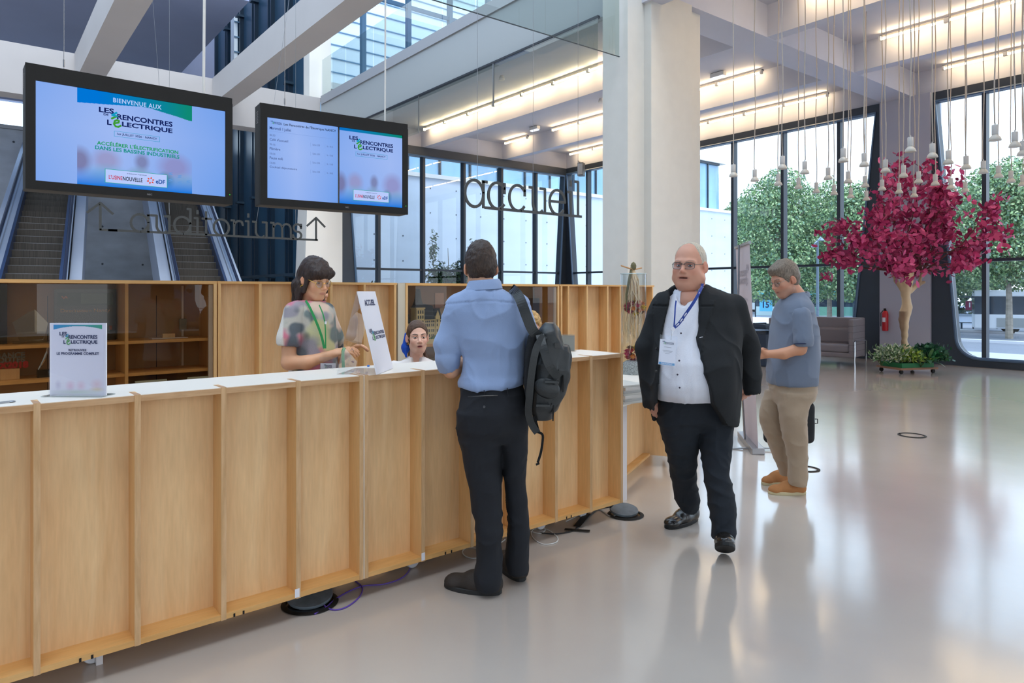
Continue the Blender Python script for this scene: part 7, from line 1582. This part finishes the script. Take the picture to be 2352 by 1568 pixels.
# fire extinguisher on the pier
p, D = onX(2034, 15.95); zt = H+(HZ-708)/F*D; r = empty('fire_extinguisher', (p[0]-.02, p[1], zt-.5), 0, 'red fire extinguisher on the wall left of the tree trunk', 'fire extinguisher'); b = MB(); b.lathe([(.0, 0), (.06, .005), (.065, .03), (.065, .38), (.05, .43), (.02, .45), (.02, .47), (0, .47)], 18); b.build('cylinder', M_red, r); b = MB(); b.box(-.05, .02, -.012, .012, .46, .5); b.box(-.02, .02, -.02, .02, .44, .47); b.tube([(-.02, .03, .46), (-.05, .07, .4), (-.04, .075, .1)], .008, 6); b.build('valve', M_black, r); b = MB(); b.box(-.067, -.05, -.03, .03, .2, .3); b.build('label_plate', M_paperw, r)
# pink ornamental tree on its dolly
p = ray(2083, 13.1); TX, TY = p[0], p[1]
r = empty('ornamental_tree', (TX, TY, .16), -TH, 'indoor tree with magenta leaves and a pale sculpted trunk standing in a planted dolly', 'tree')
S_ = 13.1/F
def T(px, py, dy=0.): return np.array([(px-2083)*S_, dy, H+(HZ-py)*S_-.16])
g = SDF((-.6, -.3, -.02), (.6, .3, 1.75), .012)
pr = [(836, 2083, .115), (822, 2083, .125), (806, 2082, .11), (796, 2080, .06), (785, 2077, .045), (770, 2078, .05), (750, 2077, .07), (733, 2076, .085), (718, 2079, .095), (705, 2083, .088), (690, 2082, .07), (675, 2080, .075), (660, 2080, .095), (645, 2083, .10), (630, 2084, .10), (615, 2090, .09)]
for (y0, x0, r0), (y1, x1, r1) in zip(pr[:-1], pr[1:]): g.cap(T(x0, y0), T(x1, y1), r0, r1, k=.04, fy=.8)
g.cap(T(2072, 662), T(2058, 645), .05, .035, k=.03); g.cap(T(2058, 645), T(2050, 620), .035, .025, k=.03); g.cap(T(2092, 668), T(2105, 655), .045, .04, k=.03); g.cap(T(2105, 655), T(2122, 648), .04, .03, k=.03); g.cap(T(2110, 655), T(2118, 625), .03, .025, k=.03); g.cap(T(2090, 625), T(2105, 590), .06, .03, k=.03)
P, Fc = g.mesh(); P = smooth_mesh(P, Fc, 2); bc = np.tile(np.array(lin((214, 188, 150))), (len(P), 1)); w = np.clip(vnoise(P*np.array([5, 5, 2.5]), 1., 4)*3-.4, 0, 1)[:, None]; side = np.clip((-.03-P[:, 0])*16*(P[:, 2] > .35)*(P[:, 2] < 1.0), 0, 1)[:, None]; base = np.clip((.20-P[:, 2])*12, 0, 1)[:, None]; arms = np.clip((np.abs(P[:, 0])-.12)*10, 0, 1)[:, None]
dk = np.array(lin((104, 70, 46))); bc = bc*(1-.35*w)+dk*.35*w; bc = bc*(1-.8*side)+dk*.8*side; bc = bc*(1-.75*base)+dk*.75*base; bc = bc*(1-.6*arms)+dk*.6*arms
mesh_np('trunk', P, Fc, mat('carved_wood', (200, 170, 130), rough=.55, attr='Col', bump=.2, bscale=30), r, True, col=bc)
br = MB(); rr = np.random.default_rng(44); tips = []
ends = [(1925, 560), (1950, 500), (1985, 440), (2030, 410), (2075, 385), (2110, 400), (2160, 420), (2215, 430), (2255, 470), (2275, 540), (2255, 590), (2210, 600), (2160, 560), (2120, 500), (2060, 480), (2020, 540), (1965, 590), (2000, 600), (2230, 520), (2090, 450), (2140, 470), (2190, 490), (2010, 480), (1955, 535), (2245, 555), (2080, 540), (2130, 590), (2040, 610), (1940, 575), (2200, 455)]
for i, (x, y) in enumerate(ends):
    st = [T(2055, 622), T(2105, 592), T(2118, 626), T(2085, 612)][i % 4 if i > 3 else (0 if x < 2060 else 1)]
    if x < 2060 and i % 2: st = T(2055, 622)
    if x > 2140 and i % 2 == 0: st = T(2118, 626)
    e = T(x, y, rr.uniform(-.75, .75)); m_ = (st+e)/2+np.array([0, 0, -.08])+rr.normal(size=3)*.05
    br.tube([tuple(st), tuple(st*.6+m_*.4), tuple(m_), tuple(m_*.4+e*.6), tuple(e)], [.022, .016, .012, .008, .003], 6)
    for j in range(9):
        t = .25+.75*rr.random(); q = m_*(1-t)+e*t if t > .3 else st*(1-t)+m_*t; f_ = q+rr.normal(size=3)*.20; br.tube([tuple(q), tuple((q+f_)/2+np.array([0, 0, .03])), tuple(f_)], [.005, .004, .002], 4); tips += [q*(1-u)+f_*u for u in (.35, .6, .8, 1.)]
    tips += [m_*(1-u)+e*u for u in (.3, .5, .65, .8, .9, 1.)]
br.build('branches', mat('reddish_branch', (96, 50, 52), rough=.7), r)
tips = np.array(tips); n = 3600; C = tips[rr.integers(0, len(tips), n)]+rr.normal(size=(n, 3))*.055; nr = rr.normal(size=(n, 3)); nr /= np.linalg.norm(nr, axis=1)[:, None]; t = np.cross(nr, rr.normal(size=(n, 3))); t /= np.linalg.norm(t, axis=1)[:, None]; b2 = np.cross(nr, t); s = (.05+.035*rr.random(n))[:, None]
V = np.stack([C-t*s, C-t*s*.3+b2*s*.5, C+t*s*.5+b2*s*.45+nr*s*.12, C+t*s+nr*s*.28, C+t*s*.5-b2*s*.45+nr*s*.12, C-t*s*.3-b2*s*.5], 1).reshape(-1, 3)
k6 = np.arange(n)[:, None]*6; Fq = np.concatenate([k6+np.array([[0, 1, 4, 5]]), k6+np.array([[1, 2, 3, 4]])]); pc = np.array([lin(c) for c in ((206, 66, 124), (178, 48, 104), (222, 92, 142), (150, 38, 88), (190, 56, 108))]); cc = pc[rr.integers(0, 5, n)]
mesh_np('foliage', V, Fq, mat('magenta_leaf', (170, 40, 100), rough=.55, attr='Col'), r, True, col=np.repeat(cc, 6, 0))
d_ = empty('plant_dolly', (TX, TY, 0), CA-.45, 'wooden dolly with a green tray on black castors under the magenta tree', 'plant stand')
MB().box(-.42, .42, -.3, .3, .08, .115).build('board', mat('brown_board', (150, 108, 82), rough=.7), d_); b = MB(); b.box(-.36, .36, -.26, .26, .115, .2); b.build('tray', mat('green_tray', (30, 112, 62), rough=.5), d_)
for x in (-.36, .36):
    for y in (-.24, .24): b = MB(); b.lathe([(.0, -.02), (.035, -.018), (.04, 0), (.035, .018), (0, .02)], 14, (x, y, .04), ax='y'); b.build('castor', M_black, d_)
def potted(nm, dx, dy, kind, lab, seed, cols, n, size, spread, h, asp=.4):
    a = -TH; X = TX+dx*math.cos(a)-dy*math.sin(a); Y = TY+dx*math.sin(a)+dy*math.cos(a); r = empty(nm, (X, Y, .2), a, lab, 'plant'); rr = np.random.default_rng(seed); V = []; Fs = []; C = []
    st = MB()
    for i in range(n):
        th = rr.random()*2*PI; el = rr.uniform(.15, 1.3); o = np.array([rr.normal()*spread*.35, rr.normal()*spread*.35, 0]); d = np.array([math.cos(th)*math.cos(el), math.sin(th)*math.cos(el), math.sin(el)]); L_ = spread*(.5+.6*rr.random()); k0 = len(V)
        if kind == 'blade':
            w = size*asp; sd = np.cross(d, (0, 0, 1)); sd /= np.linalg.norm(sd)+1e-6
            for j in range(6):
                t = j/5; q = o+d*L_*t+np.array([0, 0, -.6*L_*t*t*(1-.3*el)])+np.array([0, 0, h*.2]); ww = w*math.sin(PI*min(.97, t*.9+.06)); V += [q-sd*ww, q+sd*ww]
            Fs += [(k0+2*j, k0+2*j+1, k0+2*j+3, k0+2*j+2) for j in range(5)]; C += [np.array(lin(cols[rr.integers(len(cols))]))*(.7+.5*rr.random())]*12
        else:
            q = o+d*L_*np.array([1, 1, h/spread]); tt = d+rr.normal(size=3)*.5; tt /= np.linalg.norm(tt); sd = np.cross(tt, rr.normal(size=3)); sd /= np.linalg.norm(sd); V += [q, q+tt*size*.45+sd*size*asp*.5, q+tt*size, q+tt*size*.45-sd*size*asp*.5]; Fs.append((k0, k0+1, k0+2, k0+3)); C += [np.array(lin(cols[rr.integers(len(cols))]))*(.8+.4*rr.random())]*4
    for i in range(5): th = i*1.3; st.tube([(0, 0, -.07), (spread*.3*math.cos(th), spread*.3*math.sin(th), h*.5)], .008, 5)
    st.build('stem', mat('stem_%d' % seed, (70, 96, 50), rough=.7), r); mesh_np('leaves', V, Fs, mat('leaf_%d' % seed, (80, 130, 70), rough=.45, attr='Col'), r, True, col=np.array(C))
potted('variegated_plant', -.33, -.08, 'leaf', 'bushy plant with white-edged leaves at the left of the dolly', 1, [(150, 168, 130), (196, 204, 170), (84, 118, 70)], 900, .07, .26, .30)
potted('yellow_green_plant', -.08, -.2, 'leaf', 'yellow-green plant in front of the tree trunk', 2, [(150, 172, 60), (120, 150, 50), (96, 130, 56)], 500, .07, .2, .24)
potted('broad_leaf_fern', .12, -.25, 'blade', 'dark green broad-bladed plant arching over the front edge of the dolly', 3, [(52, 100, 44), (40, 84, 40), (70, 120, 54)], 26, .10, .42, .2, .5)
potted('ivy_plant', .38, -.05, 'leaf', 'dark glossy leafy plant at the right of the dolly', 4, [(30, 84, 52), (44, 110, 66), (24, 70, 50)], 600, .08, .24, .30, .8)
potted('palm_plant', -.5, -.02, 'blade', 'low arching green plant at the far left of the dolly', 5, [(60, 106, 52), (80, 124, 60)], 14, .07, .3, .15, .4)

# pendant lamps
lamps = [(1684.5,405.6),(1733.5,416),(1787.6,425.5),(1797,388),(1834,433),(1848.5,399),(1875,443),(1902,412),(1915.6,447.5),(1937,372),(1948,420),(1954,454.5),(1985,382),(1987,429.5),(1990,460),(2033.7,395.5),(2026,437),(2065,444),(2075,407),(2091,349),(2100,452.5),(2110,420),(2141.5,362),(2148,425.5),(2178,376.5),(2183.7,434),(2219,388),(2217,441),(2258.5,398),(2285.5,323),(2293.6,408),(2322,419),(2331,337.7),(2349,357),(2349,427)]
M_lamp = mat('white_lamp_holder', (188, 184, 180), rough=.5); M_bulb = mat('frosted_bulb', (190, 184, 174), rough=.4); M_cord = mat('pale_textile_cord', (172, 162, 152), rough=.8); ZL = 2.92
def pendant(): 
    r = empty('pendant_lamp', (0, 0, 0), 0, 'white pendant bulb holder on a long cord', 'pendant lamp', None)
    b = MB(); b.lathe([(0, .055), (.026, .055), (.027, .06), (.027, .142), (.025, .145), (.006, .147), (.006, .165), (0, .165)], 16); b.build('lamp_holder', M_lamp, r)
    b = MB(); b.lathe([(0, .002), (.05, .0), (.052, .006), (.043, .03), (.026, .05), (.022, .058), (0, .06)], 18); b.build('bulb', M_bulb, r)
    b = MB(); n = 16; b.tube([(.006*math.sin(i*1.1), .006*math.cos(i*.8), .16+(6.3-ZL-.16)*i/n) for i in range(n+1)], .006, 6); b.build('cord', M_cord, r); return r
pr_ = pendant(); G_ = 'pendant lamps hanging from long cords before the pink tree'
def near(i): 
    x, y = lamps[i]; return x, y
order = sorted(range(len(lamps)), key=lambda i: lamps[i][0])
for k_, i in enumerate(order):
    x, y = lamps[i]; D = (H-ZL)/((y-HZ)/F)*1.0; p = ray(x, D); o = pr_ if k_ == 0 else copy_tree(pr_); o.location = (p[0], p[1], ZL); o.rotation_euler = (0, 0, k_*.7)
    row = 'front' if y < 400 else ('middle' if y < 430 else 'rear')
    zone = 'left of the tree' if x < 1940 else 'over the tree' if x < 2240 else 'right of the tree'
    ordn = ['first', 'second', 'third', 'fourth', 'fifth', 'sixth', 'seventh', 'eighth', 'ninth', 'tenth', 'eleventh', 'twelfth', 'thirteenth', 'fourteenth']
    sib = [j for j in order if (('front' if lamps[j][1] < 400 else ('middle' if lamps[j][1] < 430 else 'rear')) == row)]
    o['label'] = 'white pendant lamp, %s from the left in the %s row, %s' % (ordn[sib.index(i)], {'front': 'upper', 'middle': 'middle', 'rear': 'lower'}[row], zone); o['group'] = G_; o['category'] = 'pendant lamp'

# floor boxes, rings and cables
def floor_box(px, py, rad, lab, openlid):
    p = gnd(px, py); r = empty('floor_box', (p[0], p[1], 0), .4, lab, 'floor box'); b = MB(); b.lathe([(rad-.012, 0.001), (rad, .001), (rad+.012, .004), (rad, .008), (rad-.012, .008)], 40, close=True); b.build('ring', M_black, r)
    if openlid:
        b = MB(); b.lathe([(0, 0.002), (rad-.014, .002), (rad-.014, .003), (0, .003)], 36); b.build('recess', M_blackg, r); b = MB(); b.lathe([(0, 0), (rad*.86, 0), (rad*.88, .006), (rad*.86, .014), (0, .014)], 36); o = b.build('lid', mat('grey_lid%d' % px, (104, 112, 118), rough=.35, vary=.2, vscale=(20, 20, 20)), r); o.location = (.02, .02, .02); o.rotation_euler = (.1, -.12, 0); b = MB(); b.box(-.04, .04, rad*.72, rad*.86, .0145, .016); b.build('lid_grip', M_black, o)
    else:
        b = MB(); b.box(-.02, .06, rad*.85, rad*.98, .002, .008); b.build('cable_flap', M_black, r)
floor_box(712, 1385, .125, 'open round floor box with grey lid under the counter beside the purple cable', True)
floor_box(1437, 1182, .112, 'open round floor box with grey lid at the right end of the counter', True)
floor_box(2095, 1000, .125, 'round black cable outlet ring set flush in the open floor at the right', False)
floor_box(1852, 1077, .10, 'small round floor outlet just behind the heel of the polo man', False)
def fl_cable(name, pts, r_, m, lab, z=None):
    P = [gnd(x, y, .0) for x, y in pts]; c = np.mean(P, 0); b = MB(); Q = []
    for i in range(len(P)-1):
        p0, p1, p2, p3 = P[max(i-1, 0)], P[i], P[i+1], P[min(i+2, len(P)-1)]
        for t in np.linspace(0, 1, 7)[:-1]: Q.append(.5*((2*p1)+(-p0+p2)*t+(2*p0-5*p1+4*p2-p3)*t*t+(-p0+3*p1-3*p2+p3)*t**3))
    Q.append(P[-1]); Q = [q-np.array([c[0], c[1], 0])+np.array([0, 0, r_+.0008+(z(i/len(Q)) if z else 0)]) for i, q in enumerate(Q)]; b.tube([tuple(q) for q in Q], r_, 8); o = b.build(name, m, None, loc=(c[0], c[1], 0)); tag(o, lab, 'cable'); return o
fl_cable('network_cable', [(945, 1285), (940, 1310), (920, 1330), (880, 1343), (835, 1347), (800, 1360), (770, 1378), (745, 1400), (722, 1412)], .0035, M_cable_p, 'purple network cable trailing from under the counter towards the left floor box')
fl_cable('network_cable', [(815, 1335), (832, 1350), (828, 1368), (812, 1385), (790, 1398), (765, 1402), (745, 1392), (738, 1372), (745, 1352)], .0035, M_cable_p, 'purple network cable curled in a loop beside the castor and the left floor box')
fl_cable('white_cable', [(1180, 1232), (1215, 1218), (1250, 1215), (1278, 1232), (1278, 1246), (1250, 1251), (1228, 1240), (1220, 1222), (1240, 1208), (1252, 1218), (1240, 1226), (1215, 1220)], .0032, M_cable_w, 'looped white cable on the floor right of the backpack man')
fl_cable('white_cable', [(1100, 1262), (1075, 1258), (1062, 1268), (1072, 1280), (1098, 1282), (1130, 1262), (1160, 1240)], .0032, M_cable_w, 'looped white cable behind the feet of the backpack man')
fl_cable('white_cable', [(1300, 1198), (1340, 1180), (1370, 1168), (1400, 1186), (1415, 1184)], .0032, M_cable_w, 'white cable running under the counter end to the floor box')
fl_cable('black_cable', [(1240, 1225), (1280, 1227), (1320, 1218), (1350, 1190), (1372, 1172), (1405, 1165), (1418, 1168)], .004, M_cable_b, 'black cable running along under the counter to the right floor box')
o = MB(); pts = [gnd(1322, 1213), gnd(1345, 1180), gnd(1358, 1184), gnd(1342, 1215)]; o.add([(*p[:2], .012) for p in pts], [(0, 1, 2, 3)])
o = MB(); a_, b2_ = gnd(1325, 1212), gnd(1350, 1182); a3, b3_ = gnd(1297, 1218), gnd(1355, 1222)
for nm_, (u_, v_), lab in (('tape_strip', (a_, b2_), 'crumpled black tape strip over the cables near the counter end'), ('tape_strip', (a3, b3_), 'flat black tape strip lying on the floor right of the white cable loops')):
    m_ = (u_+v_)/2; bb = MB(); bb.bar(tuple(u_-m_+np.array([0, 0, .011 if u_ is a_ else .0095])), tuple(v_-m_+np.array([0, 0, .011 if u_ is a_ else .0095])), .045 if u_ is a_ else .03, .002); tag(bb.build(nm_, M_black, None, loc=(m_[0], m_[1], 0)), lab, 'tape')
# white foot under the counter at far left
p = gnd(232, 1536); tag(MB().box(-.012, .012, -.01, .01, 0, .099).build('support_foot', M_w2, None, loc=(p[0], p[1]+.05, 0)), 'small white support foot under the left part of the counter', 'foot')
